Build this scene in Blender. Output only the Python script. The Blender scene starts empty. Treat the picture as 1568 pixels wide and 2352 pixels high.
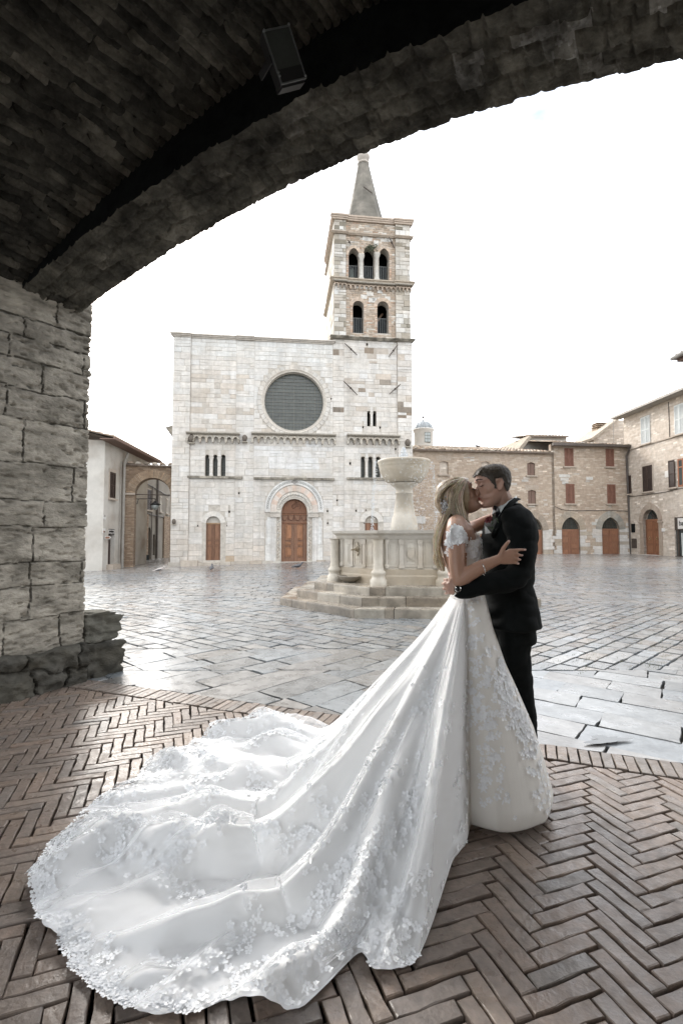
import bpy, bmesh, math, random
import numpy as np
from mathutils import Vector, Matrix, noise
from mathutils.geometry import tessellate_polygon
R = math.radians
S = bpy.context.scene
COL = S.collection
# ---------------------------------------------------------------- camera
FPX = 1130.0; CAMH = 1.42; PITCH = math.atan(56 / FPX)
cam = bpy.data.objects.new('camera', bpy.data.cameras.new('camera'))
COL.objects.link(cam)
cam.data.sensor_fit = 'VERTICAL'; cam.data.sensor_height = 36
cam.data.lens = 36 * FPX / 2352
cam.data.clip_start = 0.05; cam.data.clip_end = 2000
cam.location = (0, 0, CAMH); cam.rotation_euler = (math.pi / 2 + PITCH, 0, 0)
S.camera = cam
#CROP
# ---------------------------------------------------------------- world / sun
SUN_EL, SUN_AZ = 34, -32          # degrees; azimuth from +Y, negative = to the left
w = bpy.data.worlds.new('World'); S.world = w; w.use_nodes = True
nt = w.node_tree; nt.nodes.clear()
out = nt.nodes.new('ShaderNodeOutputWorld'); bg = nt.nodes.new('ShaderNodeBackground')
sky = nt.nodes.new('ShaderNodeTexSky'); sky.sky_type = 'NISHITA'; sky.sun_disc = False
sky.sun_elevation = R(SUN_EL); sky.sun_rotation = R(SUN_AZ)
sky.dust_density = 2.5; sky.air_density = 1.0
tc = nt.nodes.new('ShaderNodeTexCoord'); mp = nt.nodes.new('ShaderNodeMapping')
mp.inputs['Scale'].default_value = (1.1, 1.1, 2.4)
nz = nt.nodes.new('ShaderNodeTexNoise'); nz.inputs['Scale'].default_value = 1.7; nz.inputs['Detail'].default_value = 6
nz.inputs['Roughness'].default_value = .55
rp = nt.nodes.new('ShaderNodeMapRange')
rp.inputs[1].default_value = .36; rp.inputs[2].default_value = .60; rp.inputs[3].default_value = .03; rp.inputs[4].default_value = 1.0
mx = nt.nodes.new('ShaderNodeMixRGB')
L = nt.links.new
L(tc.outputs['Generated'], mp.inputs['Vector']); L(mp.outputs['Vector'], nz.inputs['Vector'])
L(nz.outputs['Fac'], rp.inputs[0]); L(rp.outputs[0], mx.inputs['Fac'])
L(sky.outputs['Color'], mx.inputs['Color1']); mx.inputs['Color2'].default_value = (14.0, 14.1, 14.2, 1)
L(mx.outputs['Color'], bg.inputs['Color']); bg.inputs['Strength'].default_value = 0.15
L(bg.outputs['Background'], out.inputs['Surface'])
sd = bpy.data.lights.new('sun', 'SUN'); sd.energy = 1.5; sd.angle = R(12); sd.color = (1, .965, .91)
so = bpy.data.objects.new('sun', sd); COL.objects.link(so)
_d = Vector((math.sin(R(SUN_AZ)) * math.cos(R(SUN_EL)), math.cos(R(SUN_AZ)) * math.cos(R(SUN_EL)), math.sin(R(SUN_EL))))
so.rotation_euler = _d.to_track_quat('Z', 'Y').to_euler()
S.render.engine = 'CYCLES'
vs = S.view_settings
vs.view_transform = 'Standard'; vs.look = 'None'; vs.gamma = 1; vs.use_curve_mapping = False
vs.exposure = 0.92
S.cycles.max_bounces = 8; S.cycles.diffuse_bounces = 5; S.cycles.glossy_bounces = 3
S.cycles.transmission_bounces = 6; S.cycles.transparent_max_bounces = 8
S.cycles.use_adaptive_sampling = True

# ---------------------------------------------------------------- pixel -> place helpers (units: photo shown 1568 x 2352)
_c, _s = math.cos(PITCH), math.sin(PITCH)
def ray(px, py):
    a = (px - 784) / FPX; b = (1176 - py) / FPX
    return (a, _c - b * _s, _s + b * _c)
def gr(px, py, z=0.0):
    d = ray(px, py); t = (z - CAMH) / d[2]
    return Vector((d[0] * t, d[1] * t, z))
def at(px, py, Y):
    d = ray(px, py); t = Y / d[1]
    return Vector((d[0] * t, Y, CAMH + d[2] * t))
class Frame:
    """vertical plane through p (x,y) at angle a; local x along the wall, y into the building, z up from z0"""
    def __init__(s, p, a, z0=0.0):
        s.p = Vector((p[0], p[1])); s.a = a; s.z0 = z0; s.d = (math.cos(a), math.sin(a))
    def uv(s, px, py, w=0.0):
        d = ray(px, py); ox = s.p[0] - s.d[1] * w; oy = s.p[1] + s.d[0] * w
        D = s.d[0] * -d[1] + d[0] * s.d[1]
        u = ((-ox) * (-d[1]) - (-d[0]) * (-oy)) / D
        t = (s.d[0] * (-oy) - s.d[1] * (-ox)) / D
        return u, CAMH + t * d[2] - s.z0
    def u(s, px, py=1200, w=0.0): return s.uv(px, py, w)[0]
    def z(s, px, py, w=0.0): return s.uv(px, py, w)[1]
    def mat(s): return Matrix.Translation((s.p[0], s.p[1], s.z0)) @ Matrix.Rotation(s.a, 4, 'Z')

# ---------------------------------------------------------------- noise
def _hash(ix, iy, iz):
    h = (ix * 374761393 + iy * 668265263 + iz * 2147483647 + 12345) & 0xffffffff
    h = ((h ^ (h >> 13)) * 1274126177) & 0xffffffff
    return ((h ^ (h >> 16)) & 0xffff) / 65535.0
def vnoise(x, y, seed=0):
    x = np.asarray(x, float); y = np.asarray(y, float)
    xi = np.floor(x).astype(np.int64); yi = np.floor(y).astype(np.int64)
    fx = x - xi; fy = y - yi; fx = fx * fx * (3 - 2 * fx); fy = fy * fy * (3 - 2 * fy)
    a = _hash(xi, yi, seed); b = _hash(xi + 1, yi, seed); c = _hash(xi, yi + 1, seed); d = _hash(xi + 1, yi + 1, seed)
    return (a * (1 - fx) + b * fx) * (1 - fy) + (c * (1 - fx) + d * fx) * fy
def fbm(x, y, o=4, seed=0):
    r = 0; a = .5; f = 1
    for i in range(o):
        r = r + a * vnoise(x * f, y * f, seed + i * 17); a *= .5; f *= 2.03
    return r / (1 - .5 ** o)

# ---------------------------------------------------------------- materials
MATS = {}
def mat(name, base=(.5, .5, .5), rough=.8, vcol=False, nscale=3.0, namt=.25, tint=None, tscale=.6, tamt=0.0, bump=0.0, bscale=30.0,
        metal=0.0, spec=.5, nstretch=(1, 1, 1), bdist=.01, rvar=0.0, bump2=0.0, b2scale=4.0, sheen=0.0, sss=0.0, emis=None, streak=0.0, coat=0.0, trans=0.0, alpha=1.0):
    m = bpy.data.materials.new(name); m.use_nodes = True; n = m.node_tree; N = n.nodes; K = n.links.new
    p = N['Principled BSDF']
    p.inputs['Roughness'].default_value = rough; p.inputs['Metallic'].default_value = metal
    p.inputs['Specular IOR Level'].default_value = spec
    if sheen: p.inputs['Sheen Weight'].default_value = sheen
    if coat: p.inputs['Coat Weight'].default_value = coat; p.inputs['Coat Roughness'].default_value = .17; p.inputs['Coat IOR'].default_value = 1.6
    if sss:
        p.inputs['Subsurface Weight'].default_value = sss; p.inputs['Subsurface Radius'].default_value = (.02, .008, .004); p.inputs['Subsurface Scale'].default_value = .5
    if trans: p.inputs['Transmission Weight'].default_value = trans
    p.inputs['Alpha'].default_value = alpha
    tc = N.new('ShaderNodeTexCoord'); mp = N.new('ShaderNodeMapping'); mp.inputs['Scale'].default_value = nstretch
    K(tc.outputs['Object'], mp.inputs['Vector'])
    if vcol:
        at_ = N.new('ShaderNodeAttribute'); at_.attribute_name = 'Col'; cs = at_.outputs['Color']
    else:
        rgb = N.new('ShaderNodeRGB'); rgb.outputs[0].default_value = (*base, 1); cs = rgb.outputs[0]
    if tamt:
        t = N.new('ShaderNodeTexNoise'); t.inputs['Scale'].default_value = tscale; t.inputs['Detail'].default_value = 5; K(mp.outputs['Vector'], t.inputs['Vector'])
        r = N.new('ShaderNodeMapRange'); r.inputs[1].default_value = .45; r.inputs[2].default_value = .7; r.inputs[3].default_value = 0; r.inputs[4].default_value = tamt
        K(t.outputs['Fac'], r.inputs[0])
        mxx = N.new('ShaderNodeMixRGB'); K(r.outputs[0], mxx.inputs['Fac']); K(cs, mxx.inputs['Color1']); mxx.inputs['Color2'].default_value = (*tint, 1)
        cs = mxx.outputs['Color']
    if namt:
        t = N.new('ShaderNodeTexNoise'); t.inputs['Scale'].default_value = nscale; t.inputs['Detail'].default_value = 7; t.inputs['Roughness'].default_value = .65
        K(mp.outputs['Vector'], t.inputs['Vector'])
        r = N.new('ShaderNodeMapRange'); r.inputs[1].default_value = .3; r.inputs[2].default_value = .7; r.inputs[3].default_value = 1 - namt; r.inputs[4].default_value = 1 + namt * .7
        K(t.outputs['Fac'], r.inputs[0])
        mxx = N.new('ShaderNodeMixRGB'); mxx.blend_type = 'MULTIPLY'; mxx.inputs['Fac'].default_value = 1
        K(cs, mxx.inputs['Color1']); K(r.outputs[0], mxx.inputs['Color2']); cs = mxx.outputs['Color']
    if streak:      # rain streaks running down the wall
        m2 = N.new('ShaderNodeMapping'); m2.inputs['Scale'].default_value = (2.6, 2.6, .22); K(tc.outputs['Object'], m2.inputs['Vector'])
        t = N.new('ShaderNodeTexNoise'); t.inputs['Scale'].default_value = 1.0; t.inputs['Detail'].default_value = 8; t.inputs['Roughness'].default_value = .7; K(m2.outputs['Vector'], t.inputs['Vector'])
        r = N.new('ShaderNodeMapRange'); r.inputs[1].default_value = .42; r.inputs[2].default_value = .72; r.inputs[3].default_value = 1.0; r.inputs[4].default_value = 1 - streak
        K(t.outputs['Fac'], r.inputs[0]); mxx = N.new('ShaderNodeMixRGB'); mxx.blend_type = 'MULTIPLY'; mxx.inputs['Fac'].default_value = 1; K(cs, mxx.inputs['Color1']); K(r.outputs[0], mxx.inputs['Color2']); cs = mxx.outputs['Color']
    K(cs, p.inputs['Base Color'])
    if rvar:
        t = N.new('ShaderNodeTexNoise'); t.inputs['Scale'].default_value = nscale * .7; t.inputs['Detail'].default_value = 5; K(mp.outputs['Vector'], t.inputs['Vector'])
        r = N.new('ShaderNodeMapRange'); r.inputs[1].default_value = .35; r.inputs[2].default_value = .65; r.inputs[3].default_value = max(.03, rough - rvar); r.inputs[4].default_value = min(1, rough + rvar)
        K(t.outputs['Fac'], r.inputs[0]); K(r.outputs[0], p.inputs['Roughness'])
    last = None
    for (am, sc) in ((bump, bscale), (bump2, b2scale)):
        if am:
            t = N.new('ShaderNodeTexNoise'); t.inputs['Scale'].default_value = sc; t.inputs['Detail'].default_value = 6; K(mp.outputs['Vector'], t.inputs['Vector'])
            b = N.new('ShaderNodeBump'); b.inputs['Strength'].default_value = am; b.inputs['Distance'].default_value = bdist
            K(t.outputs['Fac'], b.inputs['Height'])
            if last: K(last, b.inputs['Normal'])
            last = b.outputs['Normal']
    if last: K(last, p.inputs['Normal'])
    if emis: p.inputs['Emission Color'].default_value = (*emis[:3], 1); p.inputs['Emission Strength'].default_value = emis[3]
    MATS[name] = m
    return m
def brickmat(name, c1, c2, c3, bw=.3, bh=.09, mortar=(.35, .3, .25), msize=.008, bump=.4, rough=.85, namt=.25, squash=1.0, warp=.03, tint=(.6, .55, .48), tamt=.4, white=.07):
    """masonry in metres on the UV map: two brick layers with noise-driven colour, occasional pale stones"""
    m = bpy.data.materials.new(name); m.use_nodes = True; n = m.node_tree; N = n.nodes; K = n.links.new
    p = N['Principled BSDF']; p.inputs['Roughness'].default_value = rough; p.inputs['Specular IOR Level'].default_value = .25
    uv = N.new('ShaderNodeUVMap')
    wn = N.new('ShaderNodeTexNoise'); wn.inputs['Scale'].default_value = 1.3; wn.inputs['Detail'].default_value = 3; K(uv.outputs[0], wn.inputs['Vector'])
    ws = N.new('ShaderNodeVectorMath'); ws.operation = 'MULTIPLY_ADD'; K(wn.outputs['Color'], ws.inputs[0]); ws.inputs[1].default_value = (warp, warp, 0); K(uv.outputs[0], ws.inputs[2])
    b = N.new('ShaderNodeTexBrick'); K(ws.outputs[0], b.inputs['Vector'])
    b.inputs['Scale'].default_value = 1; b.inputs['Brick Width'].default_value = bw; b.inputs['Row Height'].default_value = bh
    b.inputs['Mortar Size'].default_value = msize; b.inputs['Mortar Smooth'].default_value = .3; b.inputs['Bias'].default_value = 0
    b.offset = .43; b.squash = squash; b.squash_frequency = 3
    b.inputs['Color1'].default_value = (0, 0, 0, 1); b.inputs['Color2'].default_value = (1, 1, 1, 1); b.inputs['Mortar'].default_value = (.5, .5, .5, 1)
    cr = N.new('ShaderNodeValToRGB'); e = cr.color_ramp.elements
    e[0].position = 0; e[0].color = (*c1, 1); e[1].position = .55; e[1].color = (*c2, 1)
    x = e.new(1 - white * 1.6); x.color = (*c3, 1); x = e.new(1 - white * .6); x.color = (*[min(.8, v * 1.35) for v in c3], 1)
    K(b.outputs['Color'], cr.inputs['Fac'])
    # big patches of another stone
    t = N.new('ShaderNodeTexNoise'); t.inputs['Scale'].default_value = .45; t.inputs['Detail'].default_value = 6; K(uv.outputs[0], t.inputs['Vector'])
    r = N.new('ShaderNodeMapRange'); r.inputs[1].default_value = .48; r.inputs[2].default_value = .66; r.inputs[4].default_value = tamt; K(t.outputs['Fac'], r.inputs[0])
    mt = N.new('ShaderNodeMixRGB'); K(r.outputs[0], mt.inputs['Fac']); K(cr.outputs['Color'], mt.inputs['Color1']); mt.inputs['Color2'].default_value = (*tint, 1)
    mm = N.new('ShaderNodeMixRGB'); K(b.outputs['Fac'], mm.inputs['Fac']); K(mt.outputs[0], mm.inputs['Color1']); mm.inputs['Color2'].default_value = (*mortar, 1)
    t2 = N.new('ShaderNodeTexNoise'); t2.inputs['Scale'].default_value = 4; t2.inputs['Detail'].default_value = 8; t2.inputs['Roughness'].default_value = .7; K(uv.outputs[0], t2.inputs['Vector'])
    r2 = N.new('ShaderNodeMapRange'); r2.inputs[1].default_value = .3; r2.inputs[2].default_value = .7; r2.inputs[3].default_value = 1 - namt; r2.inputs[4].default_value = 1 + namt * .7; K(t2.outputs['Fac'], r2.inputs[0])
    m2 = N.new('ShaderNodeMixRGB'); m2.blend_type = 'MULTIPLY'; m2.inputs['Fac'].default_value = 1; K(mm.outputs[0], m2.inputs['Color1']); K(r2.outputs[0], m2.inputs['Color2'])
    K(m2.outputs[0], p.inputs['Base Color'])
    bp = N.new('ShaderNodeBump'); bp.inputs['Strength'].default_value = bump; bp.inputs['Distance'].default_value = .02; bp.invert = True
    ad = N.new('ShaderNodeMath'); ad.operation = 'MULTIPLY_ADD'; K(t2.outputs['Fac'], ad.inputs[0]); ad.inputs[1].default_value = -.8; K(b.outputs['Fac'], ad.inputs[2])
    K(ad.outputs[0], bp.inputs['Height']); K(bp.outputs['Normal'], p.inputs['Normal'])
    MATS[name] = m
    return m

# ---------------------------------------------------------------- mesh builder
class MB:
    def __init__(s): s.v = []; s.f = []; s.c = []; s.uv = {}
    def face(s, pts, col=None):
        b = len(s.v); s.v += [tuple(p) for p in pts]; s.f.append(tuple(range(b, b + len(pts)))); s.c.append(col)
    def raw(s, vs, fs, col=None):
        b = len(s.v); s.v += [tuple(p) for p in vs]
        for f in fs: s.f.append(tuple(i + b for i in f)); s.c.append(col)
    def box(s, x0, x1, y0, y1, z0, z1, col=None):
        if x1 < x0: x0, x1 = x1, x0
        if y1 < y0: y0, y1 = y1, y0
        if z1 < z0: z0, z1 = z1, z0
        v = [(x0, y0, z0), (x1, y0, z0), (x1, y1, z0), (x0, y1, z0), (x0, y0, z1), (x1, y0, z1), (x1, y1, z1), (x0, y1, z1)]
        s.raw(v, [(3, 2, 1, 0), (4, 5, 6, 7), (0, 1, 5, 4), (1, 2, 6, 5), (2, 3, 7, 6), (3, 0, 4, 7)], col)
    def prism(s, poly, y0, y1, col=None):
        """polygon in x,z extruded in y"""
        n = len(poly); a = [(p[0], y0, p[1]) for p in poly]; b = [(p[0], y1, p[1]) for p in poly]
        ar = sum(poly[i][0] * poly[(i + 1) % n][1] - poly[(i + 1) % n][0] * poly[i][1] for i in range(n))
        fr = list(range(n)); bk = [i + n for i in reversed(range(n))]
        fs = [tuple(fr), tuple(bk)] + [(i, i + n, (i + 1) % n + n, (i + 1) % n) for i in range(n)]
        if ar < 0: fs = [tuple(reversed(f)) for f in fs]
        s.raw(a + b, fs, col)
    def tube(s, pts, r, n=8, col=None, cap=True):
        pts = [Vector(p) for p in pts]; rs = r if isinstance(r, (list, tuple)) else [r] * len(pts)
        rings = []; up = None
        for i, p in enumerate(pts):
            d = (pts[min(i + 1, len(pts) - 1)] - pts[max(i - 1, 0)]).normalized()
            if up is None: up = Vector((0, 0, 1)) if abs(d.z) < .9 else Vector((1, 0, 0))
            a = d.cross(up).normalized(); b = a.cross(d).normalized(); up = b
            rings.append([p + (a * math.cos(2 * math.pi * k / n) + b * math.sin(2 * math.pi * k / n)) * rs[i] for k in range(n)])
        v = [q for rg in rings for q in rg]; f = []
        for i in range(len(pts) - 1):
            for k in range(n): f.append((i * n + k, i * n + (k + 1) % n, (i + 1) * n + (k + 1) % n, (i + 1) * n + k))
        if cap: f.append(tuple(reversed(range(n)))); f.append(tuple((len(pts) - 1) * n + k for k in range(n)))
        s.raw(v, f, col)
    def lathe(s, prof, cx=0, cy=0, n=24, col=None, a0=0.0, a1=2 * math.pi, sx=1, sy=1):
        full = abs(a1 - a0 - 2 * math.pi) < 1e-6; m = n if full else n + 1
        v = []; f = []
        for (r, z) in prof:
            for k in range(m):
                a = a0 + (a1 - a0) * k / n; v.append((cx + r * sx * math.cos(a), cy + r * sy * math.sin(a), z))
        for i in range(len(prof) - 1):
            for k in range(n):
                k2 = (k + 1) % m if full else k + 1
                f.append((i * m + k, i * m + k2, (i + 1) * m + k2, (i + 1) * m + k))
        s.raw(v, f, col)
    def arc_band(s, cx, cz, r0, r1, y0, y1, a0=0, a1=math.pi, n=16, col=None, colfn=None, zs=1.0):
        """annular sector in xz plane extruded y0..y1"""
        for i in range(n):
            A = a0 + (a1 - a0) * i / n; B = a0 + (a1 - a0) * (i + 1) / n
            c = colfn(i) if colfn else col
            s.prism([(cx + r0 * math.cos(A), cz + r0 * zs * math.sin(A)), (cx + r1 * math.cos(A), cz + r1 * zs * math.sin(A)),
                     (cx + r1 * math.cos(B), cz + r1 * zs * math.sin(B)), (cx + r0 * math.cos(B), cz + r0 * zs * math.sin(B))], y0, y1, c)
    def sphere(s, c, r, n=8, m=6, col=None, sz=1.0):
        s.lathe([(max(1e-4, r * math.sin(math.pi * i / m)), c[2] - r * sz * math.cos(math.pi * i / m)) for i in range(m + 1)], c[0], c[1], n, col)
    def grid(s, P, col=None, uvs=None, cols=None):
        """P: (n,m,3) array"""
        n, m = P.shape[:2]; b = len(s.v); s.v += [tuple(p) for p in P.reshape(-1, 3).tolist()]
        for i in range(n - 1):
            for j in range(m - 1):
                a = b + i * m + j
                f = (a, a + 1, a + m + 1, a + m)
                s.f.append(f); s.c.append(cols[i][j] if cols is not None else col)
                if uvs is not None: s.uv[len(s.f) - 1] = [tuple(uvs[i, j]), tuple(uvs[i, j + 1]), tuple(uvs[i + 1, j + 1]), tuple(uvs[i + 1, j])]
    def cut(s):
        s.cuts = getattr(s, 'cuts', []) + [len(s.f)]
    def build_parts(s, name, m, parent=None, smooth=False, post=None):
        '''one object per piece between the cuts'''
        e = sorted(set([0] + getattr(s, 'cuts', []) + [len(s.f)])); o = []
        for a, b in zip(e, e[1:]):
            q = MB(); mp_ = {}
            for f, c in zip(s.f[a:b], s.c[a:b]):
                for i in f:
                    if i not in mp_: mp_[i] = len(q.v); q.v.append(s.v[i])
                q.f.append(tuple(mp_[i] for i in f)); q.c.append(c)
            o.append(post(q) if post else q.build(name, m, parent, smooth))
        return o
    def build(s, name, m, parent=None, smooth=False, M=None, autouv=True, mod=None):
        me = bpy.data.meshes.new(name)
        me.from_pydata(s.v, [], s.f); me.update()
        if any(c is not None for c in s.c):
            a = me.color_attributes.new('Col', 'FLOAT_COLOR', 'CORNER')
            arr = np.ones((len(me.loops), 4), np.float32)
            tot = np.array([len(f) for f in s.f]); cc = np.array([c if c is not None else (.5, .5, .5) for c in s.c], np.float32)
            arr[:, :3] = np.repeat(cc, tot, axis=0)
            a.data.foreach_set('color', arr.ravel())
        if autouv:
            uvl = me.uv_layers.new(name='UVMap')
            nl = len(me.loops); vi = np.empty(nl, np.int32); me.loops.foreach_get('vertex_index', vi)
            co = np.array(s.v, np.float32)[vi]; nr = np.empty(len(me.polygons) * 3, np.float32); me.polygons.foreach_get('normal', nr); nr = np.abs(nr.reshape(-1, 3))
            tot = np.array([len(f) for f in s.f]); nn = np.repeat(nr, tot, axis=0)
            u = np.where(nn[:, 0] > np.maximum(nn[:, 1], nn[:, 2]), co[:, 1], co[:, 0])
            v = np.where(nn[:, 2] > np.maximum(nn[:, 0], nn[:, 1]), co[:, 1], co[:, 2])
            uvs = np.stack([u, v], 1).astype(np.float32)
            if s.uv:
                st = np.concatenate([[0], np.cumsum(tot)])
                for fi, q in s.uv.items(): uvs[st[fi]:st[fi] + len(q)] = q
            uvl.data.foreach_set('uv', uvs.ravel())
        if smooth: me.polygons.foreach_set('use_smooth', [True] * len(me.polygons))
        me.materials.append(MATS[m] if isinstance(m, str) else m)
        o = bpy.data.objects.new(name, me); COL.objects.link(o)
        if parent is not None: o.parent = parent
        elif M is not None: o.matrix_world = M
        return o
def tag(o, label=None, cat=None, group=None, kind=None):
    if label: o['label'] = label
    if cat: o['category'] = cat
    if group: o['group'] = group
    if kind: o['kind'] = kind
    return o
def thing(name, label, cat, M=None, group=None):
    o = bpy.data.objects.new(name, None); COL.objects.link(o); o.empty_display_size = .2
    if M is not None: o.matrix_world = M
    return tag(o, label, cat, group)
def copy_tree(o, parent=None):
    c = o.copy(); COL.objects.link(c); c.parent = parent
    for ch in [x for x in bpy.data.objects if x.parent == o]: copy_tree(ch, c)
    return c
rnd = random.Random(7)
def jit(c, a, g=None):
    k = 1 + rnd.uniform(-a, a); h = rnd.uniform(-a, a) * .25
    return (min(1, max(0, c[0] * k * (1 + h))), min(1, max(0, c[1] * k)), min(1, max(0, c[2] * k * (1 - h))))
def mixc(a, b, t): return tuple(x * (1 - t) + y * t for x, y in zip(a, b))
def arch_poly(x0, x1, z0, zs, n=14, apex=None):
    """opening outline: rect from z0 to spring zs with a round (or pointed/other-height) head"""
    cx = (x0 + x1) / 2; r = (x1 - x0) / 2; h = r if apex is None else apex - zs
    return [(x0, z0), (x1, z0)] + [(cx + r * math.cos(math.pi * i / n), zs + h * math.sin(math.pi * i / n)) for i in range(n + 1)]
def pointed_poly(x0, x1, z0, zs, apex, n=8):
    w_ = x1 - x0; h = apex - zs; r = (h * h + w_ * w_ / 4) / w_   # two arcs
    p = [(x0, z0), (x1, z0)]
    A = math.atan2(h, -(w_ / 2 - r)) if r != w_ / 2 else math.pi / 2
    cxr = x1 - r
    a1 = math.atan2(h, (x0 + x1) / 2 - cxr)
    p += [(cxr + r * math.cos(a1 * i / n), zs + r * math.sin(a1 * i / n)) for i in range(n + 1)]
    cxl = x0 + r
    p += [(cxl - r * math.cos(a1 * i / n), zs + r * math.sin(a1 * i / n)) for i in range(n - 1, -1, -1)]
    return p
def ring_from(poly, skip=2, w_=.2):
    """outer offset curve of an opening head: list of (inner, outer) pairs"""
    pts = poly[skip:]; cx = sum(p[0] for p in pts) / len(pts); n = len(pts); outp = []
    for i, p in enumerate(pts):
        a = pts[max(i - 1, 0)]; b = pts[min(i + 1, n - 1)]
        d = Vector((b[0] - a[0], b[1] - a[1])).normalized(); nn = (d.y, -d.x)
        outp.append((p[0] + nn[0] * w_, p[1] + nn[1] * w_))
    return list(zip(pts, outp))
def voussoirs(mb, poly, w_, y0, y1, colfn, skip=2):
    pr = ring_from(poly, skip, w_)
    for i in range(len(pr) - 1):
        (a, A), (b, B) = pr[i], pr[i + 1]
        g = .03
        a2 = (a[0] + (b[0] - a[0]) * g, a[1] + (b[1] - a[1]) * g); A2 = (A[0] + (B[0] - A[0]) * g, A[1] + (B[1] - A[1]) * g)
        mb.prism([a2, A2, B, b], y0 - rnd.uniform(0, .008), y1, colfn())
def wall(mb, outer, holes, y0, depth, col=None):
    """front face (towards -y) with holes, plus jambs back to y0+depth"""
    polys = [[Vector((p[0], p[1], 0)) for p in outer]] + [[Vector((p[0], p[1], 0)) for p in h] for h in holes]
    flat = [v for p in polys for v in p]
    for t in tessellate_polygon(polys):
        q = [flat[i] for i in t]
        if (q[1] - q[0]).cross(q[2] - q[0]).z < 0: q.reverse()
        mb.face([(v.x, y0, v.y) for v in q], col)
    for h in holes:
        n = len(h)
        for i in range(n):
            a, b = h[i], h[(i + 1) % n]
            mb.face([(a[0], y0, a[1]), (b[0], y0, b[1]), (b[0], y0 + depth, b[1]), (a[0], y0 + depth, a[1])], col)
def blocked(holes, za, zb):
    iv = []
    for h in holes:
        xs = []
        n = len(h)
        for k in range(7):
            z = za + (zb - za) * k / 6
            for i in range(n):
                a, b = h[i], h[(i + 1) % n]
                if (a[1] - z) * (b[1] - z) <= 0 and a[1] != b[1]:
                    xs.append(a[0] + (b[0] - a[0]) * (z - a[1]) / (b[1] - a[1]))
        xs += [p[0] for p in h if za <= p[1] <= zb]
        if xs: iv.append((min(xs), max(xs)))
    return sorted(iv)
def ashlar(mb, y, u0, u1, z0, z1, ch, bl, holes, colfn, proud=.014, gap=.012, miss=0.0):
    z = z0
    while z < z1 - .05:
        h = rnd.uniform(*ch); zb = min(z + h, z1)
        if z1 - zb < .08: zb = z1
        iv = blocked(holes, z, zb); segs = []; c = u0
        for a, b in iv:
            if b < u0 or a > u1: continue
            if a > c: segs.append((c, a))
            c = max(c, b)
        if c < u1: segs.append((c, u1))
        for a, b in segs:
            x = a
            while x < b - .02:
                l = rnd.uniform(*bl); e = x + l
                if b - e < bl[0] * .6: e = b
                e = min(e, b)
                cols = [(z, zb)]
                if rnd.random() < .12 and zb - z > .24: zm = (z + zb) / 2; cols = [(z, zm), (zm, zb)]
                for (p, q) in cols:
                    if rnd.random() < miss: continue
                    pr = proud * rnd.uniform(.4, 1.5); g = gap * rnd.uniform(.4, 1.3) / 2
                    c_ = colfn((x + e) / 2, (p + q) / 2)
                    j = lambda: rnd.uniform(-.006, .006)
                    A = [(x + g + j(), p + g + j()), (e - g + j(), p + g + j()), (e - g + j(), q - g + j()), (x + g + j(), q - g + j())]
                    k = .008
                    B = [(A[0][0] + k, A[0][1] + k), (A[1][0] - k, A[1][1] + k), (A[2][0] - k, A[2][1] - k), (A[3][0] + k, A[3][1] - k)]
                    vv = [(a_[0], y, a_[1]) for a_ in A] + [(b_[0], y - pr, b_[1]) for b_ in B]
                    mb.raw(vv, [(4, 5, 6, 7), (0, 1, 5, 4), (1, 2, 6, 5), (2, 3, 7, 6), (3, 0, 4, 7)], c_)
                x = e
        z = zb
def clip_half(poly, a, b, c):
    """keep a*x+b*y>=c"""
    o = []; n = len(poly)
    for i in range(n):
        p, q = poly[i], poly[(i + 1) % n]; dp = a * p[0] + b * p[1] - c; dq = a * q[0] + b * q[1] - c
        if dp >= 0: o.append(p)
        if (dp >= 0) != (dq >= 0):
            t = dp / (dp - dq); o.append((p[0] + (q[0] - p[0]) * t, p[1] + (q[1] - p[1]) * t))
    return o
def clean(poly, e=.012):
    o = []
    for p in poly:
        if not o or (abs(p[0] - o[-1][0]) + abs(p[1] - o[-1][1])) > e: o.append(p)
    if len(o) > 1 and abs(o[0][0] - o[-1][0]) + abs(o[0][1] - o[-1][1]) <= e: o.pop()
    return o
def area(poly): return .5 * sum(poly[i][0] * poly[(i + 1) % len(poly)][1] - poly[(i + 1) % len(poly)][0] * poly[i][1] for i in range(len(poly)))
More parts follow.
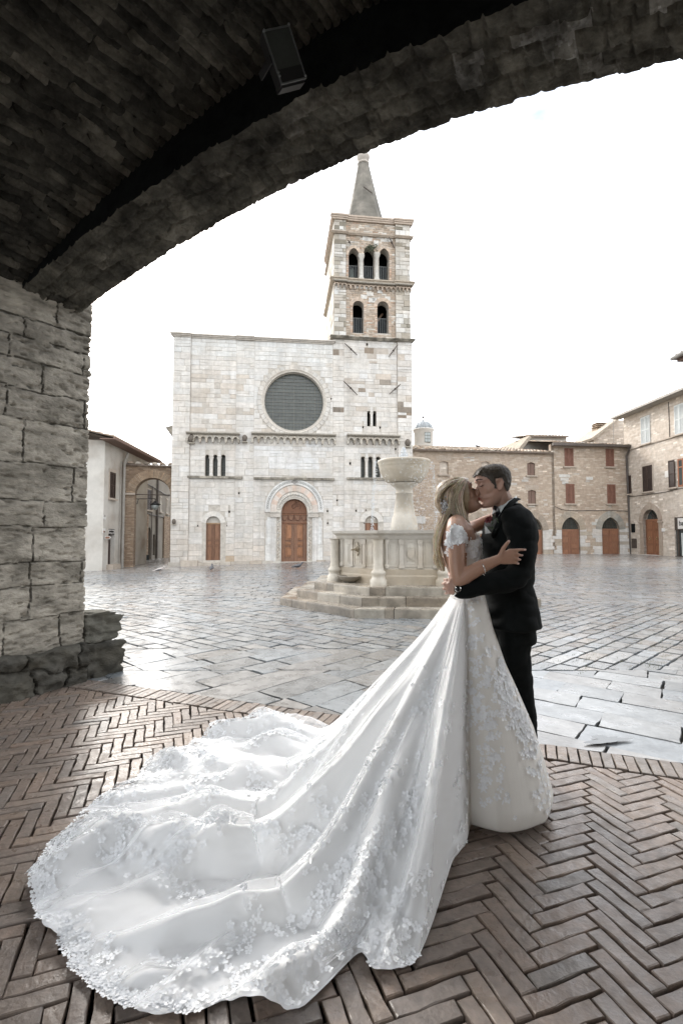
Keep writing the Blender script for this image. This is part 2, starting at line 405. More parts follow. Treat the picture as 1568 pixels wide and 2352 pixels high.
def tile(mb, poly, zf, h, bev, depth, col, tilt=(0, 0), wob=0.0, sub=1):
    """paving stone from a convex polygon (ccw), rounded top edge"""
    poly = clean(poly)
    if len(poly) < 3: return
    A = area(poly)
    if A < 0: poly = poly[::-1]; A = -A
    if A < .0012: return
    if sub > 1:
        q = []
        for i in range(len(poly)):
            a, b = poly[i], poly[(i + 1) % len(poly)]; L_ = math.hypot(b[0] - a[0], b[1] - a[1])
            k = max(1, min(sub, int(L_ / .06)))
            for j in range(k): q.append((a[0] + (b[0] - a[0]) * j / k, a[1] + (b[1] - a[1]) * j / k))
        poly = q
    n = len(poly); cx = sum(p[0] for p in poly) / n; cy = sum(p[1] for p in poly) / n
    wb = [(rnd.uniform(-wob, wob), rnd.uniform(-wob, wob)) for _ in poly]
    def ring(inset, z):
        r = []
        for i, p in enumerate(poly):
            dx, dy = p[0] - cx, p[1] - cy; L_ = math.hypot(dx, dy) or 1; k = max(.2, 1 - inset * 1.25 / L_)
            x, y = cx + dx * k + wb[i][0], cy + dy * k + wb[i][1]
            r.append((x, y, zf(x, y) + z + tilt[0] * (x - cx) + tilt[1] * (y - cy)))
        return r
    R0 = ring(0, h - depth); R1 = ring(0, h - bev); R2 = ring(bev * .22, h - bev * .35); R3 = ring(bev * (.8 if depth < .04 else .3), h)
    v = R0 + R1 + R2 + R3; f = []
    for k in range(3):
        for i in range(n): f.append((k * n + i, k * n + (i + 1) % n, (k + 1) * n + (i + 1) % n, (k + 1) * n + i))
    v.append((cx, cy, zf(cx, cy) + h)); c = len(v) - 1
    for i in range(n): f.append((3 * n + i, 3 * n + (i + 1) % n, c))
    mb.raw(v, f, col)
# ================================================================ ground
def sst(a, b, x): t = min(1, max(0, (x - a) / (b - a))); return t * t * (3 - 2 * t)
def gz(x, y):
    far = min(.2, max(-.30, .14 + .03 * (x + .7)))
    return sst(11, 22, y) * far
mat('wet_stone', vcol=True, rough=.33, spec=.6, coat=.75, nscale=9, namt=.28, bump=.22, bscale=26, bdist=.012, rvar=.15, bump2=.3, b2scale=4.5)
mat('paver_brick', vcol=True, rough=.38, spec=.5, nscale=22, namt=.32, bump=.5, bscale=55, bdist=.006, rvar=.14, bump2=.3, b2scale=9, tint=(.10, .085, .072), tscale=3.0, tamt=.4)
mat('joint_dirt', (.05, .044, .036), rough=.9, nscale=20, namt=.4, bump=.4, bscale=40, spec=.2)
mat('far_earth', (.10, .095, .085), rough=.6, nscale=.5, namt=.2)
TA = gr(235, 1566); TB = gr(1568, 1754.5)
_t = Vector((TB.x - TA.x, TB.y - TA.y)).normalized(); TD = (_t.x, _t.y); TN = (-_t.y, _t.x)     # TN points to the piazza
TC = TN[0] * TA.x + TN[1] * TA.y
BW_ = .235
# base sheet
g = MB(); N_ = 60
xs = [-400, -120, -60] + [-40 + 80 * i / N_ for i in range(N_ + 1)] + [60, 120, 400]
ys = [-60, -20, -6] + [-3 + 48 * i / 60 for i in range(61)] + [60, 120, 500]
P = np.array([[(x, y, gz(x, y) - .045) for x in xs] for y in ys])
g.grid(P)
tag(g.build('ground', 'joint_dirt'), kind='structure')
# herringbone
b = MB(); al = R(19.5); W_ = .0655; n_ = 4
ca, sa = math.cos(al), math.sin(al)
def brick_col():
    k = rnd.random()
    c = (.235, .168, .128) if k < .45 else ((.205, .158, .128) if k < .78 else ((.255, .185, .138) if k < .95 else (.175, .148, .126)))
    return jit(tuple(v * .9 for v in mixc(c, (.19, .165, .145), .35)), .14)
flat = lambda x, y: 0.0
zero_off = (.35, .2)
for m in range(-40, 41):
    for k in range(-115, 116):
        for o_ in (0, 1):
            x0, y0 = k + m * n_, k - m * n_
            rc = (x0, y0, x0 + n_, y0 + 1) if o_ == 0 else (x0, y0 + 1, x0 + 1, y0 + 1 + n_)
            gx = .055
            q = [(rc[0] + gx, rc[1] + gx), (rc[2] - gx, rc[1] + gx), (rc[2] - gx, rc[3] - gx), (rc[0] + gx, rc[3] - gx)]
            jx, jy, ja = rnd.uniform(-.003, .003), rnd.uniform(-.003, .003), rnd.uniform(-.012, .012)
            q = [(p[0] * W_, p[1] * W_) for p in q]
            cx = (q[0][0] + q[2][0]) / 2; cy = (q[0][1] + q[2][1]) / 2
            q = [(cx + (p[0] - cx) - ja * (p[1] - cy) + jx, cy + (p[1] - cy) + ja * (p[0] - cx) + jy) for p in q]
            q = [(p[0] * ca - p[1] * sa + zero_off[0], p[0] * sa + p[1] * ca + zero_off[1]) for p in q]
            cx = sum(p[0] for p in q) / 4; cy = sum(p[1] for p in q) / 4
            if cy < -1.6 or cy > 6 or cx < -3.9 or cx > 3.2: continue
            if cx * .82 - cy * .57 < -2.95 * .82 - 4.3 * .57 - .25: continue
            q = clip_half(q, -TN[0], -TN[1], -(TC - BW_ - .008))
            if len(q) >= 3:
                near = abs(cx) < 2.5 and cy < 4.2
                tile(b, q, flat, rnd.uniform(-.0035, .0035), .007 if near else .006, .03, brick_col(), (rnd.uniform(-.014, .014), rnd.uniform(-.014, .014)), .0032, 6 if near else 2)
tag(b.build('brick_floor', 'paver_brick'), kind='structure')
b = MB()
x = -1.5
while x < 9:
    w_ = .0655
    def pt(u, v): return (TA.x + TD[0] * u + TN[0] * (v - BW_), TA.y + TD[1] * u + TN[1] * (v - BW_))
    sk = rnd.uniform(-.004, .004)
    q = [pt(x + .004, .004), pt(x + w_ - .004, .004), pt(x + w_ - .004 + sk, BW_ - .004), pt(x + .004 + sk, BW_ - .004)]
    c = brick_col(); c = mixc(c, (.21, .18, .15), .25)
    tile(b, q, flat, rnd.uniform(.0, .008), .006, .03, c, (rnd.uniform(-.02, .02), rnd.uniform(-.02, .02)), .002, 4)
    x += w_
tag(b.build('brick_border', 'paver_brick'), kind='structure')
# piazza slabs
def slab_rows(mb, ang, hw, lw, reg, box, hj, bev, sub, colbase, gap=.008, seedoff=0.0, tl=.010, wob=.006):
    ca, sa = math.cos(ang), math.sin(ang)
    cs = [(box[0], box[2]), (box[1], box[2]), (box[1], box[3]), (box[0], box[3])]
    us = [p[0] * ca + p[1] * sa for p in cs]; vs_ = [-p[0] * sa + p[1] * ca for p in cs]
    v = min(vs_) + seedoff
    while v < max(vs_):
        h = rnd.uniform(*hw); u = min(us) - rnd.random()
        while u < max(us):
            l = rnd.uniform(*lw)
            q = [(u + gap, v + gap), (u + l - gap, v + gap), (u + l - gap, v + h - gap), (u + gap, v + h - gap)]
            k = h * .05
            q = [(p[0] + rnd.uniform(-k, k), p[1] + rnd.uniform(-k, k) * .5) for p in q]
            q = [(p[0] * ca - p[1] * sa, p[0] * sa + p[1] * ca) for p in q]
            cx = sum(p[0] for p in q) / 4; cy = sum(p[1] for p in q) / 4
            if cx > -.80 * cy - 3 and cx < .80 * cy + 3:
                for (a, b_, c) in reg: q = clip_half(q, a, b_, c)
                if len(q) >= 3:
                    cc = colbase if rnd.random() < .75 else mixc(colbase, (.2, .18, .16), .5)
                    tile(mb, q, gz, rnd.uniform(-hj, hj), bev * .6, .05, jit(cc, .2), (rnd.uniform(-tl, tl), rnd.uniform(-tl, tl)), wob if sub > 1 else 0, sub)
            u += l
        v += h
s = MB(); CB = (.19, .20, .205); gp = .006
beyond = (TN[0], TN[1], TC + gp)
XS = 1.62
slab_rows(s, R(47), (.30, .40), (.45, .95), [beyond, (-1, 0, -.75 + gp), (0, -1, -5.3)], (-4.5, 2, 3, 5.5), .004, .008, 5, CB, .008, tl=.008)
slab_rows(s, R(47), (.28, .38), (.45, .8), [beyond, (-1, 0, -XS + gp), (0, 1, 5.3 + gp), (0, -1, -6.3)], (-5.5, 2, 5, 6.5), .004, .008, 5, CB, .008, tl=.008)
s2_ = MB(); slab_rows(s2_, R(-37), (.26, .36), (.4, .8), [beyond, (1, 0, .75 + gp), (0, -1, -5.3)], (.5, 7, 1.5, 5.6), .004, .010, 6, CB, .005, tl=.008, wob=.006)
slab_rows(s, R(43), (.17, .23), (.28, .5), [(1, 0, XS + gp), (0, 1, 5.3 + gp), (0, -1, -10.5)], (.5, 10, 5, 10.6), .004, .009, 3, CB, .014, tl=.016)
slab_rows(s, R(-40), (.17, .24), (.28, .5), [(-1, 0, -XS + gp), (0, 1, 6.3 + gp), (0, -1, -11)], (-10, 1.8, 6, 11.2), .004, .008, 2, CB, .013, tl=.016)
slab_rows(s, R(3), (.20, .3), (.3, .6), [(1, 0, XS + gp), (0, 1, 10.5 + gp), (0, -1, -20)], (.5, 18, 10, 20), .005, .012, 1, CB, .014, tl=.016)
slab_rows(s, R(-6), (.20, .3), (.3, .6), [(-1, 0, -XS + gp), (0, 1, 11 + gp), (0, -1, -20)], (-16, 1.8, 11, 20), .005, .012, 1, CB, .014, tl=.016)
slab_rows(s, R(2), (.28, .4), (.45, .9), [(0, 1, 20 + gp), (0, -1, -38)], (-26, 28, 20, 38), .005, .014, 1, mixc(CB, (.2, .17, .14), .5), .014, tl=.014)
tag(s.build('piazza_paving', 'wet_stone'), kind='structure')
mat('damp_stone', vcol=True, rough=.36, spec=.55, coat=.35, nscale=7, namt=.3, bump=.5, bscale=18, bdist=.012, rvar=.14, bump2=.5, b2scale=5)
tag(s2_.build('near_paving', 'damp_stone'), kind='structure')
# puddles
mat('water_film', (.05, .05, .045), rough=.03, spec=.6, namt=0)
pd = MB()
def puddle(px, py, rx, ry, ang, seed):
    c = gr(px, py); v = [(c.x, c.y, .0135)]; n = 28
    for k in range(n):
        a = 2 * math.pi * k / n; r = .55 + .75 * noise.noise(Vector((math.cos(a) * 1.6 + seed, math.sin(a) * 1.6, seed)))
        x, y = rx * r * math.cos(a), ry * r * math.sin(a)
        v.append((c.x + x * math.cos(ang) - y * math.sin(ang), c.y + x * math.sin(ang) + y * math.cos(ang), .0135))
    pd.raw(v, [(0, 1 + k, 1 + (k + 1) % n) for k in range(n)])
for a in ((1388, 1702, .24, .085, .3, 1.3),): puddle(*a)
tag(pd.build('rain_puddles', 'water_film'), kind='structure')
# grass in the joints
mat('joint_grass', (.10, .105, .045), rough=.8, nscale=8, namt=.4, spec=.2)
gs = MB()
for i in range(420):
    y = rnd.uniform(5.2, 10.5); x = rnd.uniform(1.9, .8 * y)
    if (x - 1.43) ** 2 + (y - 11.2) ** 2 < 9.5: continue
    if noise.noise(Vector((x * .8, y * .8, 3))) < -.05: continue
    ca, sa = math.cos(R(43)), math.sin(R(43))
    for j in range(9):
        u = rnd.uniform(-.13, .13); v = rnd.gauss(0, .006); X, Y = x + u * ca - v * sa, y + u * sa + v * ca; z = gz(X, Y)
        a = rnd.uniform(0, 6.28); l = rnd.uniform(.008, .02); dx, dy = .003 * math.cos(a), .003 * math.sin(a)
        t_ = (X + rnd.uniform(-.02, .02), Y + rnd.uniform(-.02, .02), z + l)
        gs.raw([(X - dx, Y - dy, z - .01), (X + dx, Y + dy, z - .01), t_], [(0, 1, 2)])
tag(gs.build('joint_grass', 'joint_grass'), 'thin dry grass growing in the joints of the wet paving', 'grass', kind='stuff')

# ================================================================ the archway we stand under
DW = Vector((.571, .821)); Q = Vector((.922, -.387)); NI = Vector((.821, -.571))
w0 = Vector((gr(0, 1610).x - .05, gr(0, 1610).y))
_fw = Frame(w0, math.atan2(DW.y, DW.x))
p0 = w0 + DW * _fw.u(185, 728); p1 = w0 + DW * _fw.u(52, 660); SC = _fw.u(205, 1000)
zout = lambda t: 4.415 - (t - 3.85) ** 2 / 19.66
zin = lambda t: 4.56 - (t - 4.0) ** 2 / 18.6
zv = lambda t: 4.97 - (t - 4.0) ** 2 / 13.0
mat('travertine_pier', vcol=True, rough=.92, spec=.2, nscale=6, namt=.38, tint=(.075, .068, .052), tscale=2.2, tamt=.75, bump=.7, bscale=38, bdist=.015, bump2=.3, b2scale=9, nstretch=(1, 1, 2.2))
mat('soot_stone', vcol=True, rough=.95, spec=.15, nscale=7, namt=.6, tint=(.017, .016, .014), tscale=2.4, tamt=.8, bump=1.0, bscale=24, bdist=.03, bump2=.7, b2scale=7)
AW = thing('stone_archway', 'dark old stone archway with low segmental arch framing the square', 'archway', Matrix.Translation((w0.x, w0.y, 0)))
IM = AW.matrix_world.inverted()
def child(mb, name, m, root, inv, smooth=False):
    o = mb.build(name, m, None, smooth); o.parent = root; o.matrix_parent_inverse = inv
    return o
def stone_field(U, V, rows, lens, seed, joint=.014, depth=.02):
    """height and id maps of coursed masonry on arrays U (along), V (up)"""
    rg = random.Random(seed); hgt = np.zeros(U.shape); tone = np.zeros(U.shape)
    for i in range(len(rows) - 1):
        a, b_ = rows[i], rows[i + 1]; m_ = (V >= a) & (V < b_)
        x = U.min() - rg.random() * lens[1]
        while x < U.max():
            e = x + rg.uniform(*lens); k = m_ & (U >= x) & (U < e)
            if k.any():
                d = np.minimum(np.minimum(U[k] - x, e - U[k]), np.minimum(V[k] - a, b_ - V[k]))
                hgt[k] = (rg.uniform(-.5, .5) * .4 + rg.uniform(-.25, .25) * (U[k] - x) / (e - x) - np.clip(1 - d / joint, 0, 1) ** 1.5 * 1.3) * depth
                tone[k] = rg.random()
            x = e
    return hgt, tone
# --- pier: inner wall face + end face wrapped round the corner
p = MB(); du = .011
uu = np.arange(-1.1, SC + .5, du); zz = np.arange(-.03, 3.80, du)
U, Z = np.meshgrid(uu, zz)
Uw = U + (fbm(U * 6, Z * 6, 4, 40) - .5) * .05; Zw = Z + (fbm(U * 3.5, Z * 3.5, 4, 44) - .5) * .07
hgt, tone = stone_field(Uw, Zw, [-.1, .28, .66, .96, 1.18, 1.52, 1.76, 2.09, 2.5, 2.77, 3.04, 3.26, 3.45, 4.1], (.42, .95), 12, .009, .020)
pit = np.clip(fbm(U * 14, Z * 44, 4, 9) - .57, 0, 1) * .16
rgh = (fbm(U * 5, Z * 9, 5, 3) - .5) * .028 + (fbm(U * 40, Z * 60, 3, 5) - .5) * .012
D = hgt - pit + rgh
PX = np.where(U <= SC, w0.x + DW.x * U, w0.x + DW.x * SC - NI.x * (U - SC))
PY = np.where(U <= SC, w0.y + DW.y * U, w0.y + DW.y * SC - NI.y * (U - SC))
nx = np.where(U <= SC - .015, NI.x, np.where(U >= SC + .015, DW.x, (NI.x + DW.x) * .7)); ny = np.where(U <= SC - .015, NI.y, np.where(U >= SC + .015, DW.y, (NI.y + DW.y) * .7))
P = np.stack([PX + nx * D, PY + ny * D, Z], -1)
tn = tone[:-1, :-1]; cc = np.stack([.31 + .11 * tn, .285 + .10 * tn, .24 + .085 * tn], -1) * (.28 + .72 * np.clip(1 + (hgt[:-1, :-1] + .006) / .009, 0, 1))[..., None]
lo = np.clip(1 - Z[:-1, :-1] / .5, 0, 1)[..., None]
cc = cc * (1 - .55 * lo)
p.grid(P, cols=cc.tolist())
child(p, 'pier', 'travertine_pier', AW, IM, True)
# masonry mass behind the faces
p = MB()
def bx2(mb, a, b_, c, d, z0, z1, col=(.2, .19, .17)):
    """box on the quad footprint"""
    v = [(q[0], q[1], z0) for q in (a, b_, c, d)] + [(q[0], q[1], z1) for q in (a, b_, c, d)]
    mb.raw(v, [(3, 2, 1, 0), (4, 5, 6, 7), (0, 1, 5, 4), (1, 2, 6, 5), (2, 3, 7, 6), (3, 0, 4, 7)], col)
A_ = w0 + DW * (SC - .03) - NI * .04; B_ = w0 - DW * 6.0 - NI * .04
bx2(p, A_, A_ - NI * 2.2, B_ - NI * 2.2, B_, -.05, 6.0)
RP = p0 + Q * 7.7
bx2(p, RP + DW * .08, p1 + Q * 7.7 - DW * 5.3, p1 + Q * 9.5 - DW * 5.3, RP + Q * 2 + DW * .08, -.05, 6.0)
p.cuts = [6]; p.build_parts('side_masonry', 'travertine_pier', post=lambda q: child(q, 'side_masonry', 'travertine_pier', AW, IM))
p = MB(); bx2(p, p1 - DW * 5.35 + Q * 5.6, p1 - DW * 5.9 + Q * 5.6, p1 - DW * 5.9 + Q * 10, p1 - DW * 5.35 + Q * 10, -.05, 6.0); child(p, 'rear_light_block', 'travertine_pier', AW, IM)  # added out of view behind the camera to block fill light
# plinth of rubble along the wall foot
p = MB()
uu = np.arange(-1.2, SC + .0, .012); k_ = np.arange(0, 46)
U, K_ = np.meshgrid(uu, k_)
zt = .37 + .05 * (fbm(U * 3, U * 0 + 2, 3, 8) - .5) * 2
Zp = np.where(K_ <= 34, K_ / 34 * zt, zt + (K_ - 34) * .001); Op = np.where(K_ <= 34, .13 - .05 * (K_ / 34) ** 2, .08 - (K_ - 34) * .012)
hh, tt = stone_field(U + (fbm(U * 5, Zp * 5, 4, 60) - .5) * .28, Zp + (fbm(U * 4 + 9, Zp * 4, 4, 61) - .5) * .22, [-.1, .19, .6], (.22, .5), 5, .022, .04)
Op = Op + hh + (fbm(U * 7, Zp * 9, 5, 71) - .5) * .15 + (fbm(U * 30, Zp * 30, 3, 72) - .5) * .03
P = np.stack([w0.x + DW.x * U + NI.x * Op, w0.y + DW.y * U + NI.y * Op, Zp - .02], -1)
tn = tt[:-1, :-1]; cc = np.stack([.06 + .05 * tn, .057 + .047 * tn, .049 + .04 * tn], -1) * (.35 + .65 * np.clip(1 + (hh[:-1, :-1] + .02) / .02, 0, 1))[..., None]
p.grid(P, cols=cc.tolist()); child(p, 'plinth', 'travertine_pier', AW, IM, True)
def rock(mb, c, ax, ay, hx, hy, z0, z1, amp, seed, col, n=16, strat=0.0):
    """rough rounded block"""
    bm = bmesh.new(); bmesh.ops.create_cube(bm, size=2); bmesh.ops.subdivide_edges(bm, edges=bm.edges[:], cuts=n, use_grid_fill=True)
    for v in bm.verts:
        q = v.co.copy(); m_ = max(abs(q.x), abs(q.y), abs(q.z)); s_ = q.normalized() * 1.25
        q = q.lerp(s_, .13); X, Y, Zq = q.x * hx, q.y * hy, (q.z * .5 + .5) * (z1 - z0) + z0
        nn = noise.fractal(Vector((X * 7 + seed, Y * 7, Zq * 10)), 1, 2, 4) * amp + strat * noise.noise(Vector((seed, X * 1.5, Zq * 30)))
        X += q.x * nn; Y += q.y * nn; Zq += q.z * nn * .5
        v.co = (c[0] + ax[0] * X + ay[0] * Y, c[1] + ax[1] * X + ay[1] * Y, Zq)
    mb.raw([v.co[:] for v in bm.verts], [[v.index for v in f.verts] for f in bm.faces], col); bm.free()
cs_ = gr(232, 1553)
cs_ = Vector((cs_.x - .125, cs_.y + .10))
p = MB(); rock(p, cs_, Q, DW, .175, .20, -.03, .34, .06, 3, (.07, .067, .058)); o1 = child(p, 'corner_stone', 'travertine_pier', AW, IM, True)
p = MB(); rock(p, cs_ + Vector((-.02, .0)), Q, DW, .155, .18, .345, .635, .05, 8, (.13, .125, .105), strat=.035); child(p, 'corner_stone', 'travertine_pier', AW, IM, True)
# arch ring: soffit, outer face and inner (rear) face
p = MB(); dt = .014
tt_ = np.arange(-.05, 7.75, dt); vv_ = np.arange(0, 1.0001, .026)
T_, V_ = np.meshgrid(tt_, vv_)
Tw = T_ + (fbm(T_ * 3, V_ * 2, 3, 31) - .5) * .10
hh, tn_ = stone_field(Tw, V_ * .54 + (fbm(T_ * 3, V_ * 4, 3, 32) - .5) * .16, [-.1, .12, .24, .38, .49, .8], (.06, .20), 21, .016, .026)
rg_ = (fbm(T_ * 8, V_ * 5, 5, 33) - .5) * .065 * (1 - .75 * np.clip((V_ - .85) / .15, 0, 1)); hh = hh * (1 - .7 * np.clip((V_ - .85) / .15, 0, 1))
# stones on the outer edge stand proud or are broken back
edge = np.clip((V_ - .9) / .1, 0, 1)
er = random.Random(5); ed = np.zeros(T_.shape[1]); x = -.1
while x < 7.8:
    e = x + er.uniform(.09, .2); m_ = (tt_ >= x) & (tt_ < e); ed[m_] = er.uniform(-.008, .008) - .05 * (er.random() < .12) * 0
    m2 = (tt_ >= x) & (tt_ < x + .02); ed[m2] = ed[m2] + er.uniform(.0, .016)
    x = e
zz_ = np.array([[zin(t) for t in tt_]]) * (1 - V_) + np.array([[zout(t) for t in tt_]]) * V_ - hh - rg_ + edge * ed[None, :] + (fbm(T_ * 30, V_ * 20, 2, 35) - .5) * .012
P = np.stack([p1.x * (1 - V_) + p0.x * V_ + Q.x * T_, p1.y * (1 - V_) + p0.y * V_ + Q.y * T_, zz_], -1)
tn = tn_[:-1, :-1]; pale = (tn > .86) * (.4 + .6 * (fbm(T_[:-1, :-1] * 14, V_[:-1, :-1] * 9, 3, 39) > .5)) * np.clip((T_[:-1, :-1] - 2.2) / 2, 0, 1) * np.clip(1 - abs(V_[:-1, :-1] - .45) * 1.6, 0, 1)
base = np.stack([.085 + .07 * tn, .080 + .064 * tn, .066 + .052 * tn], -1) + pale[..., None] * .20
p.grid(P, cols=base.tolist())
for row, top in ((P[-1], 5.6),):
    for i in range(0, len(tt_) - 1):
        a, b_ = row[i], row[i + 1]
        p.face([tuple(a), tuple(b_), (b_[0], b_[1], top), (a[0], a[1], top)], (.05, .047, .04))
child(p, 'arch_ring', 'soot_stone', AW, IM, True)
mat('ring_shade', (.010, .011, .011), rough=.95, spec=.1, nscale=6, namt=.5, bump=.6, bscale=14, bdist=.02)  # near-black for the ring's rear face: its shadow put into the colour
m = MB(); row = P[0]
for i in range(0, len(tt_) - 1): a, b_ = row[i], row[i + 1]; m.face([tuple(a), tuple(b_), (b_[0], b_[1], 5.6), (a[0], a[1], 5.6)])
child(m, 'ring_back', 'ring_shade', AW, IM)
# vault behind the ring: thin bricks laid along the passage
p = MB()
def vault(t0, t1, dt, s0, s1, ds, fine):
    tt_ = np.arange(t0, t1 + dt * .5, dt); ss_ = np.arange(s0, s1 + ds * .5, ds); T_, S_ = np.meshgrid(tt_, ss_)
    if fine:
        Tw = T_ + (fbm(T_ * 1.5, S_ * 2.5, 4, 51) - .5) * .12
        hh, tn_ = stone_field(S_ + (fbm(T_ * 4, S_ * 2, 3, 52) - .5) * .1, Tw, list(np.arange(-.6, 9, .058)), (.2, .42), 77, .014, .045)
        hh = hh + (fbm(T_ * 14, S_ * 4, 4, 53) - .5) * .03
    else: hh = T_ * 0; tn_ = T_ * 0 + .5
    zz_ = np.array([[zv(t) for t in tt_]]) - hh
    P = np.stack([p1.x + Q.x * T_ - DW.x * S_, p1.y + Q.y * T_ - DW.y * S_, zz_], -1)
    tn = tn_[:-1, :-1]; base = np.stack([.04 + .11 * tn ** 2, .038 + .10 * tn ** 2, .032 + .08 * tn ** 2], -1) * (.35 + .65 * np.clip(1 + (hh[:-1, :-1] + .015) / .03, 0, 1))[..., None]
    p.grid(P, cols=base.tolist())
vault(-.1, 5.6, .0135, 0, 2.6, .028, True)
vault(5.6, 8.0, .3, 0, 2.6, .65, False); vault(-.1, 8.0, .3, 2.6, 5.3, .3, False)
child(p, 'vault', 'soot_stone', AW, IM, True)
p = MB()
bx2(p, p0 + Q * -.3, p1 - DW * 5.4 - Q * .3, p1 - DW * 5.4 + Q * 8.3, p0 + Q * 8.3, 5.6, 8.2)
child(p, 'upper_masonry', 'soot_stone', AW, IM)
# floodlight under the vault
mat('dark_metal', (.03, .03, .03), rough=.45, metal=.3, namt=.2)
mat('lamp_glass', (.05, .055, .05), rough=.4, spec=.6, nscale=60, namt=.15, bump=.3, bscale=140, bdist=.004)
mat('steel_edge', (.22, .23, .23), rough=.45, metal=.7, namt=.1)
def flood():
    # quad corners read from the photo, laid on a plane tilted towards us 12 cm under the vault
    d0 = 2.95
    TL, TR, BL, BR = (at(608, 80, 2.80), at(658, 50, 2.84), at(645, 200, 2.92), at(703, 178, 2.96))
    c = (TL + TR + BL + BR) / 4; ey = ((BL - TL) + (BR - TR)).normalized(); ex = ((TR - TL) + (BR - BL)).normalized(); ex = (ex - ey * ex.dot(ey)).normalized(); ez = ex.cross(ey)
    if ez.z < 0: ez = -ez
    hx = ((TR - TL).length + (BR - BL).length) / 4; hy = ((BL - TL).length + (BR - TR).length) / 4
    M = Matrix((ex, ey, ez)).transposed().to_4x4(); M.translation = c
    T_ = thing('floodlight', 'rectangular floodlight with glass front fixed under the dark vault', 'floodlight', M)
    m = MB()
    m.prism([(-hx, .0), (hx, .0), (hx * .85, .10), (-hx * .85, .10)], -hy, hy); 
    m.box(-hx * .9, hx * .9, hy, hy + .012, .01, .09)
    m.build('housing', 'dark_metal', T_)
    m = MB(); e = .008
    m.box(-hx, -hx + e, -hy, hy, -.012, 0); m.box(hx - e, hx, -hy, hy, -.012, 0); m.box(-hx + e, hx - e, -hy, -hy + e, -.012, 0); m.box(-hx + e, hx - e, hy - e, hy, -.012, 0)
    m.build('frame', 'steel_edge', T_)
    m = MB(); m.box(-hx + e, hx - e, -hy + e, hy * .45, -.006, -.002); m.build('glass', 'lamp_glass', T_)
    m = MB(); m.box(-hx + e, hx - e, hy * .45, hy - e, -.008, -.002); m.build('cover_plate', 'dark_metal', T_)
    m = MB(); m.box(-hx * .3, hx * .3, hy * .6, hy * .8, .10, .2); m.box(-hx - .012, -hx - .002, -.02, .02, 0, .2); m.box(hx + .002, hx + .012, -.02, .02, 0, .2); m.build('bracket', 'dark_metal', T_)
    m = MB()
    for sx, sy in ((-1, .55), (-1, .68), (1, .9), (-1, -.97), (1, -1.0)): m.sphere((sx * hx * .94, sy * hy, -.014), .008, 8, 5); m.cut()
    m.build_parts('screw', 'steel_edge', T_)
flood()
# ================================================================ church
mat('limestone', vcol=True, rough=.88, spec=.25, nscale=4.5, namt=.17, tint=(.42, .36, .29), tscale=.9, tamt=.35, bump=.5, bscale=22, bdist=.02, nstretch=(1, 1, 1.6), streak=.22)
mat('mortar_wall', (.44, .405, .355), rough=.95, nscale=5, namt=.25, spec=.2)
mat('carved_marble', vcol=True, rough=.7, spec=.3, nscale=14, namt=.3, bump=.8, bscale=24, bdist=.03)
mat('dark_void', (.008, .009, .009), rough=.9, namt=0, spec=.1)
mat('old_glass', (.055, .062, .055), rough=.25, spec=.5, nscale=5, namt=.5, bump=.15, bscale=8)
mat('lead_bar', (.12, .12, .10), rough=.6, namt=.2)
mat('iron', (.06, .045, .035), rough=.8, namt=.4)
mat('church_wood', vcol=True, rough=.55, spec=.35, nscale=6, namt=.35, nstretch=(6, 6, .6), bump=.3, bscale=20, bdist=.004)
mat('spire_plaster', (.135, .125, .105), rough=.9, nscale=1.6, namt=.4, tint=(.30, .27, .23), tscale=1.5, tamt=.45, bump=.5, bscale=8, bdist=.03)
mat('lichen_stone', (.20, .18, .145), rough=.9, nscale=3, namt=.6, tint=(.33, .3, .25), tscale=3, tamt=.6)
mat('belfry_brick', vcol=True, rough=.9, spec=.2, nscale=8, namt=.3, bump=.5, bscale=30, bdist=.015)
cl = gr(391, 1300, -.06)
CF = Frame((cl.x, cl.y), .127, 0.0)
CH = thing('church', 'pale stone church with big round window and square bell tower', 'church', CF.mat())
cu, cz = CF.u, CF.z
def cr(px0, py0, px1, py1): a = CF.uv(px0, py1); b_ = CF.uv(px1, py0); return a[0], b_[0], a[1], b_[1]
LIME = (.59, .56, .515)
def lime(x, z, k=1.0):
    r_ = rnd.random()
    c = LIME if r_ < .55 else ((.63, .61, .58) if r_ < .74 else ((.565, .525, .48) if r_ < .88 else (.55, .53, .495)))
    return jit(mixc(c, (.575, .545, .50), .4), .05)
# main dimensions
uL = 0.0; uT0 = cu(764, 1000); uT1 = cu(946, 1000); zTop = cz(391, 775); zTopR = cz(765, 791)
zTop = (zTop + zTopR) / 2
hs = []
def circ(cx, cz_, r, n=40): return [(cx + r * math.cos(2 * math.pi * i / n), cz_ + r * math.sin(2 * math.pi * i / n)) for i in range(n)]
rc = CF.uv(675.7, 921.5); rr = (cu(742, 920) - cu(609, 920)) / 2 * 1.03
rose = circ(rc[0], rc[1], rr)
def arch_hole(x0, x1, ytop, yb):
    a = cu(x0, (ytop + yb) / 2); b_ = cu(x1, (ytop + yb) / 2); zt = cz((x0 + x1) / 2, ytop); zb = cz((x0 + x1) / 2, yb)
    return arch_poly(a, b_, zb, zt - (b_ - a) / 2, 10)
trL = [arch_hole(471, 481.2, 1044, 1093.5), arch_hole(488.8, 500, 1044, 1093.5), arch_hole(507.2, 518, 1044, 1093.5)]
trR = [arch_hole(828.4, 838.6, 1048.5, 1096.7), arch_hole(844.8, 856, 1048.5, 1096.7), arch_hole(862.3, 873.8, 1048.5, 1096.7)]
dbl = [arch_hole(843, 850.6, 943.6, 979), arch_hole(856, 864, 943.6, 979)]
sdL = arch_hole(473, 506.3, 1185.5, 1287)
sdR = arch_hole(837.5, 868, 1184.5, 1283)
po = arch_hole(646.2, 705.2, 1145.7, 1290)
holes_small = []
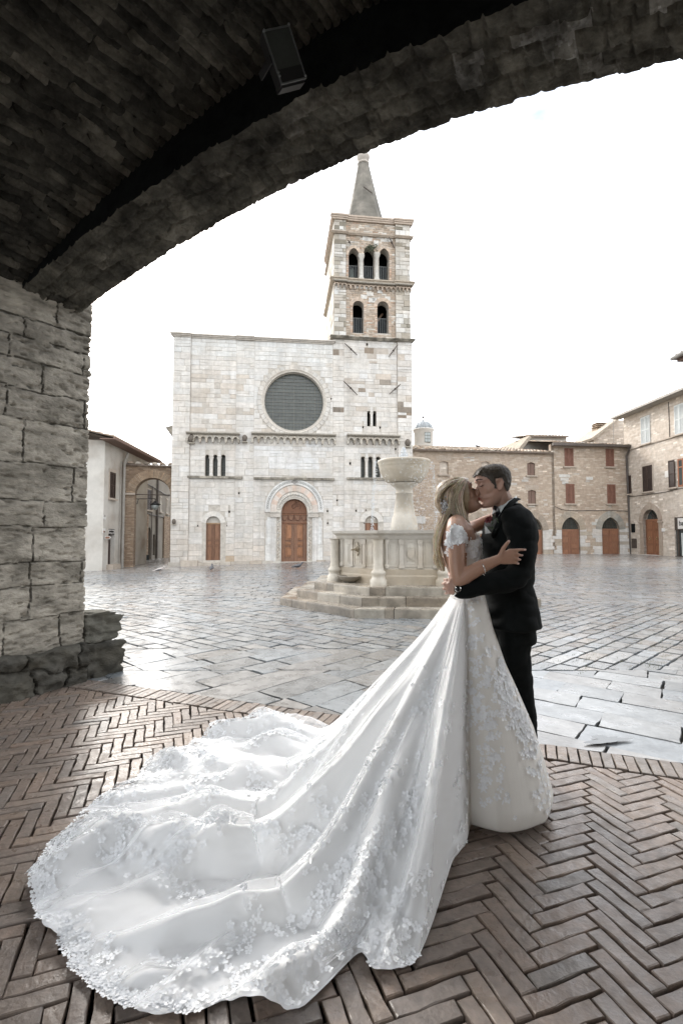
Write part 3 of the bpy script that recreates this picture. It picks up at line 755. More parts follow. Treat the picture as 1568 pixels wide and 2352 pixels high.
for (x, y, w_) in ((549, 1132.5, 3.6), (526.6, 1175.3, 4.4), (454.4, 1207.8, 3), (520.8, 1207.5, 2.2), (752, 1174, 3.6), (752.5, 1201.8, 3.5), (817.5, 1173, 3.6), (774, 1149, 3.5),
                   (840, 1172, 3), (836.5, 1201.5, 2.8), (833.5, 981, 3.8), (872.6, 982, 4), (804, 1064.4, 4.6), (908, 1031.6, 4), (842.6, 791, 4.5), (760, 916, 3)):
    a, b_ = CF.uv(x - w_ / 2, y + w_ * .6), CF.uv(x + w_ / 2, y - w_ * .6)
    holes_small.append([(a[0], a[1]), (b_[0], a[1]), (b_[0], b_[1]), (a[0], b_[1])])
# portal ring outline for blocking the facing stones
pc = (cu(675.7, 1170), cz(675.7, 1167)); pr = cu(742.4, 1167) - pc[0]
portal_block = [(pc[0] - pr * 1.0, -.3), (pc[0] + pr * 1.0, -.3)] + [(pc[0] + pr * math.cos(math.pi * i / 16), pc[1] + pr * math.sin(math.pi * i / 16)) for i in range(17)]
sdb = [arch_hole(464.5, 518.5, 1171, 1287), arch_hole(826, 880, 1171, 1283)]
for q in sdb:       # ring only around the head
    pass
roseb = circ(rc[0], rc[1], rr * 1.22)
allh = [rose, sdL, sdR, po] + trL + trR + dbl + holes_small
zS2 = cz(855, 782)         # tower string course (top of the lower part)
m = MB()
# facade and lower tower as one sheet of masonry with real openings
outer = [(0, -.6), (uT1, -.6), (uT1, zS2), (uT0, zS2), (uT0, zTop), (0, zTop)]
wall(m, outer, allh, 0, .55)
m.build('wall_core', 'mortar_wall', CH)
m = MB()
D_ = 14
m.face([(0, 0, -.6), (0, 0, zTop), (0, D_, zTop), (0, D_, -.6)]); m.face([(uT1, 0, -.6), (uT1, D_, -.6), (uT1, D_, zTop - 1.5), (uT1, 0, zTop - 1.5)])
m.face([(0, .0, zTop - .02), (uT1, .0, zTop - .02), (uT1, D_, zTop - .02), (0, D_, zTop - .02)]); m.face([(0, D_, -.6), (0, D_, zTop), (uT1, D_, zTop), (uT1, D_, -.6)])
m.face([(0, .56, -.6), (uT1, .56, -.6), (uT1, .56, zTop), (0, .56, zTop)], None)
m.build('side_wall', 'mortar_wall', CH)
blk = [roseb, portal_block] + trL + trR + dbl + sdb + holes_small
blk = [b_ if b_ not in sdb else b_ for b_ in blk]
zC0, zC1 = cz(480, 1018), cz(480, 995)
def colA(x, z):
    c = lime(x, z)
    if z > cz(600, 826) : c = jit((.60, .59, .56), .05)                        # restored top courses
    elif (x - rc[0]) ** 2 + (z - rc[1]) ** 2 < (rr * 1.7) ** 2 and z > rc[1]: c = jit((.58, .56, .525), .05)
    elif x < cu(640, 900) and x > cu(440, 900) and zC1 < z < cz(500, 860) and rnd.random() < .4: c = jit((.51, .465, .41), .09)
    cx_ = cu(675, 1050)
    if cz(675, 1078) < z < cz(675, 1020) and abs(x - cx_) < 2.2 - (cz(675, 1020) - z) * .9: c = jit((.63, .62, .60), .03)
    if z < 1.2: c = jit((.56, .515, .46), .1)
    if z < .5 and rnd.random() < .3: c = jit((.45, .37, .28), .15)
    return c
def colT(x, z):
    c = lime(x, z)
    if z > cz(855, 960):
        if rnd.random() < .1: c = jit((.47, .42, .365), .12)
        if rnd.random() < .1: c = jit((.62, .60, .57), .04)
        if rnd.random() < .03: c = jit((.24, .2, .16), .2)
    return c
u1, u2, u3 = cu(438, 900), cu(542.5, 900), cu(584, 900); uP0 = cu(790, 900); uP1 = cu(912, 900)
m = MB(); pj = .07
CHH, BLL = (.2, .36), (.3, .85)
zb_ = -.15
for (a, b_, y, cf) in ((0, u1, -pj, colA), (u1, u2, 0, colA), (u2, u3, -pj, colA), (u3, uT0, 0, colA), (uT0, uP0, -pj, colT), (uP0, uP1, 0, colT), (uP1, uT1, -pj, colT)):
    top = zTop if b_ <= uT0 + .01 else zS2
    if y < 0:
        for h_ in ():
            pass
        m.box(a, b_, y, -.001, zb_, top - .02, (.4, .36, .31)) if not blocked(allh, zb_, top) or all(iv[1] < a or iv[0] > b_ for iv in blocked(allh, zb_, top)) else None
    solid = (not blocked(allh, zb_, top)) or all(iv[1] < a or iv[0] > b_ for iv in blocked(allh, zb_, top))
    yy = y if solid else 0.0
    if y < 0 and not solid: yy = 0.0
    ashlar(m, yy, a, b_, zb_, top, CHH, BLL, blk, cf, .012, .011)
m.build('facing_stones', 'limestone', CH)
# base course
m = MB(); x = -.06; side_ = 0
ub0, ub1 = cu(644, 1285), cu(707, 1285)
while x < uT1:
    l = rnd.uniform(.4, 1.1); e = min(x + l, uT1)
    if x > ub1 and not side_: m.cut(); side_ = 1
    if not (x < ub1 and e > ub0):
        h = cz(500, 1287) + rnd.uniform(-.04, .03) + .02 * x * 0
        m.box(x, e - .015, -.17 - rnd.uniform(0, .05), -.02, -.5, h - .05 + rnd.uniform(-.03, .03), jit((.46, .41, .35), .15))
    x = e
m.build_parts('base_course', 'limestone', CH)
# cornices
def cornice(mb, segs, z, h, dd, col, steps=3):
    """segs: (u0,u1,y) front lines; stepped profile growing outwards to the top"""
    for k in range(steps):
        o = dd * (k + 1) / steps
        for (a, b_, y) in segs: mb.box(a - (o if a == segs[0][0] else 0) , b_ + (o if b_ == segs[-1][1] else -.002), y - o, y + .25, z + h * k / steps, z + h * (k + 1) / steps - .001, col)
m = MB(); cornice(m, [(0, u1, -pj), (u1, u2, 0), (u2, u3, -pj), (u3, uT0 - .02, 0)], zTop, .2, .16, (.50, .46, .41)); m.build('cornice', 'limestone', CH)
# arched corbel tables
def corbels(mb, u0, u1, zt, h, n, y=0.0, proj=.16, col=(.44, .40, .34), col2=(.2, .17, .13)):
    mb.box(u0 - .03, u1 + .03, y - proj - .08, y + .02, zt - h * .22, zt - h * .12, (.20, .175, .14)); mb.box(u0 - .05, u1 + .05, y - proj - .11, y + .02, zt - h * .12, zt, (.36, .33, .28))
    w_ = (u1 - u0) / n
    for i in range(n):
        c = u0 + w_ * (i + .5); zs = zt - h * .62
        mb.arc_band(c, zs, w_ * .32, w_ * .5, y - proj, y + .01, 0, math.pi, 8, jit(col, .12))
        mb.prism([(c - w_ / 2, zs + .0), (c - w_ / 2, zt - h * .22), (c, zt - h * .22), (c, zs + w_ * .49)] , y - proj + .03, y, jit(col, .1)); mb.prism([(c + w_ / 2, zs), (c, zs + w_ * .49), (c, zt - h * .22), (c + w_ / 2, zt - h * .22)], y - proj + .03, y, jit(col, .1))
    for i in range(n + 1):
        c = u0 + w_ * i; k = jit(mixc(col, col2, rnd.random() ** 2), .15); zs = zt - h * .62
        s_ = w_ * .2
        mb.prism([(c - s_, zs), (c + s_, zs), (c + s_ * .8, zt - h * .82), (c + s_ * .3, zt - h), (c - s_ * .3, zt - h), (c - s_ * .8, zt - h * .82)], y - proj * rnd.uniform(.8, 1.15), y + .01, k)
for i, (xa, xb, ya, yb, n_c) in enumerate(((431, 549, 994.5, 1018, 8), (579.5, 769, 996, 1020, 13), (798, 914.5, 1000, 1022, 8))):
    a, b_ = cu(xa, 1006), cu(xb, 1006); zt, zb2 = cz((xa + xb) / 2, ya), cz((xa + xb) / 2, yb)
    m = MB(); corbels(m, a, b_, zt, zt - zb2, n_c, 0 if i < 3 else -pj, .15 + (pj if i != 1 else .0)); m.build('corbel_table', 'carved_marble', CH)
# string courses under the windows
for (xa, xb, y) in ((431, 558, 1096.5), (583, 768, 1100), (796, 905, 1100)):
    m = MB(); a, b_ = cu(xa, y), cu(xb, y); z = cz((xa + xb) / 2, y)
    x = a
    while x < b_: e = min(b_, x + rnd.uniform(.4, .9)); m.box(x, e - .006, -.11, 0, z - .06, z + .06, jit((.42, .37, .30), .15)); x = e
    m.build('string_course', 'lichen_stone', CH)
# carved heads on the pilaster strips
for (x, y, r_) in ((441, 1008, .16), (562.5, 1007.5, .13), (934.5, 1018, .15), (401, 1198, .10)):
    m = MB(); c = CF.uv(x, y); m.sphere((c[0], -.14, c[1]), r_, 9, 7, (.13, .11, .09), 1.4); m.box(c[0] - r_, c[0] + r_, -.2, 0, c[1] - r_ * 1.7, c[1] - r_ * 1.3, (.3, .27, .22)); m.build('carved_head', 'carved_marble', CH)
# rose window
m = MB()
n = 44
for i in range(n):
    A, B = 2 * math.pi * i / n + .006, 2 * math.pi * (i + 1) / n - .006; c = jit((.56, .53, .485), .08); r0, r1 = rr * 1.10, rr * 1.225
    m.prism([(rc[0] + r0 * math.cos(A), rc[1] + r0 * math.sin(A)), (rc[0] + r1 * math.cos(A), rc[1] + r1 * math.sin(A)), (rc[0] + r1 * math.cos(B), rc[1] + r1 * math.sin(B)), (rc[0] + r0 * math.cos(B), rc[1] + r0 * math.sin(B))], -.03, .05, c)
fr = m.build('rose_window', 'limestone', CH)
m = MB(); NN = 64
prof = [(rr * 1.10, -.035), (rr * 1.085, -.05), (rr * 1.07, -.02), (rr * 1.055, .0), (rr * 1.045, -.01), (rr * 1.03, .04), (rr * 1.0, .09), (rr * .985, .32)]
v = []; f = []
for (r0, y) in prof:
    for k in range(NN): a = 2 * math.pi * k / NN; v.append((rc[0] + r0 * math.cos(a), y, rc[1] + r0 * math.sin(a)))
for i in range(len(prof) - 1):
    for k in range(NN): f.append((i * NN + k, i * NN + (k + 1) % NN, (i + 1) * NN + (k + 1) % NN, (i + 1) * NN + k))
m.raw(v, f, (.55, .51, .45)); m.build('moulding', 'limestone', fr, True)
m = MB(); m.prism(circ(rc[0], rc[1], rr * 1.0, 48), .30, .33); m.build('glass', 'old_glass', fr)
m = MB(); st = rr * 2 / 17
for k in range(-8, 9):
    o = k * st; h = math.sqrt(max(0, rr ** 2 - o * o)); t_ = .018 if k % 3 == 0 else .009
    m.box(rc[0] + o - t_, rc[0] + o + t_, .285, .296, rc[1] - h, rc[1] + h); m.box(rc[0] - h, rc[0] + h, .270, .281, rc[1] + o - t_, rc[1] + o + t_)
m.build('glazing_bars', 'lead_bar', fr)
# triple and double windows
def colonettes(holes, nm):
    W_ = None
    for i, h_ in enumerate(holes):
        x0, x1 = h_[0][0], h_[1][0]; z0, z1 = h_[0][1], max(p[1] for p in h_)
        m = MB(); m.box(x0 - .02, x1 + .02, .38, .40, z0, z1 + .02); W_ = m.build('window', 'old_glass' if nm else 'dark_void', CH)
        if nm:
            m = MB(); c = (x0 + x1) / 2; m.box(c - .012, c + .012, .35, .37, z0, z1); 
            for k in (1, 2, 3): m.box(x0, x1, .352, .368, z0 + (z1 - z0) * k / 4 - .008, z0 + (z1 - z0) * k / 4 + .008)
            m.build('glazing_bars', 'lead_bar', W_)
    m = MB()
    for i in range(len(holes) - 1):
        c = (holes[i][1][0] + holes[i + 1][0][0]) / 2; w_ = holes[i + 1][0][0] - holes[i][1][0]; z0 = holes[i][0][1]; z1 = max(p[1] for p in holes[i]) - (holes[i][1][0] - holes[i][0][0]) * .6
        m.lathe([(w_ * .62, z0), (w_ * .62, z0 + .08), (w_ * .45, z0 + .14), (w_ * .40, z0 + .2), (w_ * .38, z1 - .28), (w_ * .46, z1 - .24), (w_ * .42, z1 - .2), (w_ * .75, z1 - .04), (w_ * .8, z1 + .03)], c, .06, 12, (.60, .57, .52))
        m.box(c - w_ * .62, c + w_ * .62, -.03, .3, z1 + .03, z1 + .10, (.58, .55, .5))
        m.build('colonnette', 'limestone', CH, True); m = MB()
colonettes(trL, True); colonettes(trR, True); colonettes(dbl, False)
m = MB()
for h_ in holes_small: m.box(h_[0][0] - .01, h_[1][0] + .01, .25, .27, h_[0][1], h_[2][1])
# (putlog holes are backed by the dark inside of the wall)
o = m.build('putlog_holes', 'dark_void', CH); o['kind'] = 'stuff'
# wooden doors ------------------------------------------------------
WOOD = (.185, .098, .06)
def door_leaf(mb, x0, x1, z0, z1, y, rows, cols=1, c=WOOD, mid=True):
    """two leaves with raised panels"""
    mb.box(x0, x1, y, y + .06, z0, z1, c)
    xm = (x0 + x1) / 2; gap = .012
    for a, b_ in ((x0, xm - gap), (xm + gap, x1)):
        w_ = b_ - a; st = min(.11, w_ * .13)
        mb.box(a, a + st, y - .028, y - .001, z0, z1, jit(c, .1)); mb.box(b_ - st, b_, y - .028, y - .001, z0, z1, jit(c, .1))
        z = z0
        for i, rh in enumerate(rows):
            h = (z1 - z0) * rh; mb.box(a + st, b_ - st, y - .028, y - .001, z, z + st * .8, jit(c, .1))
            pw = (b_ - a - 2 * st) / cols
            for k in range(cols):
                xa = a + st + pw * k + .02; xb = a + st + pw * (k + 1) - .02
                mb.box(xa + .02, xb - .02, y - .018, y - .001, z + st * .8 + .03, z + h - .03, jit(mixc(c, (.3, .15, .08), .3), .1))
            z += h
        mb.box(a + st, b_ - st, y - .028, y - .001, z1 - st * .8, z1 - .0, c)
m = MB(); x0, x1 = sdL[0][0], sdL[1][0]; zs_ = cz(490, 1203)
door_leaf(m, x0, x1, -.1, zs_, .10, (.06, .42, .12, .4)); dl = m.build('door', 'church_wood', CH); dl['label'] = 'narrow brown two-leaf side door with pale blank lunette'
m = MB(); m.box(x0 + .001, x1 - .001, .14, .5, zs_, zs_ + 1.0, (.50, .47, .42)); m.box(x0, x1, .06, .14, zs_ - .02, zs_ + .05, (.3, .2, .12)); m.build('lunette', 'limestone', CH)
m = MB(); voussoirs(m, sdL, cu(518, 1200) - cu(506.3, 1200), -.022, .1, lambda: jit((.60, .57, .52), .05)); m.build('door_arch', 'limestone', CH)
m = MB(); x0, x1 = sdR[0][0], sdR[1][0]; zs_ = cz(853, 1201)
door_leaf(m, x0, x1, -.1, zs_, .10, (.06, .42, .12, .4)); m.build('door', 'church_wood', CH)
m = MB(); m.box(x0 + .001, x1 - .001, .14, .5, zs_, zs_ + 1.0, (.46, .42, .36)); m.build('lunette', 'limestone', CH)
m = MB(); voussoirs(m, sdR, cu(880, 1200) - cu(868, 1200), -.022, .1, lambda: jit((.60, .57, .52), .05)); m.build('door_arch', 'limestone', CH)
# main portal
zsp = cz(675, 1176.5); px0, px1 = po[0][0], po[1][0]; pw = px1 - px0; pcx = (px0 + px1) / 2
zt1, zt0 = cz(675, 1173.5), cz(675, 1179)
zfr = cz(675, 1201.5)
m = MB(); zg = .02
m.box(px0, px1, .16, .22, zg, zt0, WOOD)
for s_ in (0, 1):      # side stiles, leaves with three panels each
    a = px0 if s_ == 0 else pcx + .008; b_ = pcx - .008 if s_ == 0 else px1
    st = .13
    for (xa, xb) in ((a, a + pw * .14), (b_ - pw * .14, b_)): m.box(xa, xb, .12, .159, zg, zfr, jit(WOOD, .12))
    lo, hi = (a + pw * .14, b_ - .0) if s_ == 0 else (a, b_ - pw * .14)
    m.box(min(lo, hi), max(lo, hi), .135, .159, zg, zg + .3, jit(WOOD, .1))
    zz = [zg + .3, zg + (zfr - zg) * .42, zg + (zfr - zg) * .56, zfr]
    xa, xb = (a + pw * .16, b_ - .05) if s_ == 0 else (a + .05, b_ - pw * .16)
    for i in range(3):
        m.box(xa, xb, .13, .159, zz[i] + .05, zz[i + 1] - .05, jit((.25, .12, .062), .08)); m.box(xa + .09, xb - .09, .105, .1295, zz[i] + .13, zz[i + 1] - .13, jit((.28, .135, .07), .08))
dr = m.build('portal_door', 'church_wood', CH)
m = MB(); m.box(px0, px1, .13, .159, zfr + .03, zt0, WOOD); m.box(px0, px1, .09, .159, zfr - .03, zfr + .029, (.17, .075, .04)); m.box(px0, px1, .07, .159, zt0 + .001, zt1, (.15, .07, .038)); m.box(px0, px1, .10, .159, zt0 - .08, zt0 - .001, (.19, .085, .045))
zmid = (zfr + zt0) / 2
for i in range(4):        # carved swags
    c = px0 + pw * (i + .5) / 4; r_ = pw * .085
    m.tube([(c + r_ * math.cos(a), .125, zmid + .05 + r_ * 1.5 * math.sin(a)) for a in [math.pi + math.pi * k / 8 for k in range(9)]], .022, 6, (.13, .06, .035))
for i in range(5):
    c = px0 + pw * (i) / 4 * .94 + pw * .03; m.tube([(c, .125, zmid + .16), (c, .125, zmid - .14)], [.035, .015], 6, (.13, .06, .035))
m.build('carved_frieze', 'church_wood', dr)
m = MB(); m.prism([(px0, zt1 + .001), (px1, zt1 + .001)] + [p for p in po[2:]], .17, .22, (.17, .078, .042))
lun = m.build('carved_lunette', 'church_wood', dr)
zc = (zt1 + max(p[1] for p in po)) / 2 + .04
m = MB(); rs_ = random.Random(4)      # low relief: abstract figure with curling scrolls, no particular emblem
for k in range(9):
    a0 = rs_.uniform(0, 6.28); r_ = rs_.uniform(.07, .16); ox, oz = rs_.uniform(-.33, .33), rs_.uniform(-.16, .2)
    m.tube([(pcx + ox + r_ * math.cos(a0 + t * .42) * (1 - t * .06), .155, zc + oz + r_ * math.sin(a0 + t * .42) * (1 - t * .06)) for t in range(9)], [.03 - .0025 * t for t in range(9)], 6, (.12, .055, .032))
m.build('relief', 'church_wood', dr)
m = MB()
k_ = pr / 65.4
def ring(cy_, r0, r1, y0, y1, n, cf):
    zc_ = cz(675.7, cy_)
    m.arc_band(pcx, zc_, r0 * k_, r1 * k_, y0, y1, 0, math.pi, n, colfn=cf)
    if zc_ > zsp:
        for s_ in (-1, 1): m.box(pcx + s_ * r0 * k_, pcx + s_ * r1 * k_, y0, y1, zsp, zc_, cf(0))
ring(1167.5, 53.2, 65.4, -.045, .02, 40, lambda i: (.62, .61, .585))
AR = m.build('portal_arch', 'limestone', CH)
m = MB(); ring(1169, 40, 52.8, -.03, .04, 15, lambda i: jit((.57, .45, .375) if i % 2 else (.60, .53, .47), .07)); m.build('pink_voussoirs', 'limestone', AR)
m = MB(); ring(1171.5, 30, 39.8, -.01, .12, 30, lambda i: jit((.52, .49, .44), .12))
for i in range(26):
    a = math.pi * (i + .5) / 26; r_ = 35 * k_
    q = (pcx + r_ * math.cos(a), -.02, cz(675.7, 1171.5) + r_ * math.sin(a)); m.sphere(q, .055, 6, 4, (.5, .47, .42)); 
m.build('carved_archivolt', 'carved_marble', AR)
# knotwork of small rings inlaid in the outer band
m = MB()
rm = 59.5 * k_; zo = cz(675.7, 1167.5)
nk = 46
for i in range(nk + 1):
    a = math.pi * i / nk
    if abs(a - math.pi / 2) < .17: continue
    ri = .062; c = (pcx + rm * math.cos(a), zo + rm * math.sin(a))
    m.arc_band(c[0], c[1], ri * .55, ri * .88, -.050 - (.002 if i % 2 else 0), -.046, 0, 2 * math.pi, 10, (.22, .225, .21))
for (da, r_) in ((0, .115), (.1, .06), (-.1, .06)): 
    a = math.pi / 2 + da; m.arc_band(pcx + rm * math.cos(a), zo + rm * math.sin(a), .001, r_, -.052, -.046, 0, 2 * math.pi, 14, (.27, .255, .235))
m.build('knotwork_inlay', 'carved_marble', AR)
# jambs
m = MB()
for s_ in (-1, 1):
    X = lambda r_: pcx + s_ * r_ * k_
    zc0, zc1 = cz(675, 1188), zsp
    m.box(X(31), X(53.5), -.10, .1, zc0, zc1 - .03, (.54, .50, .45)); m.box(X(30.5), X(54.5), -.14, .1, zc1 - .03, zc1 + .025, (.56, .53, .48))
    for (r0, r1, y) in ((40.5, 44, -.035), (44.2, 49.5, -.055), (49.7, 53, -.035)): m.box(X(r0), X(r1), y, .1, .12, zc0, jit((.63, .61, .58), .03))
    m.box(X(53.2), X(60), -.03, .1, cz(675, 1251), zc0 + .0, (.64, .635, .61)); m.box(X(53.2), X(64), -.028, .1, .1, cz(675, 1252), (.63, .62, .59)); m.box(X(60.2), X(63), -.02, .1, cz(675, 1251), cz(675, 1195), (.60, .58, .55))
    m.box(X(31.5), X(40.3), .03, .14, .1, zc0, (.56, .53, .48))
    m.box(X(30), X(62), -.16, .1, -.1, .14, (.55, .52, .46)); m.cut()
m.build_parts('jamb', 'limestone', AR)
m = MB()
for s_ in (-1, 1):
    for i in range(24):
        z = .2 + (cz(675, 1190) - .2) * i / 24; m.sphere((pcx + s_ * (33.5 + (i % 2) * 2.5) * k_, .02, z + .05), .06, 6, 5, jit((.42, .38, .33), .2))
    m.cut()
m.build_parts('carved_vine', 'carved_marble', AR)
m = MB(); m.box(px0 - .1, px1 + .1, -.4, .15, -.1, .015, (.62, .60, .56)); m.build('threshold', 'limestone', CH)
# small eave of the side aisle behind the left corner
m = MB(); a = CF.uv(391, 975); m.raw([(a[0] + .0, .6, a[1] + .1), (a[0] - .38, .6, a[1] - .02), (a[0] - .38, 5, a[1] - .02), (a[0], 5, a[1] + .1), (a[0], .6, a[1] - .55), (a[0] - .3, .6, a[1] - .12), (a[0] - .3, 5, a[1] - .12), (a[0], 5, a[1] - .55)], [(0, 1, 5, 4), (0, 3, 2, 1), (1, 2, 6, 5), (4, 5, 6, 7)], (.3, .28, .25)); m.build('side_eave', 'lichen_stone', CH)
# ---------------------------------------------------------------- bell tower (upper stages)
TD_ = (uT1 - uT0) * .98
ux = lambda px, py: cu(px, py)
z1 = zS2; zA0, zA1 = cz(855, 653), cz(855, 641)       # string course between the belfry stages
zB = cz(855, 543); zTopT = cz(855, 506)
BT = MB()
ins = .06
t0, t1 = uT0 + ins, uT1 - ins
w2 = [arch_hole(809.8, 835.2, 691.5, 765), arch_hole(865.8, 892, 692.5, 766)]
def ptd(x0, x1, ya, yb): 
    a, b_ = cu(x0, (ya + yb) / 2), cu(x1, (ya + yb) / 2); zt, zb = cz((x0 + x1) / 2, ya), cz((x0 + x1) / 2, yb); return pointed_poly(a, b_, zb, zt - (b_ - a) * .72, zt, 7)
w3 = [ptd(800.2, 824.3, 570, 643), ptd(834.5, 860, 566, 644.5), ptd(870, 893, 571, 645)]
wall(BT, [(t0, z1), (t1, z1), (t1, zTopT), (t0, zTopT)], w2 + w3, 0, .5)
for (xa, ya, xb, yb) in (((t0, 0, t0, TD_)), ((t1, TD_, t1, 0)), ((t1, TD_, t0, TD_))):
    BT.face([(xa, ya, z1 - 1.8), (xb, yb, z1 - 1.8), (xb, yb, zTopT), (xa, ya, zTopT)])
BT.face([(t0, 0, zTopT), (t1, 0, zTopT), (t1, TD_, zTopT), (t0, TD_, zTopT)]); 
for zf in (z1 + .05, zA0): BT.face([(t0, .01, zf), (t1, .01, zf), (t1, TD_, zf), (t0, TD_, zf)])
TW = BT.build('bell_tower', 'mortar_wall', CH)
m = MB(); m.box(t0 + .5, t1 - .5, 1.2, 1.25, z1 + .1, zTopT - .1); m.build('dark_interior', 'dark_void', TW)
bpil = cu(907.5, 700); apil = cu(794, 700)
def colB(x, z):      # brick infill between the stone corner strips
    r_ = rnd.random()
    return jit((.36, .29, .225) if r_ < .5 else ((.43, .355, .285) if r_ < .8 else ((.50, .46, .40) if r_ < .96 else (.38, .27, .2))), .12)
def colP(x, z):
    r_ = rnd.random(); return jit((.47, .44, .39) if r_ < .5 else ((.58, .56, .52) if r_ < .75 else ((.34, .31, .26) if r_ < .92 else (.22, .2, .16))), .1)
m = MB()
for (a, b_, cf, y, c1, c2) in ((t0, apil, colP, -.08, (.18, .34), (.2, .55)), (bpil, t1, colP, -.08, (.18, .34), (.2, .55))):
    m.box(a, b_, -.08, -.001, z1 + .15, zTopT - .02, (.35, .31, .26)); ashlar(m, y, a, b_, z1 + .15, zTopT - .02, c1, c2, [], cf, .02, .016); m.cut()
m.build_parts('corner_strip', 'limestone', TW)
m = MB(); vb = w2 + w3
def grow(p, k):
    cx = sum(q[0] for q in p) / len(p); return [(q[0] + (k if q[0] > cx else -k), q[1] + (k if q[1] > p[0][1] + .3 else 0)) for q in p]
ashlar(m, 0, apil, bpil, z1 + .15, zTopT - .02, (.08, .12), (.14, .34), [grow(q, .12) for q in vb], colB, .014, .010)
# scattered pale ashlars
for i in range(34):
    a = rnd.uniform(apil + .1, bpil - .5); z = rnd.uniform(z1 + .4, zTopT - .5); w_ = rnd.uniform(.2, .45); h = rnd.uniform(.12, .26)
    if any(iv[0] - .15 < a + w_ and iv[1] + .15 > a for iv in blocked(vb, z, z + h)): continue
    m.box(a, a + w_, -.026, 0, z, z + h, jit((.56, .54, .50), .08))
m.build('brick_infill', 'belfry_brick', TW)
m = MB()
for q in w2 + w3:
    up_ = q in w3
    voussoirs(m, q, .16 if up_ else .2, -.04 if up_ else -.03, .1, lambda: jit((.45, .365, .29), .12))
    for (x, s_) in ((q[0][0], -1), (q[1][0], 1)):
        if up_ and not ((q is w3[0] and s_ < 0) or (q is w3[2] and s_ > 0)): continue
        z = q[0][1]
        while z < q[2][1]: m.box(x, x + s_ * .13, -.035, .1, z, z + .085, jit((.42, .31, .235) if rnd.random() < .4 else (.45, .37, .3), .15)); z += .1
    m.cut()
m.build_parts('window_surround', 'belfry_brick', TW)
for i in (0, 1):
    a, b_ = w3[i][1][0], w3[i + 1][0][0]; c = (a + b_) / 2; w_ = b_ - a; z0 = w3[i][0][1]; zt = w3[i][2][1]
    m = MB(); m.lathe([(w_ * .62, z0 - .02), (w_ * .62, z0 + .1), (w_ * .45, z0 + .18), (w_ * .40, z0 + .26), (w_ * .36, zt - .3), (w_ * .46, zt - .26), (w_ * .42, zt - .2), (w_ * .7, zt - .05), (w_ * .75, zt + .03)], c, -.02, 12, (.52, .50, .46)); m.box(c - w_ * .62, c + w_ * .62, -.12, .25, zt + .031, zt + .1, (.5, .46, .4)); m.build('belfry_column', 'limestone', TW, True)
for q in w2 + w3:       # railings
    m = MB(); x0, x1 = q[0][0], q[1][0]; z0 = q[0][1]; h = .95
    m.tube([(x0, .3, z0 + h), (x1, .3, z0 + h)], .018, 6); 
    for k in range(1, 6): x = x0 + (x1 - x0) * k / 6; m.tube([(x, .3, z0), (x, .3, z0 + h)], .011, 5)
    m.build('railing', 'steel_edge', TW)
mat('bell_bronze', (.10, .12, .10), rough=.5, metal=.6, nscale=5, namt=.3)
m = MB(); zb0 = w3[0][0][1]; m.lathe([(.001, zb0 + .95), (.12, zb0 + .94), (.17, zb0 + .8), (.2, zb0 + .45), (.27, zb0 + .2), (.34, zb0 + .08), (.3, zb0 + .08)], w3[0][0][0] + .25, .65, 18); m.build('bell', 'bell_bronze', TW, True)
m = MB(); a = w2[1]; m.tube([(a[0][0] + .02, .55, a[0][1] + .75), (a[1][0] - .15, .9, a[0][1] + 1.5)], .06, 6, (.3, .2, .14)); m.build('beam', 'church_wood', TW)
def tcorn(z, h, dd, col, mt, under=0):
    m = MB()
    for k in range(3):
        o = dd * (k + 1) / 3 + ins
        zz0, zz1 = z + h * k / 3, z + h * (k + 1) / 3 - .002
        m.box(uT0 - o + ins - .0, uT1 + o - ins, -o - .02, TD_ + o, zz0, zz1, col)
        m.box(uT0 - o + .02, apil + .05 + o * .3, -o - .09, 0, zz0 + .001, zz1 - .001, col); m.box(bpil - .05 - o * .3, uT1 + o - .02, -o - .09, 0, zz0 + .001, zz1 - .001, col)
    return m.build('tower_cornice', mt, TW)
tcorn(z1 - .03, .14, .12, (.13, .11, .09), 'lichen_stone')
tcorn(zA0 - .02, .2, .13, (.40, .34, .27), 'limestone')
tcorn(zB - .05, .12, .07, (.42, .35, .28), 'limestone')
tcorn(zTopT - .18, .28, .10, (.45, .37, .30), 'limestone')
m = MB(); corbels(m, apil, bpil, zA0, .38, 11, 0, .12, (.42, .34, .27)); corbels(m, t0, apil, zA0, .38, 3, -.08, .12, (.42, .34, .27)); corbels(m, bpil, t1, zA0, .38, 4, -.08, .12, (.42, .34, .27)); m.build('corbel_table', 'carved_marble', TW)
# plain bands behind on the left flank
m = MB(); ashlar_side = []
for zz0 in np.arange(z1 - 1.6, zTopT - .3, .30):
    y = .02
    while y < TD_ - .1:
        l = rnd.uniform(.3, .6); e = min(y + l, TD_); m.box(t0 - .015, t0 + .001, y, e - .015, zz0, zz0 + .285, colP(0, 0)); y = e
m.build('flank_stones', 'limestone', TW)
# spire
scx, scy = (cu(838, 506) + 0), TD_ / 2
for _ in range(1): scx = (t0 + t1) / 2 - .12
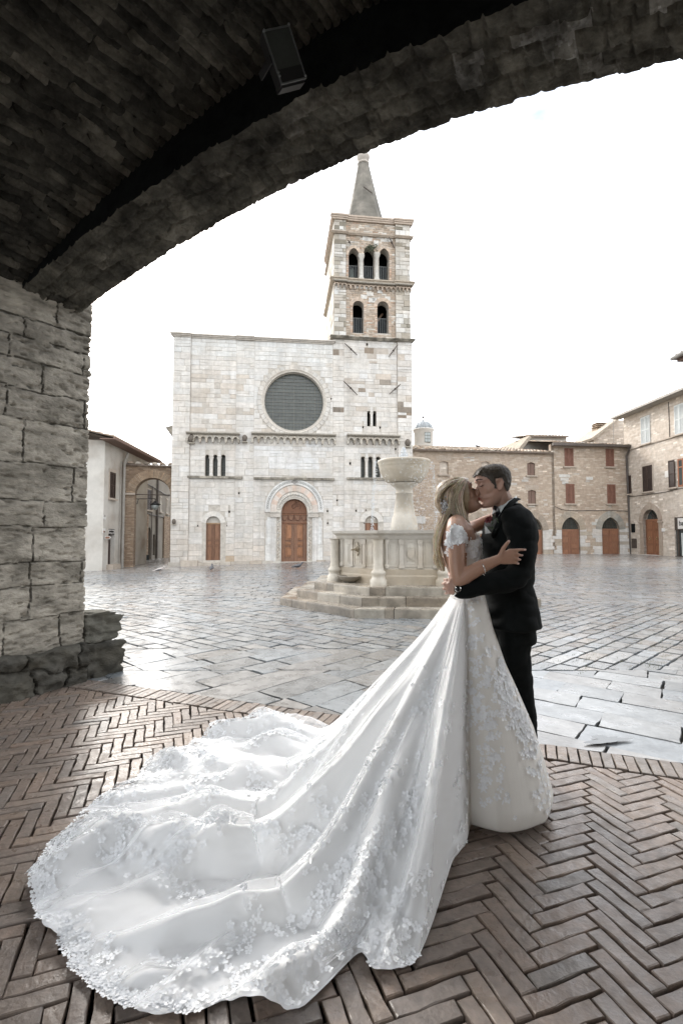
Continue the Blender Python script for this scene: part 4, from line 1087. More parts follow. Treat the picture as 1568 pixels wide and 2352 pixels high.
# local frame points on the tower's centre plane
su = lambda px, py: CF.u(px, py, TD_ / 2); szz = lambda px, py: CF.z(px, py, TD_ / 2)
scx = su(838, 500); rb = (su(884, 506) - su(793, 506)) / 2 * 1.03; rt = (su(847, 380) - su(821, 380)) / 2; scx2 = su(834, 380)
zsb = zTopT + .1; zst = szz(834, 380)
m = MB(); v = []
for k in range(9):
    t = k / 8; r_ = rb * 1.12 * (1 - t) + rt * t - .03 * math.sin(math.pi * t); cx = scx * (1 - t) + scx2 * t
    for j in range(8):
        a = math.pi / 8 + j * math.pi / 4 + .12; v.append((cx + r_ * math.cos(a), scy + r_ * math.sin(a), zsb + (zst - zsb) * t))
m.raw(v, [(k * 8 + j, k * 8 + (j + 1) % 8, (k + 1) * 8 + (j + 1) % 8, (k + 1) * 8 + j) for k in range(8) for j in range(8)]); m.build('spire', 'spire_plaster', TW)
m = MB(); r_ = rt; zt = lambda py: szz(834, py); 
m.lathe([(r_ * .9, zst), (r_ * 1.05, zst + .02), (r_ * 1.05, zst + .1), (r_ * .72, zst + .14), (r_ * .85, zt(372)), (r_ * 1.1, zt(365)), (r_ * 1.15, zt(360)), (r_ * 1.0, zt(357)), (r_ * .55, zt(354)), (r_ * .32, zt(349)), (r_ * .26, zt(346)), (.02, zt(343))], scx2, scy, 16, (.45, .42, .38)); m.build('finial', 'limestone', TW, True)
m = MB(); a = (su(829, 453), szz(829, 453)); b_ = (su(847, 470), szz(847, 470)); m.tube([(a[0], scy - rb * .72, a[1]), (b_[0], scy - rb * .8, b_[1])], .03, 6); m.build('iron_strut', 'iron', TW)
# iron wall anchors
for (x0, y0, x1, y1) in ((791.7, 789, 819.6, 816), (912.7, 791.8, 892.5, 819.5), (788.8, 875.8, 820.3, 907.6), (919.3, 882.3, 893.8, 905.5), (798.5, 552, 805.5, 562), (893, 545, 905, 571)):
    a, b_ = CF.uv(x0, y0, -.1), CF.uv(x1, y1, -.1); mm_ = ((a[0] + b_[0]) / 2, (a[1] + b_[1]) / 2)
    m = MB(); m.tube([(a[0], -.12, a[1]), (mm_[0], -.15, mm_[1]), (b_[0], -.12, b_[1])], [.02, .035, .02], 6); m.sphere((mm_[0], -.14, mm_[1]), .06, 7, 5); m.build('wall_anchor', 'iron', TW if y0 < 700 else CH)
# fern rooted over the middle arch
mat('fern', vcol=True, rough=.7, nscale=10, namt=.3)
m = MB(); c = CF.uv(851, 571); rf = random.Random(3)
for k in range(150):
    a = rf.uniform(0, 6.28); L_ = rf.uniform(.06, .22); x, z = c[0] + rf.gauss(0, .12), c[1] + rf.gauss(.02, .12); y = -.05
    d = Vector((math.cos(a) * L_, -rf.uniform(.05, .3) * .6, -abs(math.sin(a)) * L_ * 1.1 + .05)); s_ = Vector((-d.z, 0, d.x)) * .12
    p_ = Vector((x, y, z)); m.raw([p_ + s_ * .2, p_ - s_ * .2, p_ + d * .6 - s_, p_ + d, p_ + d * .6 + s_], [(0, 1, 2, 3, 4)], jit((.07, .08, .045), .3))
FM = m.build('wall_fern', 'fern', None, M=CF.mat()); tag(FM, 'small green fern sprouting above the middle belfry arch', 'plant')

# ================================================================ domed lantern behind
DF = Frame((at(972, 1010, 39).x, 39.0), .05)
DL = thing('domed_lantern', 'small white cupola with grey dome and cross behind the church', 'cupola', DF.mat())
mat('white_plaster', (.58, .56, .52), rough=.85, nscale=3, namt=.15, tint=(.4, .36, .3), tscale=1.5, tamt=.4)
mat('lead_dome', (.28, .30, .31), rough=.55, nscale=5, namt=.35, nstretch=(1, 1, .25), metal=.2)
r_ = (DF.u(994.5, 1010) - DF.u(948.5, 1010)) / 2 * .93; z = lambda py: DF.z(972, py)
m = MB(); m.lathe([(r_, z(1040)), (r_, z(994)), (r_ * 1.05, z(993)), (r_ * 1.06, z(990.5)), (r_ * 1.14, z(989)), (r_ * 1.14, z(987.5)), (r_ * 1.0, z(986))], 0, 0, 32); m.build('drum', 'white_plaster', DL, True)
m = MB(); m.lathe([(r_ * 1.0 * math.cos(a), z(987) + (z(968.5) - z(987)) * math.sin(a)) for a in [math.pi / 2 * k / 10 for k in range(10)]] + [(.1, z(967.5)), (.1, z(966.5)), (.02, z(963))], 0, 0, 24)
for k in range(12):
    a = 2 * math.pi * k / 12; m.tube([(r_ * 1.01 * math.cos(b_) * math.cos(a), r_ * 1.01 * math.cos(b_) * math.sin(a), z(987) + (z(968.5) - z(987)) * math.sin(b_)) for b_ in [math.pi / 2 * j / 8 for j in range(8)]], .035, 5)
m.build('dome', 'lead_dome', DL, True)
m = MB(); m.sphere((0, 0, z(958.5)), .09, 8, 6); m.tube([(0, 0, z(963)), (0, 0, z(939))], .022, 5); m.tube([(-.19, 0, z(942.5)), (.19, 0, z(942.5))], .022, 5); m.prism([(-.26, z(955)), (-.02, z(953.6)), (-.02, z(951.6)), (-.2, z(952.2))], -.01, .01); m.build('cross', 'iron', DL)
m = MB(); xa, xb = -.21 * r_ / 1.0, .36 * r_; m.box(-.08, .40, -r_ * 1.02, -r_ * .9, z(1020), z(997)); wn_ = m.build('window', 'lead_bar', DL)
m = MB(); 
for i in range(2):
    for j in range(3): m.box(-.05 + i * .225, .145 + i * .225, -r_ * 1.03, -r_ * 1.021, z(1019.3) + (z(997.6) - z(1019.3)) * j / 3 + .02, z(1019.3) + (z(997.6) - z(1019.3)) * (j + 1) / 3 - .02)
mat('pale_glass', (.32, .35, .34), rough=.15, spec=.6, namt=.1); m.build('pane', 'pale_glass', wn_)
# ================================================================ houses round the square
brickmat('rubble_warm', (.36, .285, .22), (.42, .335, .26), (.49, .42, .345), .34, .105, (.39, .32, .255), .010, .4, tint=(.47, .39, .31), tamt=.5, white=.03)
brickmat('rubble_pale', (.43, .365, .30), (.50, .43, .36), (.57, .515, .45), .36, .12, (.48, .42, .355), .010, .4, tint=(.55, .49, .42), tamt=.5, white=.04)
brickmat('gate_brick', (.22, .15, .10), (.29, .205, .14), (.38, .30, .22), .26, .075, (.26, .2, .15), .012, .8, tint=(.34, .27, .2), tamt=.5, white=.03, warp=.05)
mat('house_plaster', (.50, .475, .43), rough=.9, nscale=1.3, namt=.12, tint=(.25, .19, .14), tscale=.55, tamt=.75, bump=.3, bscale=10, bdist=.01)
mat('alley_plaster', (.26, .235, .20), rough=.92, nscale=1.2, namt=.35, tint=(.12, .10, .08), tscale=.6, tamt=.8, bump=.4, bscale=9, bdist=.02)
mat('roof_tile', vcol=True, rough=.9, spec=.2, nscale=6, namt=.35)
mat('shutter_red', (.20, .095, .065), rough=.6, nscale=8, namt=.2)
mat('shutter_dark', (.045, .028, .022), rough=.6, nscale=8, namt=.2)
mat('shutter_white', (.52, .54, .53), rough=.6, nscale=8, namt=.1)
mat('old_board', (.17, .11, .085), rough=.8, nscale=5, namt=.3, nstretch=(5, 5, .5))
mat('window_glass', (.05, .06, .06), rough=.12, spec=.6, nscale=2, namt=.3)
mat('door_wood_red', vcol=True, rough=.5, spec=.35, nscale=5, namt=.3, nstretch=(5, 5, .6))
mat('pipe_metal', (.10, .085, .075), rough=.5, metal=.3, namt=.2)
mat('grey_pipe', (.3, .28, .25), rough=.6, namt=.2)
mat('cable', (.05, .045, .04), rough=.8, namt=0)
mat('sign_white', (.62, .60, .57), rough=.6, nscale=6, namt=.08)
mat('sign_black', (.02, .02, .02), rough=.5, namt=0)
mat('sign_brown', (.30, .16, .10), rough=.6, namt=.1)
mat('trim_stone', (.40, .34, .28), rough=.85, nscale=5, namt=.2)
def roof_strip(mb, u0, u1, zf, run, rise, pitch=.24, amp=.05, over=.35, n=14, lift=.0, y0=0.0):
    """tiled slope rising away from the eave; zf(u) gives eave height. barrel tiles as half round ridges in stepped courses"""
    k = int((u1 - u0) / pitch)
    for i in range(k + 1):
        c = u0 + (u1 - u0) * i / k; w_ = (u1 - u0) / k
        wob = rnd.uniform(-.02, .02); col = None
        for j in range(n):
            ya, yb = y0 - over + (run + over) * j / n, y0 - over + (run + over) * (j + 1.12) / n
            z_a, z_b = zf(c) + rise * (j / n), zf(c) + rise * ((j + 1.12) / n)
            col = jit((.33, .26, .20) if rnd.random() < .5 else ((.46, .40, .33) if rnd.random() < .6 else (.22, .18, .14)), .25)
            r_ = w_ * .34; o = rnd.uniform(-.01, .01)
            v = []
            for (y, z, rr_) in ((ya, z_a + .035, r_ * 1.1), (yb, z_b + .01, r_ * .9)):
                for q in range(6):
                    a = math.pi * q / 5; v.append((c + o + wob + rr_ * math.cos(a), y, z + rr_ * .8 * math.sin(a)))
            mb.raw(v, [(q, q + 1, q + 7, q + 6) for q in range(5)] + [(0, 1, 2, 3, 4, 5)][::-1], col)
    m_ = 12
    for i in range(m_):
        a, b_ = u0 + (u1 - u0) * i / m_, u0 + (u1 - u0) * (i + 1) / m_
        mb.raw([(a - .01, y0 - over, zf(a)), (b_ + .01, y0 - over, zf(b_)), (b_ + .01, y0 + run, zf(b_) + rise), (a - .01, y0 + run, zf(a) + rise), (a - .01, y0 - over, zf(a) - .07), (b_ + .01, y0 - over, zf(b_) - .07), (b_ + .01, y0 + run, zf(b_) + rise - .07), (a - .01, y0 + run, zf(a) + rise - .07)],
               [(0, 1, 2, 3), (0, 4, 5, 1), (4, 7, 6, 5)], (.2, .16, .13))
def shutters(root, F, rect, m, y=-.05, leaf=2, frame=None, sill=True, name='shutter', slats=True):
    x0, y0, x1, y1 = rect; a = F.uv(x0, (y0 + y1) / 2); b_ = F.uv(x1, (y0 + y1) / 2); zt = F.z((x0 + x1) / 2, y0); zb = F.z((x0 + x1) / 2, y1); u0, u1 = a[0], b_[0]
    W_ = None
    mb = MB(); t_ = .07
    mb.box(u0 - t_, u1 + t_, -.02, .0, zt, zt + t_); 
    mb.box(u0 - t_ - .06, u1 + t_ + .06, -.14, .0, zb - .09, zb)
    if frame: mb.box(u0 - t_ * 1.6, u0, -.025, 0, zb, zt); mb.box(u1, u1 + t_ * 1.6, -.025, 0, zb, zt); mb.box(u0 - t_ * 1.6, u1 + t_ * 1.6, -.025, -.0201, zt, zt + .16)
    W_ = mb.build('window', 'trim_stone', root)
    w_ = (u1 - u0) / leaf
    for i in range(leaf):
        mb = MB(); l, r_ = u0 + w_ * i + .01, u0 + w_ * (i + 1) - .01; st = .055
        mb.box(l, l + st, y, y + .045, zb, zt); mb.box(r_ - st, r_, y, y + .045, zb, zt); mb.box(l + st, r_ - st, y, y + .045, zb, zb + st * 1.3); mb.box(l + st, r_ - st, y, y + .045, zt - st * 1.3, zt); mb.box(l + st, r_ - st, y, y + .045, (zb + zt) / 2 - .03, (zb + zt) / 2 + .03)
        mb.box(l + st, r_ - st, y + .035, y + .044, zb, zt)
        z = zb + .11
        while slats and z < zt - .12:
            mb.raw([(l + st, y + .002, z), (r_ - st, y + .002, z), (r_ - st, y + .034, z + .045), (l + st, y + .034, z + .045)], [(0, 1, 2, 3)]); z += .07
        mb.build(name, m, W_)
    return W_
def hole_rect(F, x0, y0, x1, y1): ym = (y0 + y1) / 2; xm = (x0 + x1) / 2; a, b_ = F.u(x0, ym), F.u(x1, ym); zt, zb = F.z(xm, y0), F.z(xm, y1); return [(a, zb), (b_, zb), (b_, zt), (a, zt)]
GB = .17
pb = gr(1443, 1273, GB)
BF = Frame((pb.x - 9.0 * math.cos(.115) * 2.0, pb.y - 9.0 * 2.0 * math.sin(.115)), .115, 0)
# ---- long low wall of the convent (A) and tall house (B) share the line; A from the church corner to px 1267
uB0, uB1 = BF.u(1267, 1150), BF.u(1442, 1150); uA0 = BF.u(925, 1150)
HA = thing('long_house', 'long low brick and stone house right of the bell tower, blocked windows', 'house', BF.mat())
zA = lambda u: BF.z(950, 1033) + (BF.z(1262, 1040) - BF.z(950, 1033)) * (u - BF.u(950, 1033)) / (BF.u(1262, 1040) - BF.u(950, 1033))
# stone boarded windows
wins = [(1008.8, 1062, 1028.8, 1090), (1105.5, 1062.5, 1124, 1091), (1209.8, 1064.5, 1228, 1092), (1211.8, 1128, 1230, 1157)]
wh = []
for r_ in wins:
    q = hole_rect(BF, *r_); wh.append([q[0], q[1], q[2], ((q[2][0] + q[3][0]) / 2, q[2][1] + .09), q[3]])
def pdoor(F, x0, x1, ya, ys, yb): a, b_ = F.u(x0, (ya + yb) / 2), F.u(x1, (ya + yb) / 2); xm = (x0 + x1) / 2; return pointed_poly(a, b_, F.z(xm, yb) - .05, F.z(xm, ys), F.z(xm, ya), 8)
dA = [pdoor(BF, 1076, 1118, 1189.5, 1222, 1276), pdoor(BF, 1206, 1245.6, 1188, 1219, 1276)]
m = MB(); wall(m, [(uA0, -.5), (uB0, -.5), (uB0, zA(uB0)), (uA0, zA(uA0))], wh + dA, 0, .3); m.box(uA0, uB0, .31, 8, -.5, zA(uA0) - .6); m.build('wall', 'rubble_warm', HA)
m = MB(); roof_strip(m, uA0 - .1, uB0, lambda u: zA(u) - .02, 5.5, 1.3, over=.3, n=12); m.build('roof', 'roof_tile', HA)
for i, q in enumerate(wh):
    m = MB(); a, b_ = q[0][0], q[1][0]; zb = q[0][1]; m.box(a - .12, b_ + .12, -.12, 0, zb - .09, zb)
    for k in range(7): x = a - .12 + (b_ - a + .24) * k / 6; m.prism([(x - .04, q[2][1] + .12), (x + .04, q[2][1] + .12), (x + .05 + (k - 3) * .015, q[2][1] + .42), (x - .05 + (k - 3) * .015, q[2][1] + .42)], -.008, 0)
    W_ = m.build('window', 'trim_stone', HA)
    m = MB(); m.box(a, b_, .12, .14, zb, q[3][1] + .1)
    if i < 2: m.build('blocked_infill', 'rubble_pale', W_)
    else:
        xm = (a + b_) / 2; m.box(a + .02, xm - .015, .08, .12, zb, q[2][1]); m.box(xm + .015, b_ - .02, .08, .12, zb, q[2][1]); m.build('shutter', 'old_board', W_)
def stone_door(root, F, hole, ys_px, xm_px, ringw, quoin, ringc=(.36, .30, .24), grid=True, dcol=(.235, .115, .07), rows=(.25, .22, .28, .25), cols=1, label=None):
    x0, x1 = hole[0][0], hole[1][0]; zs_ = F.z(xm_px, ys_px); apex = max(p[1] for p in hole)
    m = MB(); door_leaf(m, x0, x1, hole[0][1], zs_, .14, rows, cols, dcol); d_ = m.build('door', 'door_wood_red', root)
    if label: d_['label'] = label
    m = MB(); m.box(x0, x1, .12, .2, zs_, zs_ + .07, dcol); m.build('transom', 'door_wood_red', d_)
    m = MB(); m.prism([(x0, zs_ + .07), (x1, zs_ + .07)] + hole[2:], .2, .22); m.build('fanlight', 'old_glass', d_)
    m = MB()
    n = 9
    for k in range(1, n):
        x = x0 + (x1 - x0) * k / n; t = abs(x - (x0 + x1) / 2) / ((x1 - x0) / 2); zt = zs_ + (apex - zs_) * math.sqrt(max(0, 1 - t * t)) ; m.box(x - .008, x + .008, .16, .18, zs_ + .07, zt)
    for k in range(1, 7):
        z = zs_ + .07 + (apex - zs_) * k / 7; t = (z - zs_) / (apex - zs_); h = (x1 - x0) / 2 * math.sqrt(max(0, 1 - t * t)) * .98; c = (x0 + x1) / 2; m.box(c - h, c + h, .15, .159, z - .008, z + .008)
    if grid: m.build('grille', 'iron', d_)
    m = MB(); voussoirs(m, hole, ringw, -.035, .12, lambda: jit(ringc, .14)); m.build('door_arch', 'limestone', root)
    if quoin:
        m = MB()
        for (x, s_) in ((x0, -1), (x1, 1)):
            z = -.2
            while z < zs_ + .05: 
                h = rnd.uniform(.18, .3); w_ = rnd.uniform(.35, .95); m.box(x, x + s_ * w_, -.03, .12, z, min(z + h - .01, zs_ + .1), jit((.60, .575, .54), .06) if rnd.random() < .85 else jit((.42, .36, .29), .1)); z += h
            m.cut()
        m.build_parts('quoins', 'limestone', root)
    m = MB(); m.box(x0 - .1, x1 + .1, -.2, .1, -.1, F.z(xm_px, 1275) + .01, (.5, .48, .44)); m.build('threshold', 'limestone', root)
stone_door(HA, BF, dA[0], 1222, 1097, .42, False); stone_door(HA, BF, dA[1], 1219, 1226, .42, True)
m = MB(); q = hole_rect(BF, 950.6, 1186, 975.8, 1202.5); m.box(q[0][0], q[1][0], -.05, 0, q[0][1], q[2][1], (.60, .58, .55)); m.build('plaque', 'limestone', HA)
m = MB()
for i in range(60):
    a = rnd.uniform(uA0 + 2, uB0 - .4); z = rnd.uniform(.5, zA(a) - .4); w_ = rnd.uniform(.2, .55); h = rnd.uniform(.09, .16)
    if any(iv[0] - .5 < a + w_ and iv[1] + .5 > a for iv in blocked(wh + dA, z, z + h)): continue
    m.box(a, a + w_, -.012, 0, z, z + h, jit((.55, .51, .46), .1))
m.build('pale_stones', 'limestone', HA)['kind'] = 'stuff'
# ---- tall house B
HB = thing('corner_house', 'three storey stone house with four red shutters and two arched doors', 'house', BF.mat())
zB = lambda u: BF.z(1280, 1019) + (BF.z(1436, 1026) - BF.z(1280, 1019)) * (u - BF.u(1280, 1019)) / (BF.u(1436, 1026) - BF.u(1280, 1019))
wb = [(1295, 1029.5, 1315.5, 1071.5), (1389.5, 1031, 1408.5, 1072), (1298, 1111.5, 1318, 1156.5), (1393, 1112.5, 1412, 1157)]
dB = [pdoor(BF, 1288.8, 1330.6, 1187.4, 1217.8, 1274.8), pdoor(BF, 1381, 1421.6, 1188, 1216.5, 1272.5)]
m = MB(); wall(m, [(uB0, -.5), (uB1 + .3, -.5), (uB1 + .3, zB(uB1)), (uB0, zB(uB0))], dB, 0, .3); m.box(uB0, uB1 + .3, .31, 7, -.5, zB(uB0) - .5); m.box(uB0 - .001, uB0 + .2, .0, .31, 0, zB(uB0) - .05); m.build('wall', 'rubble_warm', HB)
m = MB(); roof_strip(m, uB0 - .1, uB1 + .35, lambda u: zB(u) + .02, 5, 1.1, over=.4, n=10); m.build('roof', 'roof_tile', HB)
m = MB(); m.box(uB0 - .1, uB1 + .4, -.5, -.3, zB(uB0) - .22, zB(uB0) - .06); m.build('gutter', 'pipe_metal', HB)
for r_ in wb: shutters(HB, BF, r_, 'shutter_red')
stone_door(HB, BF, dB[0], 1217.8, 1309, .45, True, (.40, .34, .27)); stone_door(HB, BF, dB[1], 1216.5, 1401, .45, True, (.33, .31, .27))
m = MB()
for (x, y, w_) in ((1358, 1206, .35), (1366, 1199, .2), (1337, 1208, .2), (1283, 1096, .8), (1286, 1104, .6), (1290, 1112, .45), (1345, 1102, .5), (1436, 1208, .25)):
    c = BF.uv(x, y); m.box(c[0], c[0] + w_, -.02, 0, c[1], c[1] + .2, jit((.58, .56, .52), .05))
for i in range(26):
    a = rnd.uniform(uB0 + .2, uB1 - .7); z = rnd.uniform(.5, zB(a) - .5); w_ = rnd.uniform(.2, .5); h = rnd.uniform(.08, .15)
    if any(iv[0] - .6 < a + w_ and iv[1] + .6 > a for iv in blocked(dB + [hole_rect(BF, *q) for q in wb], z, z + h)): continue
    m.box(a, a + w_, -.012, 0, z, z + h, jit((.50, .45, .39), .12))
m.build('pale_stones', 'limestone', HB)['kind'] = 'stuff'
m = MB(); a = BF.uv(1404, 1176); pts = [BF.uv(x, y) for x, y in ((1272, 1163), (1290, 1171), (1320, 1173), (1380, 1172), (1441, 1174))]; m.tube([(p_[0], -.04, p_[1]) for p_ in pts], .018, 5); m.build('wall_cable', 'cable', HB)
m = MB(); m.tube([(uB1 - .12, -.45, zB(uB1) - .15), (uB1 - .12, -.1, zB(uB1) - .7), (uB1 - .02, -.1, .9), (uB1 + .02, -.1, .1)], .065, 8); m.build('downpipe', 'pipe_metal', HB)
# ---- gabled roof with plastered gable behind A
GF = Frame((at(1190, 1030, 37).x, 37), .10)
HG = thing('gabled_house', 'grey plastered gable end rising behind the long low roof', 'house', GF.mat())
gp_ = [GF.uv(x, y) for x, y in ((1185, 1036), (1215, 1003.5), (1300, 1008), (1300, 1040))]
m = MB(); m.prism([(gp_[0][0], 0), (gp_[0][0], gp_[0][1]), gp_[1], (gp_[2][0], gp_[1][1]), (gp_[2][0], 0)], 0, 5); m.build('wall', 'white_plaster', HG)
m = MB(); a, b_ = gp_[0], gp_[1]; m.prism([(a[0] - .2, a[1] - .1), (b_[0] - .1, b_[1] + .1), (b_[0] + .05, b_[1] - .02), (a[0] + .1, a[1] - .2)], -.35, 5, (.36, .31, .25)); roof_strip(m, b_[0] - .1, gp_[2][0], lambda u: b_[1] + .02, 3, .5, over=.35, n=6); m.build('roof', 'roof_tile', HG)
# ---- house C on the right, wall running towards us
cC = BF.p + Vector(BF.d) * (uB1 + .0)
aC = math.atan2(-1, .0257)
CF2 = Frame((cC.x, cC.y), aC, 0)     # local x runs towards the camera
HC = thing('bar_house', 'pale stone house on the right with dark shutters, panelled arched door and bar', 'house', CF2.mat())
F = CF2; u = F.u; z = F.z
uC1 = u(1568, 1200) + 5.5
zE = (F.z(1450, 953) + F.z(1560, 903)) / 2 
dC = [arch_poly(u(1476.7, 1230), u(1512.6, 1230), z(1494, 1276) - .05, z(1494, 1169.5) - (u(1512.6, 1230) - u(1476.7, 1230)) / 2, 14)]
shop = hole_rect(F, 1548, 1188, 1568, 1279); shop = [(shop[0][0], -.1), (shop[0][0] + 2.6, -.1), (shop[0][0] + 2.6, shop[2][1]), (shop[0][0], shop[2][1])]
m = MB(); wall(m, [(-.3, -.5), (uC1, -.5), (uC1, zE), (-.3, zE)], dC + [shop], 0, .35); m.box(-.0, uC1, .36, 9, -.5, zE - .3); m.prism([(-.0, 3), (-.0, zE), (-.01, zE), (-.01, 3)], .0, .3)
# gable end towards the left (visible above the lower roof)
m.raw([(-.3, 0, 0), (-.3, 0, zE + .05), (-.3, -4.2 * 0 + 4.5, zE + 1.4), (-.3, 9, zE), (-.3, 9, 0)], [(0, 1, 2, 3, 4)])
m.build('wall', 'rubble_pale', HC)
m = MB(); roof_strip(m, -.75, uC1, lambda q: zE + .05, 4.5, 1.3, over=.55, n=9); m.build('roof', 'roof_tile', HC)
m = MB(); m.box(-.8, uC1, -.72, -.56, zE - .07, zE + .04); m.box(-.7, uC1, -.55, .0, zE - .08, zE - .02); m.build('gutter', 'grey_pipe', HC)
# lower lean-to roof edge and masonry behind house B, left of C
lp = [F.uv(x, y) for x, y in ((1440, 1000),)]
for r_, mt, fr_ in (((1475.7, 1069.5, 1497.5, 1129), 'shutter_dark', True), ((1439.5, 1092.5, 1449, 1134.6), 'shutter_dark', False), ((1471.5, 956, 1492.6, 1019), 'shutter_white', False), ((1548.5, 928, 1571, 997), 'shutter_white', False)):
    shutters(HC, F, r_, mt, leaf=2 if r_[2] - r_[0] > 12 else 1, frame=fr_)
W_ = shutters(HC, F, (1537.5, 1057, 1551.5, 1119.5), 'shutter_dark', leaf=1, y=-.12)
q = hole_rect(F, 1556, 1052, 1580, 1117); m = MB()
for (a, b_, c, d) in ((q[0][0], q[0][0] + .09, q[0][1], q[2][1]), (q[1][0] - .09, q[1][0], q[0][1], q[2][1]), (q[0][0] + .09, q[1][0] - .09, q[2][1] - .09, q[2][1]), (q[0][0] + .09, q[1][0] - .09, q[0][1], q[0][1] + .1), ((q[0][0] + q[1][0]) / 2 - .05, (q[0][0] + q[1][0]) / 2 + .05, q[0][1] + .1, q[2][1] - .09)): m.box(a, b_, -.03, -.002, c, d, (.26, .11, .06))
m.box(q[0][0] + .09, q[1][0] - .09, -.025, -.003, q[0][1] + (q[2][1] - q[0][1]) * .68, q[0][1] + (q[2][1] - q[0][1]) * .72, (.26, .11, .06)); W2 = m.build('window', 'door_wood_red', HC)
m = MB(); m.box(q[0][0], q[1][0], -.012, -.001, q[0][1], q[2][1]); m.build('pane', 'window_glass', W2)
# string courses and cables
m = MB()
for (pts, r_) in ((((1441, 1033), (1568, 996.5)), .05),): a, b_ = F.uv(*pts[0]), F.uv(*pts[1]); zz0 = (a[1] + b_[1]) / 2; m.box(-.2, uC1, -.07, -.001, zz0 - .05, zz0 + .03)
m.build('string_course', 'trim_stone', HC)
m = MB(); pts = [F.uv(x, y) for x, y in ((1444, 1141), (1470, 1138.5), (1500, 1134), (1530, 1130), (1555, 1123), (1568, 1121))]; m.tube([(p_[0], -.04, p_[1]) for p_ in pts], .02, 5)
m.tube([(u(1492, 1030) + 1.9, -.03, z(1500, 937)), (u(1492, 1030) + 1.9, -.03, z(1500, 1017))], .02, 5); m.build('wall_cable', 'cable', HC)
x0, x1 = dC[0][0][0], dC[0][1][0]; zs_ = z(1494, 1195.7)
m = MB(); door_leaf(m, x0, x1, -.05, zs_, .2, (.14, .22, .38, .26), 1, (.22, .10, .055)); dd = m.build('door', 'door_wood_red', HC); dd['label'] = 'polished brown double door with raised panels and two ring knockers'
m = MB(); m.box(x0, x1, .17, .27, zs_, zs_ + .1, (.24, .11, .06)); m.build('transom', 'door_wood_red', dd)
m = MB(); m.prism([(x0, zs_ + .1), (x1, zs_ + .1)] + dC[0][2:], .28, .3); m.build('fanlight', 'window_glass', dd)
cxd = (x0 + x1) / 2
m = MB()
for k in range(1, 6): a = math.pi * k / 6; m.tube([(cxd, .24, zs_ + .12), (cxd + (x1 - x0) * .44 * math.cos(a), .24, zs_ + .12 + (x1 - x0) * .55 * math.sin(a))], .014, 5)
m.tube([(cxd + .25 * math.cos(math.pi * k / 8), .235, zs_ + .12 + .25 * math.sin(math.pi * k / 8)) for k in range(9)], .014, 5); m.build('grille', 'iron', dd)
mat('brass', (.55, .42, .25), rough=.3, metal=.9, namt=.1)
for s_ in (-1, 1):
    m = MB(); c = (cxd + s_ * .36, z(1494, 1237)); m.tube([(c[0] + .07 * math.cos(a), .12, c[1] + .09 * math.sin(a)) for a in [math.pi * 2 * k / 12 for k in range(13)]], .015, 5); m.sphere((c[0], .12, c[1] + .09), .03, 6, 5); m.build('knocker', 'brass', dd)
m = MB(); voussoirs(m, dC[0], .36, -.05, .2, lambda: jit((.38, .31, .25), .08))
for (x, s_) in ((x0, -1), (x1, 1)): m.box(x, x + s_ * .34, -.03, .2, -.1, dC[0][2][1] - .03, (.36, .29, .23)); m.box(x - s_ * .03, x + s_ * .42, -.08, .1, dC[0][2][1] - .12, dC[0][2][1], (.40, .33, .27))
m.prism([(cxd - .12, max(p[1] for p in dC[0]) - .02), (cxd + .12, max(p[1] for p in dC[0]) - .02), (cxd + .16, max(p[1] for p in dC[0]) + .45), (cxd - .16, max(p[1] for p in dC[0]) + .45)], -.1, .1, (.42, .35, .28)); m.build('door_arch', 'limestone', HC)
m = MB(); m.box(x0 - .2, x1 + .2, -.35, .2, -.1, .215, (.55, .53, .5)); m.build('threshold', 'limestone', HC)
for (x0_, y0_, x1_, y1_, mt, nm) in ((1449.5, 1203, 1457.5, 1223, 'dark_void', 'vent_opening'), (1450.5, 1237, 1461.5, 1259, 'iron', 'meter_box'), (1519.5, 1213, 1526, 1221, 'sign_white', 'house_number_plate'), (1527, 1081, 1541, 1096, 'sign_white', 'wall_plaque')):
    q = hole_rect(F, x0_, y0_, x1_, y1_); m = MB(); m.box(q[0][0], q[1][0], -.04, -.001, q[0][1], q[2][1]); m.build(nm, mt, HC)
# bar front
sx0, sx1 = shop[0][0], shop[1][0]; zt = shop[2][1]
m = MB(); m.box(sx0, sx1, .1, .14, 0, zt - .75); m.build('shop_window', 'window_glass', HC)
m = MB(); m.box(sx0 + .02, sx1 - .02, .02, .1, zt - .78, zt - .0)
SB = m.build('sign_box', 'iron', HC)
m = MB(); m.box(sx0 + .32, sx1 - .2, -.01, .018, zt - .70, zt - .06); m.build('sign_panel', 'sign_white', SB)
def text(s_, size, name, m, parent, loc, rot=(math.pi / 2, 0, 0), ext=.004, bold=0.0):
    cu_ = bpy.data.curves.new(name, 'FONT'); cu_.body = s_; cu_.size = size; cu_.extrude = ext; cu_.offset = bold
    o = bpy.data.objects.new(name, cu_); COL.objects.link(o)
    bpy.context.view_layer.update(); me = bpy.data.meshes.new_from_object(o.evaluated_get(bpy.context.evaluated_depsgraph_get()))
    bpy.data.objects.remove(o); me.materials.clear(); me.materials.append(MATS[m])
    o = bpy.data.objects.new(name, me); COL.objects.link(o); o.parent = parent; o.location = loc; o.rotation_euler = rot; return o
text('bar', .42, 'lettering', 'sign_black', SB, (sx0 + .42, -.016, zt - .50), bold=.008)
m = MB()
for k in range(9): x = sx0 + .5 + k * .2; m.box(x, x + .09 + .05 * (k % 3), .06, .095, .25, zt - .95)
m.build('curtain', 'shutter_white', HC)
m = MB(); m.box(sx0 + .2, sx0 + .3, .02, .1, 0, zt - .78); m.box(sx0 + 1.2, sx0 + 1.28, .02, .1, 0, zt - .78); m.box(sx0, sx1, .0, .1, .0, .24); m.build('shop_frame', 'iron', HC)
